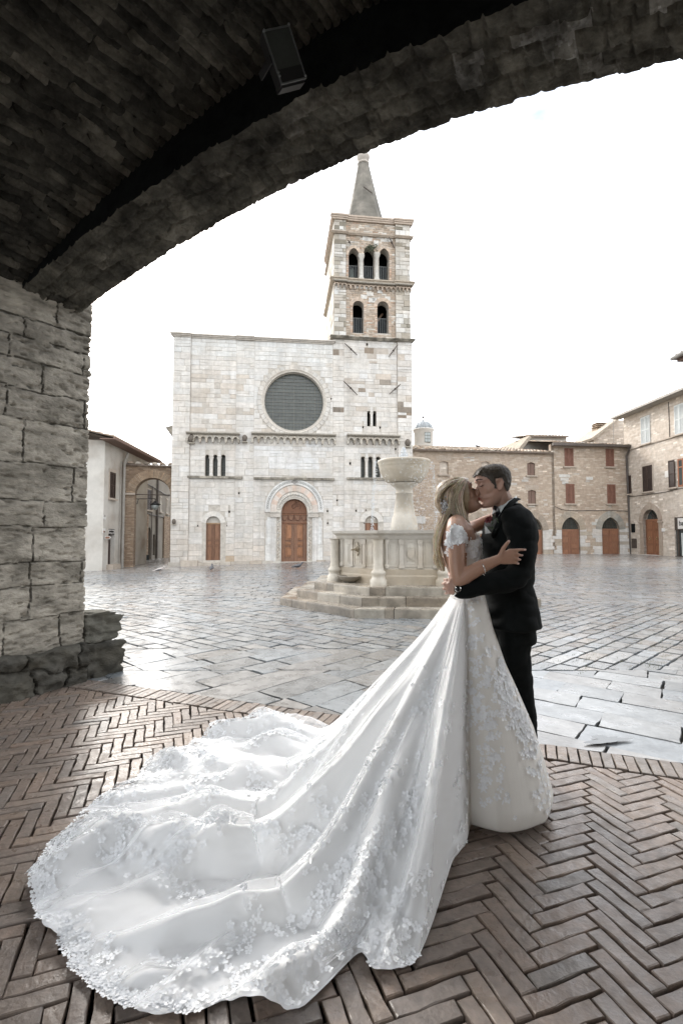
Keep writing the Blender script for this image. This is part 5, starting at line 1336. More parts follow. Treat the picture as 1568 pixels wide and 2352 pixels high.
# sloping masonry and chimney behind house B
SF = Frame((at(1365, 1000, 38.5).x, 38.5), .08)
HS = thing('rear_gable_house', 'stone gable with sloping roof edge rising behind the corner house', 'house', SF.mat())
q = [SF.uv(x, y) for x, y in ((1362, 1004), (1415, 965), (1475, 965), (1475, 1040), (1362, 1040))]
m = MB(); m.prism([(q[0][0], 0)] + [q[0], q[1], q[2]] + [(q[2][0], 0)], 0, 3); m.build('wall', 'rubble_pale', HS)
m = MB(); m.prism([(q[0][0] - .3, q[0][1] - .12), (q[1][0], q[1][1] + .12), (q[1][0], q[1][1] - .04), (q[0][0] - .2, q[0][1] - .28)], -.25, 3, (.38, .33, .27)); m.build('roof', 'roof_tile', HS)
q = [SF.uv(x, y, 1.5) for x, y in ((1366, 1003), (1382, 984))]; m = MB(); m.box(q[0][0], q[1][0], 1.2, 1.9, q[0][1] - 1, q[1][1])
for k in range(3): m.box(q[0][0] - .08, q[1][0] + .08, 1.1, 2.0, q[1][1] + .05 + k * .14, q[1][1] + .12 + k * .14)
m.build('chimney', 'gate_brick', HS)
AN = SF.uv(1407.5, 975, -.6); AT = SF.z(1406, 888, -.6)
m = MB(); m.tube([(AN[0], -.6, AN[1] - 2), (AN[0] - .02, -.6, AT)], .022, 5); m.tube([(AN[0] - .02, -.6, AT), (AN[0] + .45, -.6, AT - .02)], .02, 5)
zz0 = SF.z(1406, 905, -.6); m.tube([(AN[0] - 1.2, -.6, zz0 + .05), (AN[0] + .05, -.6, zz0 - .02)], .014, 5)
for k in range(9): x = AN[0] - 1.15 + k * .13; m.tube([(x, -.75, zz0 + .03), (x, -.45, zz0 + .03)], .008, 4)
AO = m.build('tv_antenna', 'grey_pipe', None, M=SF.mat()); tag(AO, 'thin television aerial on a mast above the right-hand roofs', 'antenna')
# nearest building on the right: only the corner of its eave is in view
EF = at(1546, 826, 15.0)
HD = thing('near_right_house', 'tiled roof corner with gutter poking in at the right edge', 'house', Matrix.Translation((EF.x, EF.y, EF.z)))
m = MB(); m.box(.0, 4, -6, .0, -.02, .03); m.box(.06, 4, -6, -.06, -.1, -.021)
m.build('eave', 'old_board', HD)
m = MB()
for k in range(12): m.tube([(.02 + .0, -.1 - k * .24, .07), (3.8, -.1 - k * .24, 1.05)], .085, 8, jit((.35, .3, .25), .2))
m.build('roof', 'roof_tile', HD)
m = MB(); m.tube([(-.06, .0, .02), (-.06, -6, .02)], .06, 8); m.build('gutter', 'grey_pipe', HD)
m = MB(); m.box(.7, 4, -6, -.2, -EF.z, -.1); m.build('wall', 'rubble_pale', HD)

# ================================================================ left: plastered house, street arch, alley
cH = gr(235, 1308, -.12)
aH = math.atan2(1, (695 - 784) / FPX)                # wall running away to its vanishing point
LF = Frame((cH.x, cH.y), aH, 0)                      # local x away from us; +y to the left (into the house)
HL = thing('plastered_house', 'cream plastered house with brown shutters at the left by the street arch', 'house', LF.mat())
F = LF; u, z = F.u, F.z
zE = z(250, 1012) * .5 + z(300, 1043) * .5
LEN = u(338, 1200)
dL = hole_rect(F, 248.7, 1215, 263.4, 1298)
wL = hole_rect(F, 251.7, 1085, 263.7, 1145)
m = MB(); wall(m, [(0, -.8), (LEN, -.8), (LEN, zE), (0, zE)], [dL], 0, .25)
# front towards the square (turned to us)
FR = [(0, 0), (-.25, 4.5)]
m.raw([(0, 0, -.8), (-.35, 5, -.8), (-.35, 5, zE + .15), (0, 0, zE)], [(0, 1, 2, 3)]); m.box(.02, LEN, .26, 6, -.8, zE - .1)
m.build('wall', 'house_plaster', HL)
m = MB()
roof_strip(m, -.6, LEN + .5, lambda q_: zE + .05, 3.5, .9, over=.62, n=8)
m.build('roof', 'roof_tile', HL)
m = MB(); m.box(-.65, LEN + .5, -.70, -.6, zE - .06, zE + .06); m.box(-.62, LEN + .4, -.6, 0, zE - .05, zE - .0); m.build('eave', 'old_board', HL)
shutters(HL, F, (251.7, 1085, 263.7, 1145), 'shutter_dark', y=-.06, frame=True)
m = MB(); m.box(dL[0][0], dL[1][0], .2, .24, dL[0][1], z(256, 1227)); d_ = m.build('door', 'shutter_dark', HL)
m = MB(); m.box(dL[0][0], dL[1][0], .02, .2, z(256, 1227), dL[2][1]); so_ = m.build('sign_box', 'sign_black', HL)
# sign frame and its short lettering
m = MB(); a, b_ = dL[0][0] + .05, dL[1][0] - .05; zt, zb = dL[2][1] - .04, z(256, 1227) + .04
m.box(a, b_, .006, .018, zb, zb + .03); m.box(a, b_, .006, .018, zt - .03, zt); m.box(a, a + .04, .006, .018, zb + .03, zt - .03); m.box(b_ - .04, b_, .006, .018, zb + .03, zt - .03); m.build('sign_frame', 'sign_white', so_)
m = MB(); m.box(dL[0][0] - .15, dL[1][0] + .1, -.3, .1, -.5, dL[0][1] + .05); m.build('doorstep', 'trim_stone', HL)
m = MB(); a = F.uv(284, 1070); m.tube([(u(279, 1150), -.3, zE - .2), (u(279, 1150), -.12, zE - .75), (u(279, 1150), -.12, -.3)], .07, 8); m.tube([(u(274, 1150), -.06, zE - .7), (u(274, 1150), -.06, -.2)], .02, 5); m.build('downpipe', 'grey_pipe', HL)
def wsign(rect, m_, name, label, cat, y=-.03, F=LF, arrow=False):
    q = hole_rect(F, *rect); m = MB()
    if arrow: 
        zc = (q[0][1] + q[2][1]) / 2; w_ = q[1][0] - q[0][0]; m.prism([(q[0][0], q[0][1]), (q[1][0] - w_ * .15, q[0][1]), (q[1][0] + w_ * .1, zc), (q[1][0] - w_ * .15, q[2][1]), (q[0][0], q[2][1])], y - .01, y)
    else: m.box(q[0][0], q[1][0], y - .015, y, q[0][1], q[2][1])
    T_ = thing(name, label, cat, F.mat()); m.build('panel', m_, T_); return T_, q
T_, q = wsign((235.5, 1183, 241.5, 1193), 'sign_white', 'street_name_plate', 'small white street name plate on the plastered wall', 'sign')
m = MB(); w_ = q[1][0] - q[0][0]
for k in range(5): m.box(q[0][0] + w_ * (.12 + k * .16), q[0][0] + w_ * (.12 + k * .16 + .1), -.05, -.046, q[0][1] + .12, q[0][1] + .2)
m.build('lettering', 'grey_pipe', T_)['kind'] = 'stuff'
T_, q = wsign((234.5, 1213.5, 240.5, 1224.5), 'sign_white', 'notice_sign', 'white notice with a small red and dark mark beside the house corner', 'sign')
m = MB(); c = (q[0][0] + q[1][0]) / 2; zc = (q[0][1] + q[2][1]) / 2 - .05; w_ = q[1][0] - q[0][0]; m.box(c - w_ * .3, c + w_ * .1, -.052, -.046, zc - .04, zc + .05); m.build('mark', 'sign_brown', T_); m = MB(); m.box(c + w_ * .12, c + w_ * .35, -.052, -.046, zc - .04, zc + .04); m.build('mark', 'sign_black', T_)
T_, q = wsign((238, 1231, 251, 1238.5), 'sign_white', 'direction_sign', 'pale arrow-shaped direction sign with reddish mark by the narrow doorway', 'sign', y=-.06, arrow=True)
m = MB(); w_ = q[1][0] - q[0][0]; hz = q[2][1] - q[0][1]; m.box(q[0][0] + w_ * .08, q[0][0] + w_ * .8, -.078, -.0701, q[0][1] + hz * .2, q[0][1] + hz * .8); m.build('lettering_band', 'sign_brown', T_)
# arch wall between the house and the church
pa = F.p + Vector(F.d) * u(283, 1200)
c_r = CF.p + Vector((-CF.d[1], CF.d[0])) * 1.6
ag = math.atan2(c_r.y - pa.y, c_r.x - pa.x)
GF2 = Frame((pa.x, pa.y), ag, 0); F = GF2; u, z = F.u, F.z
SG = thing('street_arch', 'brick street arch between the plastered house and the church', 'arch', F.mat())
Wd = (c_r - pa).length + .4
zt = z(337, 1068)
ax0, ax1 = u(309.8, 1140), u(391.5, 1140); acx = (ax0 + ax1) / 2; ar_ = (ax1 - ax0) / 2; azc = z(350, 1097.5) - ar_
hole = [(ax0, -.8), (ax1, -.8)] + [(acx + ar_ * math.cos(math.pi * i / 18), azc + ar_ * math.sin(math.pi * i / 18)) for i in range(19)]
m = MB(); Wd = max(Wd, ax1 + .35); 
outerp = [(0, -.8), (Wd, -.8), (Wd, zt), (0, zt)]
wall(m, outerp, [[(x, y + .0 if y > -.8 else -.79) for x, y in hole]], 0, .8)
m.face([(0, .8, zt), (0, 0, zt), (Wd, 0, zt), (Wd, .8, zt)]); m.build('wall', 'gate_brick', SG)
m = MB(); voussoirs(m, hole, .42, -.04, .3, lambda: jit((.36, .27, .19), .1)); 
# thin brick ring: subdivide
m2 = MB(); n = 46
for i in range(n):
    A = math.pi * i / n + .008; B = math.pi * (i + 1) / n - .008; c = jit((.37, .28, .20), .2)
    m2.prism([(acx + (ar_ + .0) * math.cos(A), azc + ar_ * math.sin(A)), (acx + (ar_ + .42) * math.cos(A), azc + (ar_ + .42) * math.sin(A)), (acx + (ar_ + .42) * math.cos(B), azc + (ar_ + .42) * math.sin(B)), (acx + ar_ * math.cos(B), azc + ar_ * math.sin(B))], -.05, .2, c)
m2.build('arch_ring', 'belfry_brick', SG)
m = MB(); m.box(-.05, ax0 + .02, -.09, .1, azc - .05, azc + .05); m.build('impost', 'trim_stone', SG)
m = MB(); roof_strip(m, -.1, Wd, lambda q_: zt + .0, .9, .1, pitch=.36, over=.16, n=3, amp=.05); m.build('roof', 'roof_tile', SG)
m = MB(); m.tube([(ax0, .2, azc), (ax1, .2, azc)], .025, 6); m.build('tie_rod', 'iron', SG)
# alley wall behind
pA = at(300, 1200, 32.0); pB = at(402, 1200, 43.0)
AF = Frame((pA.x, pA.y), math.atan2(pB.y - pA.y, pB.x - pA.x)); F = AF; u, z = F.u, F.z
HY = thing('alley_house', 'grey stained alley house front seen through the street arch', 'house', F.mat())
LA = (pB - pA).length + 2; za = z(350, 1088)
hole_a = [arch_poly(u(339.5, 1250), u(346.5, 1250), z(343, 1304) - .3, z(343, 1222), 8)]
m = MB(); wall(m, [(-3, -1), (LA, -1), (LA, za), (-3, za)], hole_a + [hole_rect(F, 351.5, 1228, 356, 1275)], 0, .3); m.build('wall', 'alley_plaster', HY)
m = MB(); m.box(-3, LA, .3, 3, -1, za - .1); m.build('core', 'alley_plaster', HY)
shutters(HY, F, (334.5, 1124, 347, 1171.5), 'shutter_dark', frame=False); shutters(HY, F, (367, 1141, 371, 1176), 'house_plaster', leaf=1, slats=False, name='frame'); shutters(HY, F, (382, 1147, 385.5, 1180), 'house_plaster', leaf=1, slats=False, name='frame')
m = MB()
for (x, y0_, y1_, r_) in ((325, 1110, 1300, .03), (346.5, 1116, 1220, .03), (359, 1100, 1300, .075)): m.tube([(u(x, 1200), -.08, z(x, y0_)), (u(x, 1200), -.08, -.6)], r_, 6)
pts = [(330, 1107), (345, 1116), (359, 1124), (375, 1134), (388, 1139)]; m.tube([(u(*p_), -.06, z(*p_)) for p_ in pts], .035, 5)
pts = [(327, 1170), (335, 1178), (347, 1183), (360, 1185), (376, 1188)]; m.tube([(u(*p_), -.06, z(*p_)) for p_ in pts], .035, 5)
m.build('pipes', 'pipe_metal', HY)['kind'] = 'stuff'
m = MB(); m.box(u(325, 1200), u(338, 1200), -.12, -.001, -.8, z(331, 1180)); m.box(u(375, 1200), u(388, 1200), -.1, -.001, -.8, z(380, 1186)); m.cuts = [6]; m.build_parts('buttress', 'gate_brick', HY)
m = MB(); m.box(u(320, 1280), u(338, 1280), -.14, -.121, -.8, z(331, 1275)); m.box(hole_a[0][0][0], hole_a[0][1][0], .28, .29, -.8, za - 1); m.box(u(351, 1250), u(356.5, 1250), .26, .28, 0, z(353, 1228)); m.cuts = [6, 12]; m.build_parts('dark_doorway', 'dark_void', HY)
# wall lantern on bracket
lp = at(357, 1160, 26.6)
WL = thing('wall_lantern', 'black lantern with glass bowl hanging on a bracket in the street arch', 'street lamp', Matrix.Translation(lp))
m = MB(); m.tube([(-1.3, .1, .34), (0, 0, .34)], .02, 6); m.tube([(-1.25, .1, .34), (-1.25, .1, -.32)], .03, 6); m.tube([(-1.25, .1, -.1), (-1.0, .08, .1), (-.95, .07, .34)], .018, 6); m.tube([(-1.5, .1, -.32), (-1.15, .1, -.32)], .025, 6); m.build('bracket', 'dark_metal', WL)
m = MB(); m.lathe([(.02, .34), (.03, .22), (.09, .2), (.1, .14), (.26, .06), (.27, .02), (.25, .0)], 0, 0, 18); m.build('hood', 'dark_metal', WL, True)
m = MB(); m.lathe([(.2, .0), (.22, -.06), (.19, -.16), (.11, -.24), (.01, -.26)], 0, 0, 18); m.build('glass_bowl', 'pale_glass', WL, True)

# ================================================================ fountain
fy = at(928, 1200, 11.24)
FX, FY = fy.x, 11.24; R0F = R(245)
FT = thing('fountain', 'octagonal white stone fountain with raised bowl standing on three wet steps', 'fountain', Matrix.Translation((FX, FY, 0)) @ Matrix.Rotation(0, 4, 'Z'))
mat('fountain_stone', vcol=True, rough=.55, spec=.4, nscale=3.5, namt=.16, tint=(.36, .29, .20), tscale=1.6, tamt=.55, bump=.35, bscale=20, bdist=.01, rvar=.15)
mat('wet_step', vcol=True, rough=.25, spec=.5, nscale=4, namt=.35, tint=(.06, .05, .04), tscale=2.2, tamt=.6, bump=.3, bscale=20, bdist=.01, rvar=.12)
def octv(r_): return [(r_ * math.cos(R0F + math.pi / 4 * k), r_ * math.sin(R0F + math.pi / 4 * k)) for k in range(8)]
HS_ = .464
lev = [(2.87, 0.0, HS_ / 3), (2.51, HS_ / 3, 2 * HS_ / 3), (2.14, 2 * HS_ / 3, HS_)]
FC = (.55, .515, .455)
for r_, za_, zb_ in lev:
    m = MB(); V_ = octv(r_); VI = octv(r_ - .75)
    for k in range(8):
        a, b_ = V_[k], V_[(k + 1) % 8]; ai, bi = VI[k], VI[(k + 1) % 8]; n = 4
        cuts = [0] + sorted(rnd.uniform(.15, .85) for _ in range(2)) + [1]
        for i in range(3):
            t0, t1 = cuts[i] + (.002 if i else 0), cuts[i + 1] - .002
            P_ = lambda t, A, B: (A[0] + (B[0] - A[0]) * t, A[1] + (B[1] - A[1]) * t)
            q = [P_(t0, a, b_), P_(t1, a, b_), P_(t1, ai, bi), P_(t0, ai, bi)]; wet = rnd.random() < .4
            tile(m, q, lambda x, y: 0, zb_, .022, (zb_ - za_) + .12, jit((.26, .225, .18) if wet else (.38, .345, .29), .12), wob=.004)
    m.build('step', 'wet_step', FT)
RB = 1.60; ZT = 1.54; V_ = octv(RB)
m = MB(); VI = octv(RB - .2)
for k in range(8):
    a, b_ = V_[k], V_[(k + 1) % 8]; ai, bi = VI[k], VI[(k + 1) % 8]
    m.raw([(*a, HS_), (*b_, HS_), (*b_, ZT - .05), (*a, ZT - .05), (*ai, HS_), (*bi, HS_), (*bi, ZT - .05), (*ai, ZT - .05)], [(0, 1, 2, 3), (4, 7, 6, 5), (3, 2, 6, 7)], FC)
m.build('basin_wall', 'fountain_stone', FT)
m = MB()
for (r0, r1, z0, z1_) in ((RB + .02, RB + .06, ZT - .17, ZT - .10), (RB + .05, RB + .13, ZT - .10, ZT - .055), (RB + .13, RB + .15, ZT - .055, ZT)):
    A0, A1, AI = octv(r0), octv(r1), octv(RB - .26)
    for k in range(8):
        j = (k + 1) % 8; m.raw([(*A0[k], z0), (*A0[j], z0), (*A1[j], z1_), (*A1[k], z1_), (*AI[k], z1_), (*AI[j], z1_), (*AI[k], z0), (*AI[j], z0)], [(0, 1, 2, 3), (3, 2, 5, 4), (4, 5, 7, 6), (0, 6, 7, 1)], (.56, .53, .48))
m.build('coping', 'fountain_stone', FT)
m = MB(); A0, A1, AI = octv(RB + .035), octv(RB + .02), octv(RB - .05)
for k in range(8):
    j = (k + 1) % 8; m.raw([(*A0[k], HS_), (*A0[j], HS_), (*A0[j], HS_ + .16), (*A0[k], HS_ + .16), (*A1[k], HS_ + .19), (*A1[j], HS_ + .19), (*A1[k], HS_ + .30), (*A1[j], HS_ + .30), (*AI[k], HS_ + .32), (*AI[j], HS_ + .32)], [(0, 1, 2, 3), (3, 2, 5, 4), (4, 5, 7, 6), (6, 7, 9, 8)], (.45, .39, .31))
m.build('basin_plinth', 'fountain_stone', FT)
for k in range(8):      # corner columns
    c = octv(RB + .075)[k]; m = MB()
    m.lathe([(.165, HS_), (.165, HS_ + .10), (.13, HS_ + .14), (.125, HS_ + .19), (.145, HS_ + .22), (.145, HS_ + .26), (.105, HS_ + .30), (.105, HS_ + .34), (.092, HS_ + .38), (.088, ZT - .25), (.10, ZT - .22), (.095, ZT - .19), (.125, ZT - .17)], c[0], c[1], 16, (.54, .50, .43)); m.build('column', 'fountain_stone', FT, True)
for k in range(8):      # side panels with pilasters
    a, b_ = Vector((*V_[k], 0)), Vector((*V_[(k + 1) % 8], 0)); d = (b_ - a); L_ = d.length; d.normalize(); nrm = Vector((d.y, -d.x, 0))
    M_ = Matrix((d, -nrm, Vector((0, 0, 1)))).transposed().to_4x4(); M_.translation = a
    def loc(mb0, M_=M_):
        mb0.v = [tuple(M_ @ Vector(v)) for v in mb0.v]; return mb0
    z0, z1_ = HS_ + .33, ZT - .18
    m = MB()
    for t in (.0, 1.0):
        m.cut()
        x = .13 if t == 0 else L_ - .13; m.lathe([(.05, z0), (.05, z0 + .05), (.034, z0 + .07), (.032, z1_ - .1), (.05, z1_ - .02), (.055, z1_)], x, .0, 10, FC)
    for t in (.35, .65):
        m.cut(); x = L_ * t; m.box(x - .04, x + .04, -.018, .0, z0, z1_ - .10, (.55, .51, .45)); m.box(x - .055, x + .055, -.028, .0, z0, z0 + .05, (.55, .51, .45)); m.box(x - .055, x + .055, -.03, .0, z1_ - .10, z1_, (.52, .48, .42))
    loc(m).build_parts('pilaster', 'fountain_stone', FT)
    for (ta, tb) in ((.12, .31), (.39, .61), (.69, .88)):
        m = MB(); xa, xb = L_ * ta + .02, L_ * tb - .02; fw = .02
        for (p_, q_, r_, s_) in ((xa, xb, z0 + .02, z0 + .04), (xa, xb, z1_ - .06, z1_ - .04), (xa, xa + fw, z0 + .04, z1_ - .06), (xb - fw, xb, z0 + .04, z1_ - .06)): m.box(p_, q_, -.010, .0, r_, s_, (.53, .49, .43))
        m.box(xa + .045, xb - .045, -.006, 0, z0 + .08, z1_ - .10, (.56, .525, .46))
        if abs(ta - .39) < .01:
            xc = (xa + xb) / 2; w_ = (xb - xa) * .3; zc = (z0 + z1_) / 2; m.box(xa + .02, xb - .02, -.014, -.0, z0 + .14, z0 + .16, (.5, .46, .39)); m.box(xa + .02, xb - .02, -.014, 0, z1_ - .18, z1_ - .16, (.5, .46, .39))
            if k != 7:      # plain shield in relief
                m.prism([(xc - w_, zc + w_ * 1.1), (xc - w_, zc - w_ * .4), (xc - w_ * .6, zc - w_ * 1.1), (xc, zc - w_ * 1.5), (xc + w_ * .6, zc - w_ * 1.1), (xc + w_, zc - w_ * .4), (xc + w_, zc + w_ * 1.1)], -.03, -.015, (.50, .45, .38))
        loc(m).build('panel', 'fountain_stone', FT)
    if k == 7:
        m = MB(); xc = L_ * .5; zc = z0 + .36; m.lathe([(.001, -.02), (.05, -.02), (.055, 0), (.03, .02)], 0, 0, 12, (.2, .17, .12)); m.v = [(xc + v[0], -.03 - v[2], zc + v[1]) for v in m.v]
        m.tube([(xc, -.04, zc), (xc - .02, -.12, zc - .005), (xc - .03, -.17, zc - .015)], [.022, .018, .014], 8, (.2, .17, .12)); m.prism([(xc - .05, zc + .06), (xc, zc + .16), (xc + .05, zc + .06)], -.03, -.016, (.45, .4, .33)); m.prism([(xc - .05, zc - .06), (xc, zc - .14), (xc + .05, zc - .06)], -.03, -.016, (.45, .4, .33)); loc(m).build('spout', 'fountain_stone', FT)
        m = MB(); pr_ = [(.02, 0), (.12, .0), (.2, .02), (.30, .10), (.31, .12), (.27, .12), (.2, .06), (.02, .05)]
        m.lathe(pr_, L_ * .38, -.14, 18, (.22, .19, .15), sx=1.0, sy=.55); m.v = [(v[0], v[1], v[2] + HS_ + .02) for v in m.v]; loc(m).build('drinking_bowl', 'wet_step', FT, True)
m = MB(); wv = octv(RB - .2); m.face([(*q, ZT - .2) for q in wv]); m.build('basin_water', 'water_film', FT)
# pedestal and bowl
zr = at(928, 1058, 11.24).z; zbm = at(928, 1111.5, 11.24).z; zn = at(928, 1131, 11.24).z
rb_ = 60 / FPX * 11.24 * .98
k = FPX / 11.24
m = MB(); m.lathe([(.27, .4), (.27, 1.2), (62 / k / 2, at(928, 1212, 11.24).z - .02), (64 / k / 2 * .95, at(928, 1206, 11.24).z), (56 / k / 2, at(928, 1190, 11.24).z), (50 / k / 2, 1.9), (36 / k / 2, at(928, 1136, 11.24).z), (43 / k / 2 * .95, at(928, 1134.5, 11.24).z), (43 / k / 2 * .9, at(928, 1132, 11.24).z), (36 / k / 2, zn + .02), (40 / k / 2, zn + .09), (56 / k / 2, at(928, 1116, 11.24).z), (64 / k / 2, at(928, 1112, 11.24).z), (64 / k / 2, at(928, 1110, 11.24).z)], 0, 0, 24, (.55, .51, .44)); m.build('pedestal', 'fountain_stone', FT, True)
m = MB(); zz_ = lambda y: at(928, y, 11.24).z
m.lathe([(.12, zz_(1110.5)), (40 / k, zz_(1108)), (49 / k * .97, zz_(1098)), (54 / k, zz_(1086)), (57 / k, zz_(1077)), (57.5 / k, zz_(1073)), (59 / k, zz_(1071)), (58 / k, zz_(1067)), (60.5 / k, zz_(1064)), (61 / k, zz_(1060)), (59.5 / k, zz_(1058.5)), (55 / k, zz_(1059)), (52 / k, zz_(1066)), (.01, zz_(1075))], 0, 0, 40, (.50, .45, .37)); m.build('bowl', 'fountain_stone', FT, True)
m = MB(); m.lathe([(.001, zz_(1061)), (54 / k, zz_(1061))], 0, 0, 30); m.build('bowl_water', 'water_film', FT)
m = MB(); m.lathe([(.05, zz_(1060)), (.05, zz_(1057)), (.02, zz_(1056)), (.035, zz_(1053)), (.03, zz_(1050)), (.012, zz_(1048))], 0, 0, 10); m.build('nozzle', 'dark_metal', FT)
mat('water_drops', (.75, .78, .80), rough=.08, spec=.8, namt=0, alpha=.75)
m = MB(); wr = random.Random(11)
def drop(x, y, z, r_, sz=1.0):
    m.raw([(x + r_, y, z), (x, y + r_, z), (x - r_, y, z), (x, y - r_, z), (x, y, z + r_ * sz), (x, y, z - r_ * sz)], [(0, 1, 4), (1, 2, 4), (2, 3, 4), (3, 0, 4), (1, 0, 5), (2, 1, 5), (3, 2, 5), (0, 3, 5)])
for i in range(420):
    t = wr.random() ** 1.4; h = zz_(1028) - zz_(1058); z = zz_(1058) + h * t; s_ = .03 + .16 * (1 - t) ** 1.2 * wr.random(); a = wr.uniform(0, 6.28); drop(s_ * math.cos(a), s_ * math.sin(a), z, wr.uniform(.004, .011), 1.6)
m.tube([(0, 0, zz_(1056)), (.004, 0, zz_(1040)), (.002, 0, zz_(1030))], [.016, .012, .004], 6)
for i in range(1500):
    a = wr.choice([wr.gauss(0.0, .16), wr.gauss(math.pi, .12), wr.gauss(-1.2, .25), wr.uniform(0, 6.28)]); f_ = wr.random(); z = zz_(1060) - f_ * (zz_(1060) - ZT) ; r_ = 61 / k + .03 + .10 * math.sqrt(f_) + wr.gauss(0, .02); drop(r_ * math.cos(a), r_ * math.sin(a), z, wr.uniform(.003, .0075), wr.uniform(1, 3.5))
WS = m.build('water_spray', 'water_drops', None, M=FT.matrix_world); tag(WS, 'water jet and drops falling from the rim of the fountain bowl', 'water', kind='stuff')

# ================================================================ pigeons
mat('pigeon_grey', (.09, .09, .095), rough=.7, nscale=20, namt=.4)
mat('pigeon_pale', (.40, .36, .33), rough=.7, nscale=20, namt=.3)
def pigeon(px, py, ang, label, m_='pigeon_grey', Y=None, zb=0, s_=1.0):
    p_ = gr(px, py, gz(0, 24)) if Y is None else at(px, py, Y)
    z0 = gz(p_.x, p_.y) if Y is None else p_.z
    M_ = Matrix.Translation((p_.x, p_.y, z0)) @ Matrix.Rotation(ang, 4, 'Z') @ Matrix.Scale(s_, 4)
    T_ = thing('pigeon', label, 'pigeon', M_, 'pigeons')
    b = MB(); pts = [(-.26, 0, .10), (-.17, 0, .12), (-.08, 0, .14), (0, 0, .155), (.08, 0, .18), (.12, 0, .215), (.145, 0, .255), (.165, 0, .275), (.19, 0, .275), (.22, 0, .268)]
    b.tube(pts, [.022, .035, .062, .075, .062, .040, .032, .035, .022, .004], 12); o = b.build('body', m_, T_, True)
    for s2 in (-1, 1):
        b = MB(); b.tube([(.06, s2 * .055, .17), (-.05, s2 * .068, .15), (-.18, s2 * .035, .125)], [.02, .035, .006], 8); b.build('wing', 'pigeon_grey', T_, True)
        b = MB(); b.tube([(.01, s2 * .025, .1), (.015, s2 * .025, .0), (.04, s2 * .028, .003)], .007, 5); b.build('leg', 'sign_brown', T_)
pigeon(486, 1303.5, 1.7, 'dark pigeon standing on the paving in front of the narrow church door')
pigeon(684.5, 1304.5, .1, 'grey pigeon walking on the paving in front of the church portal')
pr_ = BF.uv(1095, 1026, .3); q = BF.mat() @ Vector((pr_[0], .3, pr_[1])); 
pigeon(1095.5, 1029, math.pi * .9, 'small bird perched on the tiled ridge of the long low roof', Y=q.y, s_=.9)
pigeon(367, 1305.5, .4, 'pale pigeon pecking at the foot of the street arch', 'pigeon_pale', s_=1.0)
# ================================================================ the couple
def finish(mb, name, m, parent, voxel=.005, smooth=3, disp=None, clip=None, keep=None):
    """join overlapping closed shapes into one continuous skin (voxel remesh), then smooth"""
    me = bpy.data.meshes.new(name); me.from_pydata(mb.v, [], mb.f)
    o = bpy.data.objects.new(name, me); COL.objects.link(o)
    r_ = o.modifiers.new('r', 'REMESH'); r_.mode = 'VOXEL'; r_.voxel_size = voxel
    if smooth: s_ = o.modifiers.new('s', 'SMOOTH'); s_.iterations = smooth; s_.factor = .5
    bpy.context.view_layer.update()
    me2 = bpy.data.meshes.new_from_object(o.evaluated_get(bpy.context.evaluated_depsgraph_get()))
    bpy.data.objects.remove(o); me2.name = name
    if disp:
        n = len(me2.vertices); co = np.empty(n * 3, np.float32); no = np.empty(n * 3, np.float32)
        me2.vertices.foreach_get('co', co); me2.vertices.foreach_get('normal', no); co = co.reshape(-1, 3); no = no.reshape(-1, 3)
        co = co + no * disp(co)[:, None]; me2.vertices.foreach_set('co', co.ravel().astype(np.float32))
    if clip:
        bm = bmesh.new(); bm.from_mesh(me2); bmesh.ops.delete(bm, geom=[f for f in bm.faces if not clip(f.calc_center_median())], context='FACES'); bm.to_mesh(me2); bm.free()
    me2.polygons.foreach_set('use_smooth', [True] * len(me2.polygons)); me2.update()
    me2.materials.clear(); me2.materials.append(MATS[m])
    o = bpy.data.objects.new(name, me2); COL.objects.link(o)
    if parent is not None: o.parent = parent; o.matrix_parent_inverse = parent.matrix_world.inverted()
    return o
def rings(mb, rows, n=28, caps=True):
    """stack of horizontal ellipses (cx, cy, z, rx, ry)"""
    v = []; f = []
    for (cx, cy, z, rx, ry) in rows:
        for k in range(n): a = 2 * math.pi * k / n; v.append((cx + rx * math.cos(a), cy + ry * math.sin(a), z))
    m_ = len(rows); up = rows[-1][2] > rows[0][2]
    for i in range(m_ - 1):
        for k in range(n):
            q = (i * n + k, i * n + (k + 1) % n, (i + 1) * n + (k + 1) % n, (i + 1) * n + k); f.append(q if up else q[::-1])
    a, b_ = tuple(range(n)), tuple((m_ - 1) * n + k for k in range(n))
    f += [a[::-1], b_] if up else [a, b_[::-1]]
    mb.raw(v, f)
def ball(mb, c, r, sx=1, sy=1, sz=1, n=14):
    v = []; f = []; m_ = 9
    for i in range(m_ + 1):
        t = math.pi * (i + .0) / m_; t = min(max(t, .02), math.pi - .02)
        for k in range(n): a = 2 * math.pi * k / n; v.append((c[0] + r * sx * math.sin(t) * math.cos(a), c[1] + r * sy * math.sin(t) * math.sin(a), c[2] - r * sz * math.cos(t)))
    for i in range(m_):
        for k in range(n): f.append((i * n + k, i * n + (k + 1) % n, (i + 1) * n + (k + 1) % n, (i + 1) * n + k))
    f += [tuple(range(n))[::-1], tuple(m_ * n + k for k in range(n))]
    mb.raw(v, f)
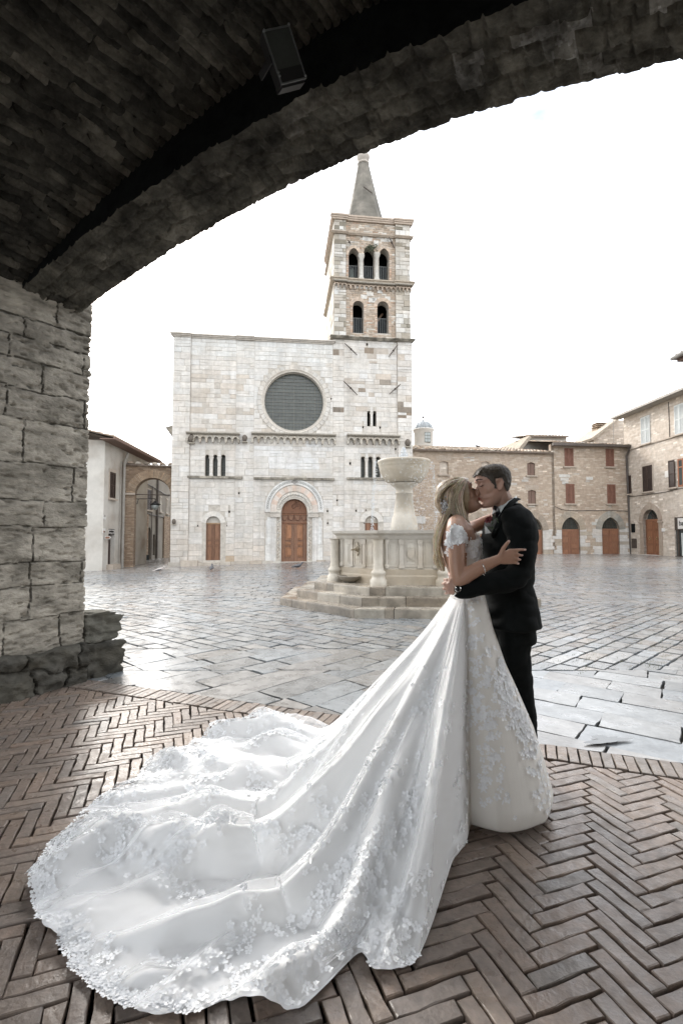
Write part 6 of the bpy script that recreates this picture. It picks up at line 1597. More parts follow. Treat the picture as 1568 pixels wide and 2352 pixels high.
def limb(mb, pts, rs, n=12, sub=4):
    """tapered round limb with rounded ends through joints (catmull-rom)"""
    P_ = [Vector(p) for p in pts]; out_ = []; ro = []
    for i in range(len(P_) - 1):
        p0_, p1_, p2_, p3_ = P_[max(i - 1, 0)], P_[i], P_[i + 1], P_[min(i + 2, len(P_) - 1)]
        for k in range(sub):
            t = k / sub; out_.append(.5 * ((2 * p1_) + (-p0_ + p2_) * t + (2 * p0_ - 5 * p1_ + 4 * p2_ - p3_) * t * t + (-p0_ + 3 * p1_ - 3 * p2_ + p3_) * t ** 3)); ro.append(rs[i] * (1 - t) + rs[i + 1] * t)
    out_.append(P_[-1]); ro.append(rs[-1])
    mb.tube(out_, ro, n); ball(mb, out_[0], ro[0] * .99, n=n); ball(mb, out_[-1], ro[-1] * .99, n=n)
HEADROWS = [(-.112, .062, .018, .022), (-.106, .078, .0, .034), (-.095, .087, -.018, .044), (-.080, .083, -.03, .053), (-.068, .078, -.04, .058), (-.058, .087, -.05, .061), (-.048, .087, -.06, .064), (-.038, .082, -.07, .066), (-.02, .085, -.082, .069),
            (.0, .085, -.092, .072), (.018, .082, -.097, .0735), (.028, .084, -.099, .0745), (.040, .092, -.100, .0755), (.055, .092, -.098, .0755), (.075, .084, -.090, .073), (.092, .066, -.074, .062), (.105, .042, -.05, .045), (.113, .012, -.02, .022)]
def headpt(row, a, k=0.0):
    z, xf, xb, w_ = row; cx = (xf + xb) / 2; rx = (xf - xb) / 2 + k; w_ = w_ + k; c, s_ = math.cos(a), math.sin(a)
    return (cx + rx * (abs(c) ** .92) * (1 if c > 0 else -1), w_ * s_ * (1 - .2 * max(0, c) ** 2), z)
def head_loft(mb, M_, k=0.0, n=30, rows=HEADROWS, zk=0.0):
    v = []; f = []
    for r_ in rows:
        for j in range(n):
            p_ = headpt(r_, 2 * math.pi * j / n, k); v.append(tuple(M_ @ Vector((p_[0], p_[1], p_[2] + zk * (p_[2] > .03) * 1))))
    m_ = len(rows)
    for i in range(m_ - 1):
        for j in range(n): f.append((i * n + j, i * n + (j + 1) % n, (i + 1) * n + (j + 1) % n, (i + 1) * n + j))
    f += [tuple(range(n))[::-1], tuple((m_ - 1) * n + j for j in range(n))]
    mb.raw(v, f)
def face_bits(mb, M_, sc, ears=(1, -1), fem=False):
    T_ = lambda x, y, z: tuple(M_ @ Vector((x, y, z)))
    # nose: bridge to tip with wings
    mb.tube([T_(.076, 0, .028), T_(.090, 0, .008), T_(.102, 0, -.012), T_(.108, 0, -.022)], [.008 * sc, .010 * sc, .0115 * sc, .012 * sc], 10); ball(mb, T_(.106, 0, -.023), .0125 * sc, n=10)
    for s_ in (1, -1): ball(mb, T_(.094, s_ * .011, -.028), .009 * sc, n=8)
    mb.tube([T_(.080, 0, -.036), T_(.102, 0, -.030)], [.008 * sc, .006 * sc], 8)
    # lips, chin, brow ridge, cheekbones
    mb.tube([T_(.076, -.022, -.052), T_(.088, -.008, -.048), T_(.090, 0, -.048), T_(.088, .008, -.048), T_(.076, .022, -.052)], [.004 * sc, .0075 * sc, .008 * sc, .0075 * sc, .004 * sc], 8)
    mb.tube([T_(.074, -.020, -.058), T_(.086, 0, -.061), T_(.074, .020, -.058)], [.004 * sc, .0085 * sc, .004 * sc], 8)
    ball(mb, T_(.074, 0, -.094), .018 * sc)
    for s_ in (1, -1):
        mb.tube([T_(.086, s_ * .008, .040), T_(.082, s_ * .03, .045), T_(.062, s_ * .05, .038)], [.008 * sc, .009 * sc, .006 * sc], 8)
        ball(mb, T_(.068, s_ * .032, .018), .0125 * sc); ball(mb, T_(.040, s_ * .040, -.014), .026 * sc)
    for s_ in ears:      # ear: rim, lobe, hollow
        y = s_ * .074
        pts = [T_(.004, y, -.026), T_(-.006, y + s_ * .006, -.030), T_(-.016, y + s_ * .012, -.012), T_(-.024, y + s_ * .017, .010), T_(-.018, y + s_ * .017, .026), T_(-.004, y + s_ * .012, .030), T_(.006, y + s_ * .005, .018)]
        mb.tube(pts, [.006 * sc] * 7, 8); mb.tube([T_(-.002, y + s_ * .001, -.022), T_(-.010, y + s_ * .005, 0), T_(-.008, y + s_ * .005, .02)], [.008 * sc] * 3, 8)
def hand(mb, wrist, knuckles, tips, thumb, r_=.0085, mids=None, palm=.020):
    """palm slab from the wrist to four knuckles, five separate bent fingers"""
    W_ = Vector(wrist); K_ = [Vector(k) for k in knuckles]; c = sum(K_, Vector()) / 4
    for k_ in K_:
        mb.tube([W_.lerp(k_, .05), W_.lerp(k_, .5), k_], [palm * .95, palm * .85, r_ * 1.35], 10); ball(mb, k_, r_ * 1.35, n=8)
    for i in range(3): mb.tube([W_.lerp(K_[i].lerp(K_[i + 1], .5), .3), K_[i].lerp(K_[i + 1], .5)], [palm * .85, r_ * 1.15], 8)
    for i, (k_, t_) in enumerate(zip(K_, tips)):
        pts = [k_] + [Vector(q) for q in (t_ if isinstance(t_[0], (tuple, list, Vector)) else [t_])]
        rr_ = [r_ * (1.08 - .28 * j / max(1, len(pts) - 1)) * (.92 if i == 3 else 1) for j in range(len(pts))]
        mb.tube(pts, rr_, 8); 
        for p_, q in zip(pts, rr_): ball(mb, p_, q, n=8)
    th = [Vector(q) for q in thumb]; rr_ = [r_ * 1.6, r_ * 1.25, r_ * 1.1, r_ * .9][:len(th)]
    mb.tube(th, rr_, 8)
    for p_, q in zip(th, rr_): ball(mb, p_, q, n=8)

def mk_skin(nm, c):
    return mat(nm, c, rough=.48, spec=.4, nscale=9, namt=.08, sss=.12, bump=.08, bscale=200, bdist=.001)
mk_skin('skin_tan', (.40, .235, .165)); mk_skin('skin_fair', (.43, .265, .20))
mat('black_suit', (.006, .0075, .0075), rough=.85, spec=.12, nscale=40, namt=.25, bump=.25, bscale=380, bdist=.001)
mat('shirt_white', (.62, .64, .63), rough=.75, nscale=10, namt=.05)
mat('satin_black', (.012, .012, .014), rough=.3, spec=.5, namt=.1)
mat('hair_blond', vcol=True, rough=.42, spec=.5, nscale=30, namt=.25)
mat('hair_brown', vcol=True, rough=.5, spec=.4, nscale=40, namt=.4, bump=.6, bscale=90, bdist=.004)
mat('lip', (.34, .11, .09), rough=.4, namt=.1); mat('lash', (.02, .013, .01), rough=.7, namt=0)
mat('silver', (.75, .75, .72), rough=.18, metal=1.0, namt=0); mat('crystal', (.8, .82, .85), rough=.05, spec=1.0, metal=.4, namt=0)
mat('rose_petal', (.16, .03, .035), rough=.6, nscale=30, namt=.3); mat('leaf_green', (.05, .07, .04), rough=.6, nscale=20, namt=.3); mat('blush_petal', (.45, .33, .28), rough=.6, namt=.2)
mat('shoe_black', (.012, .012, .012), rough=.25, spec=.6, namt=0)
def fabric(nm, base, rough, tr, bump, bscale, sheen=.3, spec=.3, vcol=False):
    m = mat(nm, base, vcol=vcol, rough=rough, nscale=7, namt=.035, sheen=sheen, spec=spec, bump=bump, bscale=bscale, bdist=.0015)
    n = m.node_tree; N = n.nodes; p = N['Principled BSDF']; o = N['Material Output']
    t = N.new('ShaderNodeBsdfTranslucent'); t.inputs['Color'].default_value = (*base, 1); mx_ = N.new('ShaderNodeMixShader'); mx_.inputs[0].default_value = tr
    n.links.new(p.outputs[0], mx_.inputs[1]); n.links.new(t.outputs[0], mx_.inputs[2]); n.links.new(mx_.outputs[0], o.inputs['Surface']); return m
fabric('tulle_white', (.89, .89, .885), .6, .06, .35, 420, vcol=True); mat('nail', (.62, .42, .36), rough=.25, spec=.5, namt=0)
fabric('lace_white', (.92, .93, .94), .3, .10, .3, 160, .1, .6); fabric('lining_ivory', (.70, .68, .63), .6, .15, .1, 200)

YB, YG, YH = 2.74, 2.87, 2.80
# ---------------------------------------------------------------- bride
B0 = Vector((.70, YB, 0))
BR = thing('person', 'bride in long white lace gown with blond hair, arm on the groom', 'person', Matrix.Translation(B0))
bh = at(1058, 1143, YH)
MBh = Matrix.Translation(bh) @ Matrix.Rotation(R(-27), 4, 'Y') @ Matrix.Scale(.95, 4)
b = MB(); head_loft(b, MBh); face_bits(b, MBh, .95, ears=(1,), fem=True)
P2 = lambda px, py, Y: at(px, py, Y)
neck = [P2(1051, 1205, 2.76), P2(1054, 1186, 2.78), P2(1056, 1168, 2.80), P2(1058, 1155, 2.80)]
limb(b, neck, [.062, .050, .048, .05])
def brow_(px, py, rx, ry, Y=YB): p_ = P2(px, py, Y); return (p_.x, p_.y, p_.z, rx, ry)
rings(b, [brow_(*q) for q in ((1050, 1192, .035, .07), (1048, 1199, .055, .125), (1047, 1207, .070, .165), (1048, 1218, .082, .178), (1050, 1235, .092, .165), (1053, 1255, .095, .150), (1058, 1285, .092, .135), (1064, 1318, .080, .118), (1069, 1352, .078, .112), (1072, 1385, .075, .105), (1074, 1420, .07, .10))])
sh = P2(1047, 1219, 2.585)
limb(b, [P2(1049, 1205, 2.66), sh, P2(1048, 1262, 2.535), P2(1049, 1300, 2.51), P2(1056, 1330, 2.495), P2(1078, 1317, 2.485), P2(1105, 1302, 2.475), P2(1128, 1292, 2.47), P2(1142, 1286, 2.465)],
     [.055, .052, .043, .040, .037, .038, .035, .0275, .025])
ball(b, P2(1054, 1335, 2.495), .034)
hand(b, P2(1142, 1286, 2.465), [P2(1171, 1265, 2.46), P2(1177, 1273, 2.455), P2(1177, 1282.5, 2.456), P2(1173, 1291, 2.46)],
     [[P2(1184, 1263.5, 2.455), P2(1194, 1262.5, 2.462), P2(1204, 1262.5, 2.475)], [P2(1188, 1274, 2.455), P2(1197, 1275.5, 2.475)], [P2(1187, 1284, 2.458), P2(1192.5, 1285.5, 2.475)], [P2(1182, 1293, 2.462), P2(1189, 1294.5, 2.475)]],
     [P2(1149, 1275, 2.455), P2(1156, 1258, 2.45), P2(1163, 1249, 2.452), P2(1168, 1243, 2.458)], .0088, palm=.021)
# far arm round his neck, legs under the skirt
limb(b, [P2(1052, 1208, 2.86), P2(1075, 1215, 2.98), P2(1120, 1195, 3.02), P2(1165, 1180, 3.0)], [.045, .042, .034, .026])
limb(b, [(B0.x + .0, YB - .06, .85), (B0.x + .01, YB - .09, .45), (B0.x, YB - .09, .10)], [.06, .045, .034]); limb(b, [(B0.x, YB + .06, .85), (B0.x + .02, YB + .09, .45), (B0.x + .01, YB + .09, .10)], [.06, .045, .034])
limb(b, [(B0.x - .01, YB - .09, .09), (B0.x + .14, YB - .09, .035)], [.032, .026]); limb(b, [(B0.x, YB + .09, .09), (B0.x + .15, YB + .09, .035)], [.032, .026])
finish(b, 'body', 'skin_tan', BR, .0046, 4)
def pb_(name, mb, m, par, smooth=True): o = mb.build(name, m, None, smooth); o.parent = par; o.matrix_parent_inverse = par.matrix_world.inverted(); return o
nl_ = MB()
for (px, py, Y) in ((1205, 1262.5, 2.464), (1197.8, 1275.5, 2.464), (1193, 1285.5, 2.465), (1189, 1294.5, 2.466), (1167.6, 1243.4, 2.449)): ball(nl_, P2(px, py, Y), .0062, 1, .4, .8, 8); nl_.cut()
for o_ in nl_.build_parts('fingernail', 'nail', None, True): o_.parent = BR; o_.matrix_parent_inverse = BR.matrix_world.inverted()
T_ = lambda x, y, z: tuple(MBh @ Vector((x, y, z)))
m = MB(); m.tube([T_(.093, -.006, .048), T_(.088, -.026, .054), T_(.070, -.046, .047)], [.0018, .0028, .0014], 6); pb_('eyebrow', m, 'lash', BR)
m = MB(); m.tube([T_(.083, -.020, .014), T_(.080, -.034, .011), T_(.066, -.048, .014)], [.0015, .0028, .0015], 6); m.tube([T_(.086, -.024, .012), T_(.088, -.032, .006), T_(.078, -.044, .006)], [.001, .002, .001], 5); pb_('eyelashes', m, 'lash', BR)
m = MB(); m.tube([T_(.078, -.021, -.052), T_(.091, -.008, -.049), T_(.094, 0, -.049)], [.003, .006, .006], 7); m.tube([T_(.078, -.018, -.057), T_(.090, 0, -.061)], [.003, .0065], 7); pb_('lips', m, 'lip', BR)
# hair: scalp volume, long lengths made of many fine strands over an inner mass
rh = random.Random(21)
def blond():
    k = rh.random(); return tuple(v * rh.uniform(.85, 1.15) for v in ((.56, .46, .32) if k < .45 else ((.68, .60, .47) if k < .8 else (.34, .25, .155))))
hb = MB()
def hairmask(p_):
    q = MBh.inverted() @ p_
    f_ = np.interp(q.x, [-.12, -.05, .0, .045, .062, .10], [-.2, -.2, -.06, .02, .072, .085])
    return q.z > f_
head_loft(hb, MBh @ Matrix.Translation((-.004, 0, .004)), .011, zk=.006); ball(hb, P2(1024, 1150, YH), .072, .95, 1.0, 1.1); ball(hb, P2(1032, 1135, YH), .085, 1, .98, 1)
HM = finish(hb, 'hair', 'hair_blond', BR, .006, 4, clip=hairmask)
ca_ = HM.data.color_attributes.new('Col', 'FLOAT_COLOR', 'POINT'); ca_.data.foreach_set('color', [v for _ in range(len(HM.data.vertices)) for v in (.34, .26, .165, 1)])  # inner mass coloured darker, shade of depth put into the colour
def strands(mb, guide, n, spread, r0=.0014, wob=.0055, cf=blond, taper=True, seg=9):
    n = int(n * 1.9)
    """guide: list of (px,py,Y,sx,sy): path and half-spreads (in metres) in image-x and depth"""
    g_ = [(P2(q[0], q[1], q[2]), q[3], q[4]) for q in guide]; K_ = len(g_) - 1
    for _ in range(n):
        a, r_ = rh.uniform(0, 2 * math.pi), math.sqrt(rh.random()); ox, oy = math.cos(a) * r_, math.sin(a) * r_; ph = rh.uniform(0, 6.28); end = 1 - .28 * rh.random() ** 2
        pts = []
        for i in range(seg + 1):
            t = i / seg * K_ * end; k = min(int(t), K_ - 1); u = t - k
            p0_, p1_, p2_, p3_ = g_[max(k - 1, 0)][0], g_[k][0], g_[k + 1][0], g_[min(k + 2, K_)][0]
            p_ = .5 * ((2 * p1_) + (-p0_ + p2_) * u + (2 * p0_ - 5 * p1_ + 4 * p2_ - p3_) * u * u + (-p0_ + 3 * p1_ - 3 * p2_ + p3_) * u ** 3)
            sx = g_[k][1] * (1 - u) + g_[k + 1][1] * u; sy = g_[k][2] * (1 - u) + g_[k + 1][2] * u
            pts.append(p_ + Vector((ox * sx + wob * math.sin(ph + i * .9), oy * sy + wob * math.cos(ph + i * .7), 0)))
        mb.tube(pts, [r0 * (1 - .6 * (i / seg) * taper) for i in range(seg + 1)], 4, cf(), cap=False)
hs_ = MB()
Ys = YH
# crown to the back of the head and down
for (y0, yy) in ((0, -.03), (1, -.055), (2, -.07), (3, -.078), (4, .04)):
    strands(hs_, [(1060 - y0 * 3, 1099 + y0 * 3, Ys + yy * .5, .006, .02), (1038 - y0 * 2, 1101 + y0 * 4, Ys + yy, .01, .02), (1018, 1118 + y0 * 2, Ys + yy, .012, .02), (1008, 1142, Ys + yy * .8, .012, .02), (1012, 1168, Ys + yy * .6, .012, .02), (1020, 1186, Ys + yy * .6, .014, .02)], 60, 1)
# near side: over the temple and cheek, down in front of the shoulder
strands(hs_, [(1060, 1099, Ys - .04, .006, .012), (1049, 1115, Ys - .082, .014, .012), (1048, 1140, Ys - .088, .016, .01), (1052, 1165, Ys - .09, .018, .012), (1063, 1190, Ys - .11, .018, .016), (1074, 1212, Ys - .14, .016, .016), (1083, 1234, Ys - .15, .012, .014), (1088, 1247, Ys - .14, .006, .01)], 150, 1)
strands(hs_, [(1058, 1102, Ys - .05, .006, .01), (1040, 1118, Ys - .085, .016, .01), (1034, 1145, Ys - .085, .018, .01), (1040, 1172, Ys - .085, .016, .014), (1055, 1195, Ys - .10, .016, .018), (1066, 1215, Ys - .12, .014, .02), (1077, 1240, Ys - .14, .008, .012)], 110, 1)
strands(hs_, [(1064, 1101, Ys - .03, .004, .03), (1060, 1108, Ys - .066, .010, .016), (1050, 1128, Ys - .092, .016, .008), (1040, 1155, Ys - .094, .018, .012), (1038, 1180, Ys - .10, .02, .02)], 150, 1)
strands(hs_, [(1066, 1103, Ys - .03, .003, .02), (1064, 1112, Ys - .070, .006, .012), (1058, 1135, Ys - .088, .008, .008), (1058, 1160, Ys - .088, .010, .012), (1066, 1188, Ys - .11, .014, .014), (1080, 1222, Ys - .14, .012, .012), (1090, 1250, Ys - .13, .006, .01)], 90, 1)
for yy in (-.02, .02, .05): strands(hs_, [(1062, 1100, Ys + yy, .005, .02), (1042, 1098, Ys + yy, .008, .02), (1020, 1112, Ys + yy * 1.2, .01, .02), (1007, 1138, Ys + yy * 1.2, .01, .02), (1010, 1165, Ys + yy, .01, .02)], 50, 1)
# long lengths down her back
strands(hs_, [(1028, 1160, Ys - .03, .022, .05), (1022, 1185, Ys - .04, .026, .06), (1010, 1212, Ys - .06, .020, .065), (1004, 1240, Ys - .06, .014, .06), (1003, 1268, Ys - .06, .014, .055), (1012, 1292, Ys - .06, .014, .045), (1016, 1312, Ys - .06, .006, .03)], 190, 1, wob=.006)
strands(hs_, [(1012, 1200, Ys - .06, .008, .04), (1000, 1240, Ys - .06, .008, .04), (1004, 1262, Ys - .06, .006, .03), (999, 1285, Ys - .06, .010, .03), (1008, 1310, Ys - .06, .01, .03)], 26, 1, wob=.01, r0=.0014)
# dark strands: shade between the locks put into their colour
strands(hs_, [(1044, 1140, Ys - .06, .016, .02), (1042, 1165, Ys - .06, .016, .02), (1044, 1188, Ys - .06, .02, .02), (1052, 1206, Ys - .07, .02, .03), (1062, 1225, Ys - .10, .012, .02)], 90, 1, cf=lambda: tuple(v * rh.uniform(.8, 1.2) for v in (.20, .135, .08)))
so_ = hs_.build('strands', 'hair_blond', None, True); so_.parent = HM; pass
HM2 = so_
m = MB()
for i in range(70): p_ = P2(1021 + rh.gauss(0, 5), 1160 + rh.gauss(0, 7), Ys - .075 - rh.uniform(0, .012)); m.sphere(p_, rh.uniform(.0025, .006), 5, 4)
pb_('hair_comb', m, 'crystal', BR, False)
m = MB(); c = P2(1107, 1305.5, 2.475); ax = (P2(1128, 1292, 2.47) - P2(1082, 1317, 2.485)).normalized(); e1 = ax.cross(Vector((0, 1, 0))).normalized(); e2 = Vector((0, 1, 0))
m.tube([c + (e1 * math.cos(2 * math.pi * k / 20) + e2 * math.sin(2 * math.pi * k / 20)) * .037 + ax * .008 * math.cos(2 * math.pi * k / 20) for k in range(21)], .0017, 6); pb_('bracelet', m, 'silver', BR)
# ---- gown
c0 = Vector((.700, YB)); ZW = P2(1072, 1362, YB).z
hem_px = [(1276, 1884), (1266, 1905), (1226, 1920), (1182, 1929), (1120, 1925), (1080, 1914), (1054, 1962), (1030, 2010), (1026, 2090), (1019, 2160), (990, 2195), (960, 2214), (900, 2235), (856, 2224), (842, 2196), (826, 2180), (806, 2205), (790, 2262), (768, 2292), (720, 2312), (660, 2320), (580, 2322), (535, 2302), (512, 2296), (492, 2322), (468, 2338), (400, 2328), (330, 2320), (262, 2292), (220, 2268), (196, 2228), (150, 2186), (140, 2155), (96, 2128), (76, 2060), (86, 1990), (120, 1937), (178, 1892), (245, 1840), (322, 1790), (350, 1752), (400, 1742), (470, 1702), (500, 1690), (570, 1690), (640, 1672), (700, 1690)]
hem = [gr(x, y, .008) for x, y in hem_px]
hem = [(h.x, h.y) for h in hem] + [(.05, 3.62), (.35, 3.45), (.62, 3.24), (.84, 3.05), (1.00, 2.88), (1.09, 2.72)]
ang = []; dist = []
for (x, y) in hem:
    a = math.atan2(y - c0.y, x - c0.x)
    ang.append(a); dist.append(math.hypot(x - c0.x, y - c0.y))
# unwrap clockwise
for i in range(1, len(ang)):
    while ang[i] > ang[i - 1] - 1e-4 + (0.02): ang[i] -= 2 * math.pi
    if ang[i] < ang[i - 1] - 3.6: ang[i] += 2 * math.pi
    ang[i] = min(ang[i], ang[i - 1] - .004)
A0, A1 = ang[0], ang[0] - 2 * math.pi
NT, NR = 1100, 110
TH = np.linspace(A0, A1, NT)
Dh = np.interp(-TH, [-a for a in ang] + [-A1], dist + [dist[0]])
ker = np.array([1, 2, 3, 2, 1.]) / 9; Dh = np.convolve(np.pad(Dh, 2, mode='wrap'), ker, 'valid')
aj = ang[5]                                                       # where the front hem meets the train edge
trn = 1 / (1 + np.exp(-((aj - .03) - TH) / .012))                 # 0 front, 1 train
hid = np.clip((TH - (A1 + 1.55)) / -.9, 0, 1)                      # hidden far side fades back to the bell
trn = trn * (1 - hid ** 1.5)
TT = np.linspace(0, 1, NR) ** .85
T2, TG = np.meshgrid(TH, TT, indexing='ij')
D2 = Dh[:, None]; W2_ = trn[:, None]
r0 = 1 / np.sqrt((np.cos(T2) / .083) ** 2 + (np.sin(T2) / .117) ** 2)
rr2 = r0 + (D2 - r0) * TG
zf_front = np.interp(TG, [0, .12, .3, .5, .69, .83, .94, 1], [1, .84, .67, .53, .385, .235, .09, .0])
rcut = np.minimum(D2, np.interp(-T2, [1.8, 2.3, 2.8, 3.2, 3.7, 4.3], [1.15, 1.25, 1.16, 1.02, .98, .9]))
tt2 = np.clip((rr2 - r0) / (rcut - r0), 0, 1)
zf_tr = (1 - tt2) ** 1.30
zb2 = ZW * (zf_front * (1 - W2_) + zf_tr * W2_)
# folds: gathered pleats that merge into long sweeping folds; ridges are smooth, valleys tighter
X_ = np.cos(T2); Y_ = np.sin(T2)
def ridge(ph): s_ = np.abs(np.sin(ph)); return 1 - s_ ** 1.15
wph = T2 + .10 * (fbm(rr2 * 1.6 + 3, T2 * 2.2, 3, 90) - .5) * rr2 + .05 * np.sin(rr2 * 3.1 + T2 * 2)
amp_l = np.interp(rr2, [.1, .25, .6, 1.0, 1.4, 2.3], [.004, .024, .090, .130, .150, .125])
def foldset(seed, n, wr, hr, lo, hi, drift=.16, start=(.0, .9)):
    """individual curved ridges, each with its own path, width, height and reach"""
    q = random.Random(seed); acc = np.zeros(T2.shape)
    for k in range(n):
        th0 = hi + (lo - hi) * (k + q.uniform(.1, .9)) / n; dr_ = q.uniform(-drift, drift); ph = q.uniform(0, 6.28); s0 = q.uniform(*start) if q.random() < .55 else 0.0
        w1 = q.uniform(*wr); h1 = q.uniform(*hr); en = q.uniform(1.6, 3.4); sk = q.uniform(.45, .8)
        path = th0 + dr_ * (rr2 - .3) + .05 * np.sin(rr2 * 2.6 + ph) * rr2
        d = (T2 - path) * np.maximum(rr2, .12); ww = w1 * np.interp(rr2, [.1, .5, 1.2, 2.2], [.22, .7, 1.0, 1.25]); ww = np.where(d > 0, ww * sk, ww * (1.6 - sk))
        pr_ = np.exp(-np.abs(d / ww) ** 2.1)
        e_ = h1 * pr_ * (lambda t: t * t * (3 - 2 * t))(np.clip((rr2 - s0) / .4, 0, 1)) * (lambda t: t * t * (3 - 2 * t))(np.clip((en - rr2) / .45, 0, 1))
        acc = acc + e_ * (1 - .75 * np.clip(acc / (hr[1] + 1e-9), 0, 1))
    return acc
TLO, THI = A1 + 1.4, aj + .0
big = foldset(5, 15, (.06, .125), (.5, 1.2), TLO, THI)
med = foldset(8, 40, (.026, .055), (.16, .50), TLO, THI, .22, (.1, 1.2)) + foldset(9, 60, (.012, .026), (.05, .16), TLO, THI, .25, (.3, 1.6))
sml = foldset(13, 120, (.007, .016), (.02, .075), TLO - .3, THI + 2.4, .2, (.0, .5))
F2 = ridge(wph * 13 + 2.2 * np.sin(T2 * 4.1) + 1.3 * fbm(rr2 * 1.2, T2 * 4, 2, 95)) * (.4 + .9 * fbm(T2 * 6, rr2 * 1.1, 2, 92))
F3 = ridge(wph * 41 + 3 * np.sin(T2 * 5))
fine = (fbm(T2 * 9 + rr2 * .6, rr2 * 2.0, 4, 93) - .5)
# cloth lying on the floor bunches across the folds
bunch = np.clip(rr2 - .95, 0, .35) / .35 * W2_ * (1 - ((fbm(rr2 * 2.4 + T2 * 1.4, T2 * rr2 * 1.3, 2, 88) - .5) * 5) ** 2).clip(0, 1)
fol = amp_l * (big * .95 + med * .8 + sml * .8) * W2_ + amp_l * (.34 * ridge(wph * 5 + 1.5 * np.sin(T2 * 3)) ** 1.3 + .30 * sml * np.clip((1.2 - TG * 1.3), 0, 1)) * (1 - W2_) + .0010 * F3 * np.interp(rr2, [.08, .2, .35, 1.2], [1, .8, .25, .05]) + fine * .04 * np.clip(rr2 - .3, 0, 1) * (.35 + .65 * W2_) + .028 * bunch
# hem: rolled and scalloped, lifted here and there
eh = np.clip((TG - .88) / .12, 0, 1); Sx = T2 * D2
lift = (fbm(Sx * 5, TG * 0 + 4, 3, 94)) * .05 + .012
fol = fol * (1 - .35 * eh * W2_) + W2_ * (eh * (1 - eh) * 4) * lift * .55 + W2_ * eh * .018 * np.abs(np.sin(Sx * 16 + 2 * fbm(Sx * 2, TG, 2, 96)))
dzdr = np.gradient(zb2, axis=1) / (np.gradient(rr2, axis=1) + 1e-6)
nl = np.sqrt(1 + dzdr ** 2); nr_, nz_ = -dzdr / nl, 1 / nl
keep0 = np.clip(TG / .05, 0, 1)
fol = fol - amp_l * .30 * W2_
for _ in range(3):      # soft cloth: no knife-edge creases
    fol = (np.roll(fol, 2, 0) + np.roll(fol, -2, 0) + np.roll(fol, 1, 0) + np.roll(fol, -1, 0) + 2 * fol) / 6
    q_ = fol.copy(); q_[:, 1:-1] = (fol[:, :-2] + fol[:, 2:] + 2 * fol[:, 1:-1]) / 4; fol = q_
fol = fol * keep0
rad = rr2 + nr_ * fol; zz2 = zb2 + nz_ * fol
rad = rad - (1 - W2_) * .035 * np.clip((TG - .93) / .07, 0, 1) ** 2
rad = rad + W2_ * eh * .018 * (fbm(Sx * 9, TG * 0 + 1, 2, 97) - .5) * 2
zz2 = np.maximum(zz2, .010 + .004 * fbm(T2 * 30, rr2 * 10, 2, 98))
zz2 = zz2 + (1 - W2_) * (.012 + .02 * fbm(T2 * 2.2, TG * 0 + 3, 2, 99)) * np.clip((TG - .8) / .2, 0, 1)
# far-left crest of the train stands up a little
GX = c0.x + rad * X_; GY = c0.y + rad * Y_
G = np.stack([GX, GY, zz2], -1)
g = MB()
g.v = [tuple(p) for p in G.reshape(-1, 3).tolist()]
n_r = NR
for i in range(NT - 1):
    b0_ = i * n_r
    for j in range(n_r - 1): g.f.append((b0_ + j, b0_ + n_r + j, b0_ + n_r + j + 1, b0_ + j + 1)); g.c.append(mixc((.83, .80, .745), (.89, .89, .885), float(trn[i])))      # ivory lining shows through the front panel
DR = pb_('gown', g, 'tulle_white', BR)
tm = fabric('tulle_sheer', (.86, .87, .88), .5, .3, .4, 300); N = tm.node_tree.nodes; lw = N.new('ShaderNodeLayerWeight'); lw.inputs[0].default_value = .35; mr = N.new('ShaderNodeMapRange'); mr.inputs[3].default_value = .10; mr.inputs[4].default_value = .6
tm.node_tree.links.new(lw.outputs['Facing'], mr.inputs[0]); tm.node_tree.links.new(mr.outputs[0], N['Principled BSDF'].inputs['Alpha'])
mixn = [n for n in N if n.type == 'MIX_SHADER'][0]; mt_ = N['Material Output']; tr_ = N.new('ShaderNodeBsdfTransparent'); m2_ = N.new('ShaderNodeMixShader')
tm.node_tree.links.new(mr.outputs[0], m2_.inputs[0]); tm.node_tree.links.new(tr_.outputs[0], m2_.inputs[1]); tm.node_tree.links.new(mixn.outputs[0], m2_.inputs[2]); tm.node_tree.links.new(m2_.outputs[0], mt_.inputs['Surface'])
tm.node_tree.links.remove([l for l in tm.node_tree.links if l.to_socket == N['Principled BSDF'].inputs['Alpha']][0])
ov = foldset(71, 30, (.03, .08), (.15, .55), TLO, THI, .25, (.0, 1.0))
exT = 1 + .018 * eh * (fbm(Sx * 6, TG * 0 + 7, 3, 73))
ofo = (.006 + amp_l * ov * .75) * keep0
GO = np.stack([c0.x + (rad * exT + nr_ * ofo) * X_, c0.y + (rad * exT + nr_ * ofo) * Y_, zz2 + nz_ * ofo + .002], -1)
j0 = int(np.argmax(trn > .35)); j1 = int(np.searchsorted(-TH, -(A1 + 1.2)))
g = MB(); sub_ = GO[j0:j1]; nn_ = sub_.shape[0]; g.v = [tuple(p) for p in sub_.reshape(-1, 3).tolist()]
for i in range(nn_ - 1):
    b0_ = i * NR
    for j in range(2, NR - 1): g.f.append((b0_ + j, b0_ + NR + j, b0_ + NR + j + 1, b0_ + j + 1)); g.c.append(None)
tv = g.build('tulle_layer', 'tulle_sheer', None, True, autouv=False); tv.parent = DR
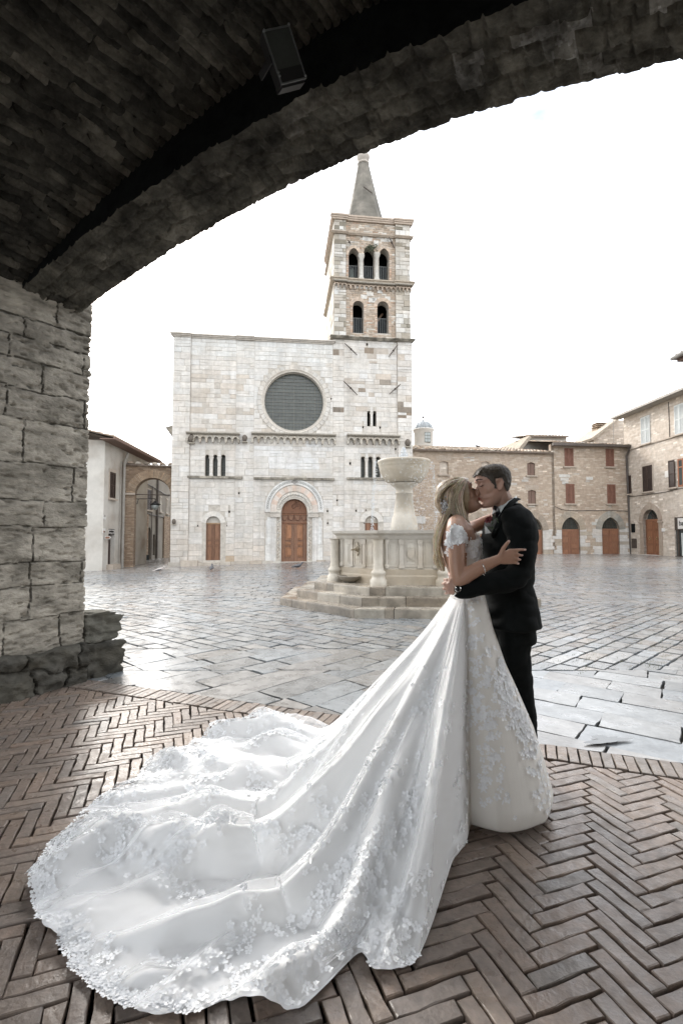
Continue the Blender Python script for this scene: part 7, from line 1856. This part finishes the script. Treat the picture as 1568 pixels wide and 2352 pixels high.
# lace: flowers and leaves sewn on the tulle
GN = np.cross(np.gradient(G, axis=1), np.gradient(G, axis=0)); GN /= np.linalg.norm(GN, axis=-1, keepdims=True) + 1e-9; GN[GN[..., 2] < 0] *= -1
G_L = G.copy(); G_L[j0:j1] = GO[j0:j1] * .6 + G[j0:j1] * .4
def spt(i, j):
    i = int(min(max(i, 0), NT - 1)); j = int(min(max(j, 0), NR - 1)); return Vector(G_L[i, j]), Vector(GN[i, j])
rl = random.Random(33)
def petal(mb, o, n_, e, f_, L_, w_, cup):
    mb.raw([o, o + e * L_ * .45 + f_ * w_ + n_ * cup * .5, o + e * L_ * .9 + f_ * w_ * .6 + n_ * cup, o + e * L_ + n_ * cup * 1.1, o + e * L_ * .9 - f_ * w_ * .6 + n_ * cup, o + e * L_ * .45 - f_ * w_ + n_ * cup * .5, o + e * L_ * .55 + n_ * cup * .25], [(0, 1, 6), (1, 2, 6), (2, 3, 6), (3, 4, 6), (4, 5, 6), (5, 0, 6)])
def flower(mb, o, n_, r_, np_=5, lift=.002):
    lift = lift + .0025
    t_ = n_.orthogonal().normalized(); b_ = n_.cross(t_); a0 = rl.uniform(0, 6.28); o = o + n_ * lift
    for k in range(np_):
        a = a0 + 2 * math.pi * k / np_ + rl.uniform(-.15, .15); e = t_ * math.cos(a) + b_ * math.sin(a); f_ = n_.cross(e)
        petal(mb, o + e * r_ * .12, n_, e, f_, r_ * rl.uniform(.8, 1.1), r_ * .40, r_ * rl.uniform(.05, .28))
def leaf(mb, o, n_, d, L_, lift=.002):
    d = (d - n_ * d.dot(n_)).normalized(); f_ = n_.cross(d); petal(mb, o + n_ * lift, n_, d, f_, L_, L_ * .17, L_ * rl.uniform(.02, .14))
lc = MB()
dth = 2 * math.pi / (NT - 1)
def spray(i, j, steps, di, dj, rmin=.008, rmax=.0175):
    for s_ in range(steps):
        o, n_ = spt(i, j)
        r_here = max(.12, math.hypot(o.x - c0.x, o.y - c0.y))
        for q in range(rl.choice((2, 3, 4))):
            ii = i + rl.gauss(0, .026 / (dth * r_here)); jj = j + rl.gauss(0, 1.3); o2, n2 = spt(ii, jj); flower(lc, o2, n2, rl.uniform(rmin, rmax) , rl.choice((5, 5, 4)))
        o1, _ = spt(i + di, j + dj); d = (o1 - o)
        if d.length > 1e-4:
            if j > NR * .93 and i < iT0: break
            for sg in (-1, 1, -1, 1):
                dd = d.normalized() + n_.cross(d.normalized()) * sg * rl.uniform(.5, 1.2); leaf(lc, o, n_, dd, rl.uniform(.015, .030))
        st = .024
        i += di * st / (dth * r_here); j += dj * st * NR / max(.3, float(Dh[int(min(max(i, 0), NT - 1))])); di += rl.gauss(0, .25); dj += rl.gauss(0, .12)
iT0 = int(np.argmax(trn > .5)); iT1 = NT - int(np.argmax(hid[::-1] < .3)) 
iT1 = int(np.searchsorted(-TH, -(A1 + 1.9)))
for k in range(78):      # train sprays
    spray(rl.uniform(iT0 + 5, iT1), rl.uniform(.22, .86) * NR, rl.randint(8, 17), rl.uniform(-.5, .5), rl.uniform(.6, 1.1))
for k in range(17):      # upper skirt, trailing down from the waist
    spray(rl.uniform(0, iT1), rl.uniform(.06, .3) * NR, rl.randint(5, 9), rl.uniform(-.3, .3), 1.0, .010, .020)
for k in range(9): spray(rl.uniform(10, iT0 - 6), rl.uniform(.25, .62) * NR, rl.randint(5, 9), rl.uniform(-.4, .4), 1.0, .010, .019)
s_ = 0
i = iT0 + 2
while i < iT1 + 60:      # dense band along the hem of the train
    D_i = float(Dh[min(int(i), NT - 1)]); band = .16 + .10 * math.sin(i * .031) + .05 * math.sin(i * .11)
    for q in range(8):
        t = 1 - abs(rl.gauss(0, band * .5)) / D_i; t = min(.998, max(.2, t)); j = (t ** (1 / .85)) * (NR - 1)
        o, n_ = spt(i + rl.uniform(-2, 2), j); 
        if rl.random() < .68: flower(lc, o, n_, rl.uniform(.008, .017), 5, .002)
        else: leaf(lc, o, n_, Vector((rl.uniform(-1, 1), rl.uniform(-1, 1), 0)), rl.uniform(.016, .032), .002)
    j = (NR - 1); o, n_ = spt(i, j); flower(lc, o, n_, rl.uniform(.010, .016), 5, .001)
    i += .018 / (dth * D_i)
lace = lc.build('lace_applique', 'lace_white', None, True, autouv=False); lace.parent = DR
# bodice and off-the-shoulder flower sleeve
b = MB(); rings(b, [brow_(*q) for q in ((1049, 1212, .09, .170), (1052, 1232, .102, .172), (1056, 1250, .106, .160), (1060, 1285, .100, .143), (1066, 1320, .088, .125), (1071, 1362, .086, .120), (1072, 1380, .092, .13))])
ball(b, P2(1078, 1252, YB - .065), .062, 1, 1, 1); ball(b, P2(1078, 1252, YB + .065), .062)
def bclip(p_):
    q = p_ - Vector((c0.x, c0.y, 0)); zt = ZW + .312 + .018 * math.cos(q.y * 18) - max(0, -q.x - .03) * 2.4
    return p_.z < zt and not (q.x < -.045 and p_.z > ZW + .1)
BO = finish(b, 'bodice', 'tulle_white', BR, .006, 3, clip=bclip)
ca_ = BO.data.color_attributes.new('Col', 'FLOAT_COLOR', 'POINT'); ca_.data.foreach_set('color', [v for _ in range(len(BO.data.vertices)) for v in (.82, .80, .76, 1)])
lc = MB()
me = BO.data; fs_ = [f for f in me.polygons if f.center[1] < YB]
for f in rl.sample(list(fs_), min(90, len(fs_))): flower(lc, Vector(f.center), Vector(f.normal), rl.uniform(.007, .013), 5, .002)
for f in rl.sample([f for f in fs_ if f.center[2] > ZW + .19], 40): flower(lc, Vector(f.center), Vector(f.normal), rl.uniform(.010, .017), 5, .003)
o = lc.build('bodice_lace', 'lace_white', None, True, autouv=False); o.parent = BO
lc = MB()
for k in range(150):
    t = rl.random(); a = rl.uniform(0, 2 * math.pi); px = 1029 + 44 * t; py = 1246 - 20 * math.sin(t * math.pi) + rl.gauss(0, 8) + 4 * t
    Yn = 2.74 - .235 * math.sqrt(max(0, 1 - ((px - 1047) / 30) ** 2)) if px < 1066 else 2.60
    o_ = P2(px, py, min(Yn, 2.60)); n_ = Vector((rl.uniform(-.5, .3), -1, rl.uniform(-.3, .5))).normalized(); flower(lc, o_, n_, rl.uniform(.014, .026), 5, .002)
pb_('flower_sleeve', lc, 'lace_white', BR, False)

# ---------------------------------------------------------------- groom
G0 = Vector((P2(1185, 1500, 2.95).x, 2.95, 0))
GR = thing('person', 'groom in black suit with short brown hair kissing the bride', 'person', Matrix.Translation(G0))
gh = at(1131.5, 1117, YH + .015)
MGh = Matrix.Translation(gh) @ Matrix.Rotation(R(-9), 4, 'Y') @ Matrix.Rotation(math.pi, 4, 'Z') @ Matrix.Scale(1.03, 4)
MGh = Matrix.Translation(gh) @ Matrix.Rotation(R(-11), 4, 'Y') @ Matrix.Rotation(R(180 + 4), 4, 'Z') @ Matrix.Scale(1.03, 4)
b = MB(); head_loft(b, MGh); face_bits(b, MGh, 1.03)
limb(b, [P2(1160, 1185, YG), P2(1155, 1162, 2.86), P2(1148, 1143, 2.83), P2(1142, 1125, 2.815)], [.085, .066, .062, .06])
def grow_(px, py, rx, ry, Y=YG): p_ = P2(px, py, Y); return (p_.x, p_.y, p_.z, rx, ry)
rings(b, [grow_(*q) for q in ((1166, 1175, .06, .12), (1168, 1200, .09, .17), (1168, 1250, .10, .16), (1170, 1320, .10, .14), (1172, 1400, .10, .15))])
hw = P2(1051, 1357, 2.50)
limb(b, [P2(1190, 1195, 2.70), P2(1192, 1310, 2.60), P2(1120, 1340, 2.54), hw], [.05, .045, .04, .028])
hand(b, hw, [P2(1034, 1336, 2.515), P2(1030, 1344, 2.505), P2(1030, 1352, 2.505), P2(1034, 1360, 2.51)],
     [[P2(1026, 1332, 2.53), P2(1020, 1331, 2.57)], [P2(1021, 1341, 2.52), P2(1016, 1341, 2.57)], [P2(1022, 1352, 2.52), P2(1018, 1353, 2.57)], [P2(1027, 1362, 2.53), P2(1023, 1364, 2.57)]],
     [P2(1044, 1346, 2.50), P2(1038, 1331, 2.50), P2(1034, 1323, 2.52), P2(1031, 1318, 2.55)], .0105, palm=.024)
limb(b, [P2(1170, 1195, 3.05), P2(1130, 1260, 3.10), P2(1080, 1300, 2.98), P2(1040, 1290, 2.90)], [.05, .045, .038, .028]); ball(b, P2(1030, 1288, 2.88), .04, 1.2, .5, 1)
limb(b, [P2(1181, 1470, 2.85), P2(1190, 1570, 2.84), P2(1199, 1632, 2.84), P2(1208, 1790, 2.87)], [.05, .045, .04, .04]); limb(b, [P2(1173, 1470, 3.02), P2(1178, 1640, 3.03), P2(1182, 1760, 3.03)], [.05, .04, .04])
finish(b, 'body', 'skin_fair', GR, .0046, 5)
T_ = lambda x, y, z: tuple(MGh @ Vector((x, y, z)))
m = MB(); m.tube([T_(.093, .008, .047), T_(.089, .028, .053), T_(.070, .048, .046)], [.003, .0035, .002], 6); pb_('eyebrow', m, 'lash', GR)
m = MB(); m.tube([T_(.084, .018, .015), T_(.081, .034, .011), T_(.067, .048, .015)], [.0012, .0022, .0012], 6); pb_('eyelashes', m, 'lash', GR)
m = MB(); m.tube([T_(.078, .021, -.053), T_(.091, .008, -.050), T_(.094, 0, -.050)], [.002, .005, .005], 7); m.tube([T_(.078, .018, -.057), T_(.090, 0, -.061)], [.002, .006], 7); pb_('lips', m, 'lip', GR)
def ghair(p_):
    q = MGh.inverted() @ p_; y = abs(q.y)
    f_ = np.interp(q.x, [-.13, -.085, -.05, -.028, -.02, .012, .02, .05, .085, .12], [-.066, -.062, -.045, -.005, .028, .030, -.004 if y > .05 else .05, .052, .074, .078])
    if .0 < q.x < .022: f_ = -.018
    if q.z < .04 and -.03 < q.x < .012: f_ = max(f_, .034)
    return q.z > f_
hb = MB(); head_loft(hb, MGh @ Matrix.Translation((-.002, 0, .003)), .0065, zk=.004)
for (x, z) in ((.074, .088), (.062, .10), (.045, .112), (.01, .117), (-.03, .112), (-.065, .098)): 
    for y in (-.03, 0, .03): ball(hb, T_(x, y, z - abs(y) * .15 - .012), .018)
rough_ = lambda co: np.array([noise.noise(Vector(c) * 55) * .003 + noise.noise(Vector((c[0] * 200, c[1] * 60, c[2] * 60))) * .0015 for c in co.tolist()])
GH = finish(hb, 'hair', 'hair_brown', GR, .005, 2, disp=rough_, clip=ghair)
ca_ = GH.data.color_attributes.new('Col', 'FLOAT_COLOR', 'POINT'); ca_.data.foreach_set('color', [v for _ in range(len(GH.data.vertices)) for v in (.042, .032, .023, 1)])
# short strands give the crop its texture
hs_ = MB()
for f in rh.sample(list(GH.data.polygons), min(4200, len(GH.data.polygons))):
    c_ = Vector(f.center); n_ = Vector(f.normal); q = MGh.inverted() @ c_; top = max(0, min(1, (q.z - .055) / .04)); d = (MGh.to_3x3() @ Vector((-.9, 0, -.5 + .9 * top))).normalized() if q.z < .06 else (MGh.to_3x3() @ Vector((rh.uniform(-.1, .8), rh.uniform(-.25, .25), .15))).normalized()
    L_ = .005 + .006 * top; d = (d - n_ * d.dot(n_) * .9 + n_ * .16).normalized(); s2 = n_.cross(d) * .0011
    k = rh.uniform(.6, 1.6) * (1 + 1.3 * top); hs_.raw([c_ - s2, c_ + s2, c_ + d * L_ + n_ * .001], [(0, 1, 2)], (.052 * k, .040 * k, .027 * k))
o = hs_.build('strands', 'hair_brown', None, False, autouv=False); o.parent = GH
# jacket
b = MB()
rings(b, [grow_(*q) for q in ((1172, 1158, .045, .09), (1174, 1168, .075, .13), (1173, 1178, .098, .175), (1170, 1192, .122, .212), (1168, 1212, .142, .225), (1167, 1240, .150, .215), (1167, 1275, .146, .200), (1166, 1310, .140, .185), (1166, 1345, .134, .180), (1170, 1375, .140, .190), (1172, 1405, .150, .198), (1175, 1434, .158, .202), (1175, 1438, .150, .19))], 32)
limb(b, [P2(1186, 1196, 2.70), P2(1196, 1222, 2.635), P2(1197, 1262, 2.60), P2(1195, 1300, 2.575), P2(1180, 1325, 2.555), P2(1148, 1336, 2.54), P2(1110, 1342, 2.525), P2(1075, 1352, 2.51), P2(1056, 1358, 2.505)],
     [.085, .080, .070, .066, .064, .060, .055, .047, .042], 16)
limb(b, [P2(1170, 1200, 3.03), P2(1150, 1260, 3.12), P2(1100, 1300, 3.05), P2(1055, 1292, 2.93)], [.08, .068, .058, .045])
def jw(co):
    out_ = []
    for c in co.tolist():
        v = noise.noise(Vector((c[0] * 8, c[1] * 6, c[2] * 5))) * .006 + (abs(noise.noise(Vector((c[0] * 5 + c[2] * 12, c[1] * 4, c[2] * 10 - c[0] * 9)))) - .2) * .014 + noise.noise(Vector((c[0] * 10 - c[2] * 22, c[1] * 5, c[2] * 6 + c[0] * 8))) * .003
        out_.append(v)
    return np.array(out_)
JK = finish(b, 'jacket', 'black_suit', GR, .0065, 4, disp=jw)
# collar and lapel, shoulder seam
b = MB(); col_pts = [(1187, 1142, 2.87), (1180, 1143, 2.79), (1168, 1152, 2.745), (1156, 1166, 2.72), (1146, 1184, 2.715), (1136, 1206, 2.72), (1126, 1228, 2.735)]
w_ = [(10, 5), (9, 7), (9, 9), (11, 10), (12, 11), (11, 12), (5, 10)]
v = []
for (px, py, Y), (dx, dy) in zip(col_pts, w_): v += [P2(px, py, Y), P2(px + dx * .6, py + dy * .55, Y - .022), P2(px + dx, py + dy, Y - .008), P2(px + dx * .9, py + dy, Y + .02)]
f = []
for i in range(len(col_pts) - 1):
    for k in range(3): f.append((i * 4 + k, i * 4 + k + 1, (i + 1) * 4 + k + 1, (i + 1) * 4 + k))
b.raw(v, f); pb_('lapel', b, 'black_suit', JK)
m = MB(); m.tube([P2(1176, 1178, 2.655), P2(1188, 1188, 2.60), P2(1200, 1203, 2.575), P2(1208, 1226, 2.58), P2(1211, 1250, 2.60)], .0028, 6); pb_('sleeve_seam', m, 'black_suit', JK)

# trousers
b = MB(); L1 = lambda px, py: P2(px, py, 2.90)
rings(b, [grow_(*q, 2.92) for q in ((1168, 1360, .115, .165), (1172, 1400, .125, .175), (1176, 1440, .125, .175), (1178, 1470, .115, .17))])
limb(b, [P2(1182, 1440, 2.85), P2(1181, 1500, 2.84), P2(1190, 1570, 2.84), P2(1199, 1632, 2.84), P2(1205, 1711, 2.85), P2(1212, 1800, 2.87)], [.100, .088, .078, .072, .068, .070], 14)
limb(b, [P2(1172, 1440, 3.02), P2(1172, 1530, 3.03), P2(1178, 1640, 3.03), P2(1182, 1770, 3.03)], [.100, .085, .07, .068], 14)
finish(b, 'trousers', 'black_suit', GR, .008, 4, disp=jw)
for (yy, xo) in ((2.87, 1212), (3.03, 1182)):
    b = MB(); p_ = P2(xo, 1700, yy); limb(b, [(p_.x + .05, yy, .045), (p_.x - .02, yy, .05), (p_.x - .12, yy, .036), (p_.x - .19, yy, .03)], [.042, .045, .038, .026], 12); b.box(p_.x - .19, p_.x + .09, yy - .035, yy + .035, .0, .018); finish(b, 'shoe', 'shoe_black', GR, .008, 3)
# shirt collar, shirt front, tie
b = MB(); K_ = 18; v = []
cb = [(1186, 1139), (1183, 1137), (1170, 1147), (1156, 1160), (1142, 1172)]
for i in range(K_):
    a = -math.pi * .02 + math.pi * 1.04 * i / (K_ - 1)
    # band round the neck, open to the front (-x)
    x = math.cos(a); y = math.sin(a)
    cpx = 1162 + 22 * x; ctop = 1153.5 - 14 * x
    for (dz, gr_) in ((0, 1.0), (8, 1.07), (17, 1.16)): v.append(P2(1162 + 22 * x * gr_, ctop + dz + 2 * (x < 0), 2.845 - .068 * y * gr_))
    
f = []
for i in range(K_ - 1):
    for k in range(2): f.append((i * 3 + k, i * 3 + k + 1, (i + 1) * 3 + k + 1, (i + 1) * 3 + k))
b.raw(v, f)
b.raw([P2(1141, 1166, 2.80), P2(1152, 1160, 2.77), P2(1160, 1162, 2.765), P2(1150, 1182, 2.765), P2(1140, 1193, 2.775), P2(1134, 1185, 2.80)], [(0, 1, 2, 3), (0, 3, 4, 5)])
SC_ = pb_('shirt', b, 'shirt_white', GR)
sm = SC_.modifiers.new('t', 'SOLIDIFY'); sm.thickness = .004
m = MB(); m.raw([P2(1134, 1163, 2.79), P2(1142, 1166, 2.78), P2(1146, 1178, 2.765), P2(1139, 1192, 2.77), P2(1131, 1182, 2.79), P2(1138, 1176, 2.755)], [(0, 1, 5), (1, 2, 5), (2, 3, 5), (3, 4, 5), (4, 0, 5)]); tb = pb_('bow_tie', m, 'satin_black', GR, False); sm = tb.modifiers.new('t', 'SOLIDIFY'); sm.thickness = .008
m = MB(); m.raw([P2(1114, 1226, 2.71), P2(1113.5, 1207, 2.72), P2(1127, 1223.5, 2.70), P2(1119, 1214, 2.70)], [(0, 1, 3), (0, 3, 2)]); ps = pb_('pocket_square', m, 'shirt_white', JK, False); sm = ps.modifiers.new('t', 'SOLIDIFY'); sm.thickness = .004
lc = MB()
for k in range(9): o_ = P2(1122.5 + rl.gauss(0, 1.6), 1194 + rl.gauss(0, 1.8), 2.695); flower(lc, o_, Vector((rl.uniform(-.9, .5), -1, rl.uniform(-.3, .9))).normalized(), rl.uniform(.011, .019), 5)
BT_ = pb_('boutonniere', lc, 'rose_petal', JK, False)
lc = MB()
for k in range(8): o_ = P2(1133 + rl.gauss(0, 2.5), 1190 + rl.gauss(0, 5), 2.70); leaf(lc, o_, Vector((0, -1, .2)), Vector((rl.uniform(-1, 1), 0, rl.uniform(-1, 1))), .026)
for k in range(5): o_ = P2(1127 + rl.gauss(0, 3), 1206 + rl.gauss(0, 4), 2.70); leaf(lc, o_, Vector((0, -1, .2)), Vector((rl.uniform(-.4, .4), 0, -1)), .022)
o = lc.build('leaves', 'leaf_green', None, False); o.parent = BT_
m = MB(); c = P2(1045.5, 1354, 2.50); axx = (P2(1056, 1358, 2.505) - P2(1036, 1350, 2.505)).normalized(); e1 = axx.cross(Vector((0, 1, 0))).normalized(); e2 = Vector((0, 1, 0))
m.tube([c + (e1 * math.cos(2 * math.pi * k / 18) + e2 * math.sin(2 * math.pi * k / 18)) * .031 for k in range(19)], .0045, 7)
fc = c - e2 * .034 + e1 * .008; m.tube([fc + e2 * .003, fc - e2 * .006], .016, 16); pb_('watch', m, 'silver', GR)
m = MB(); fc2 = fc - e2 * .0065; m.tube([fc2, fc2 - e2 * .001], .0125, 16); pb_('watch_face', m, 'satin_black', GR)
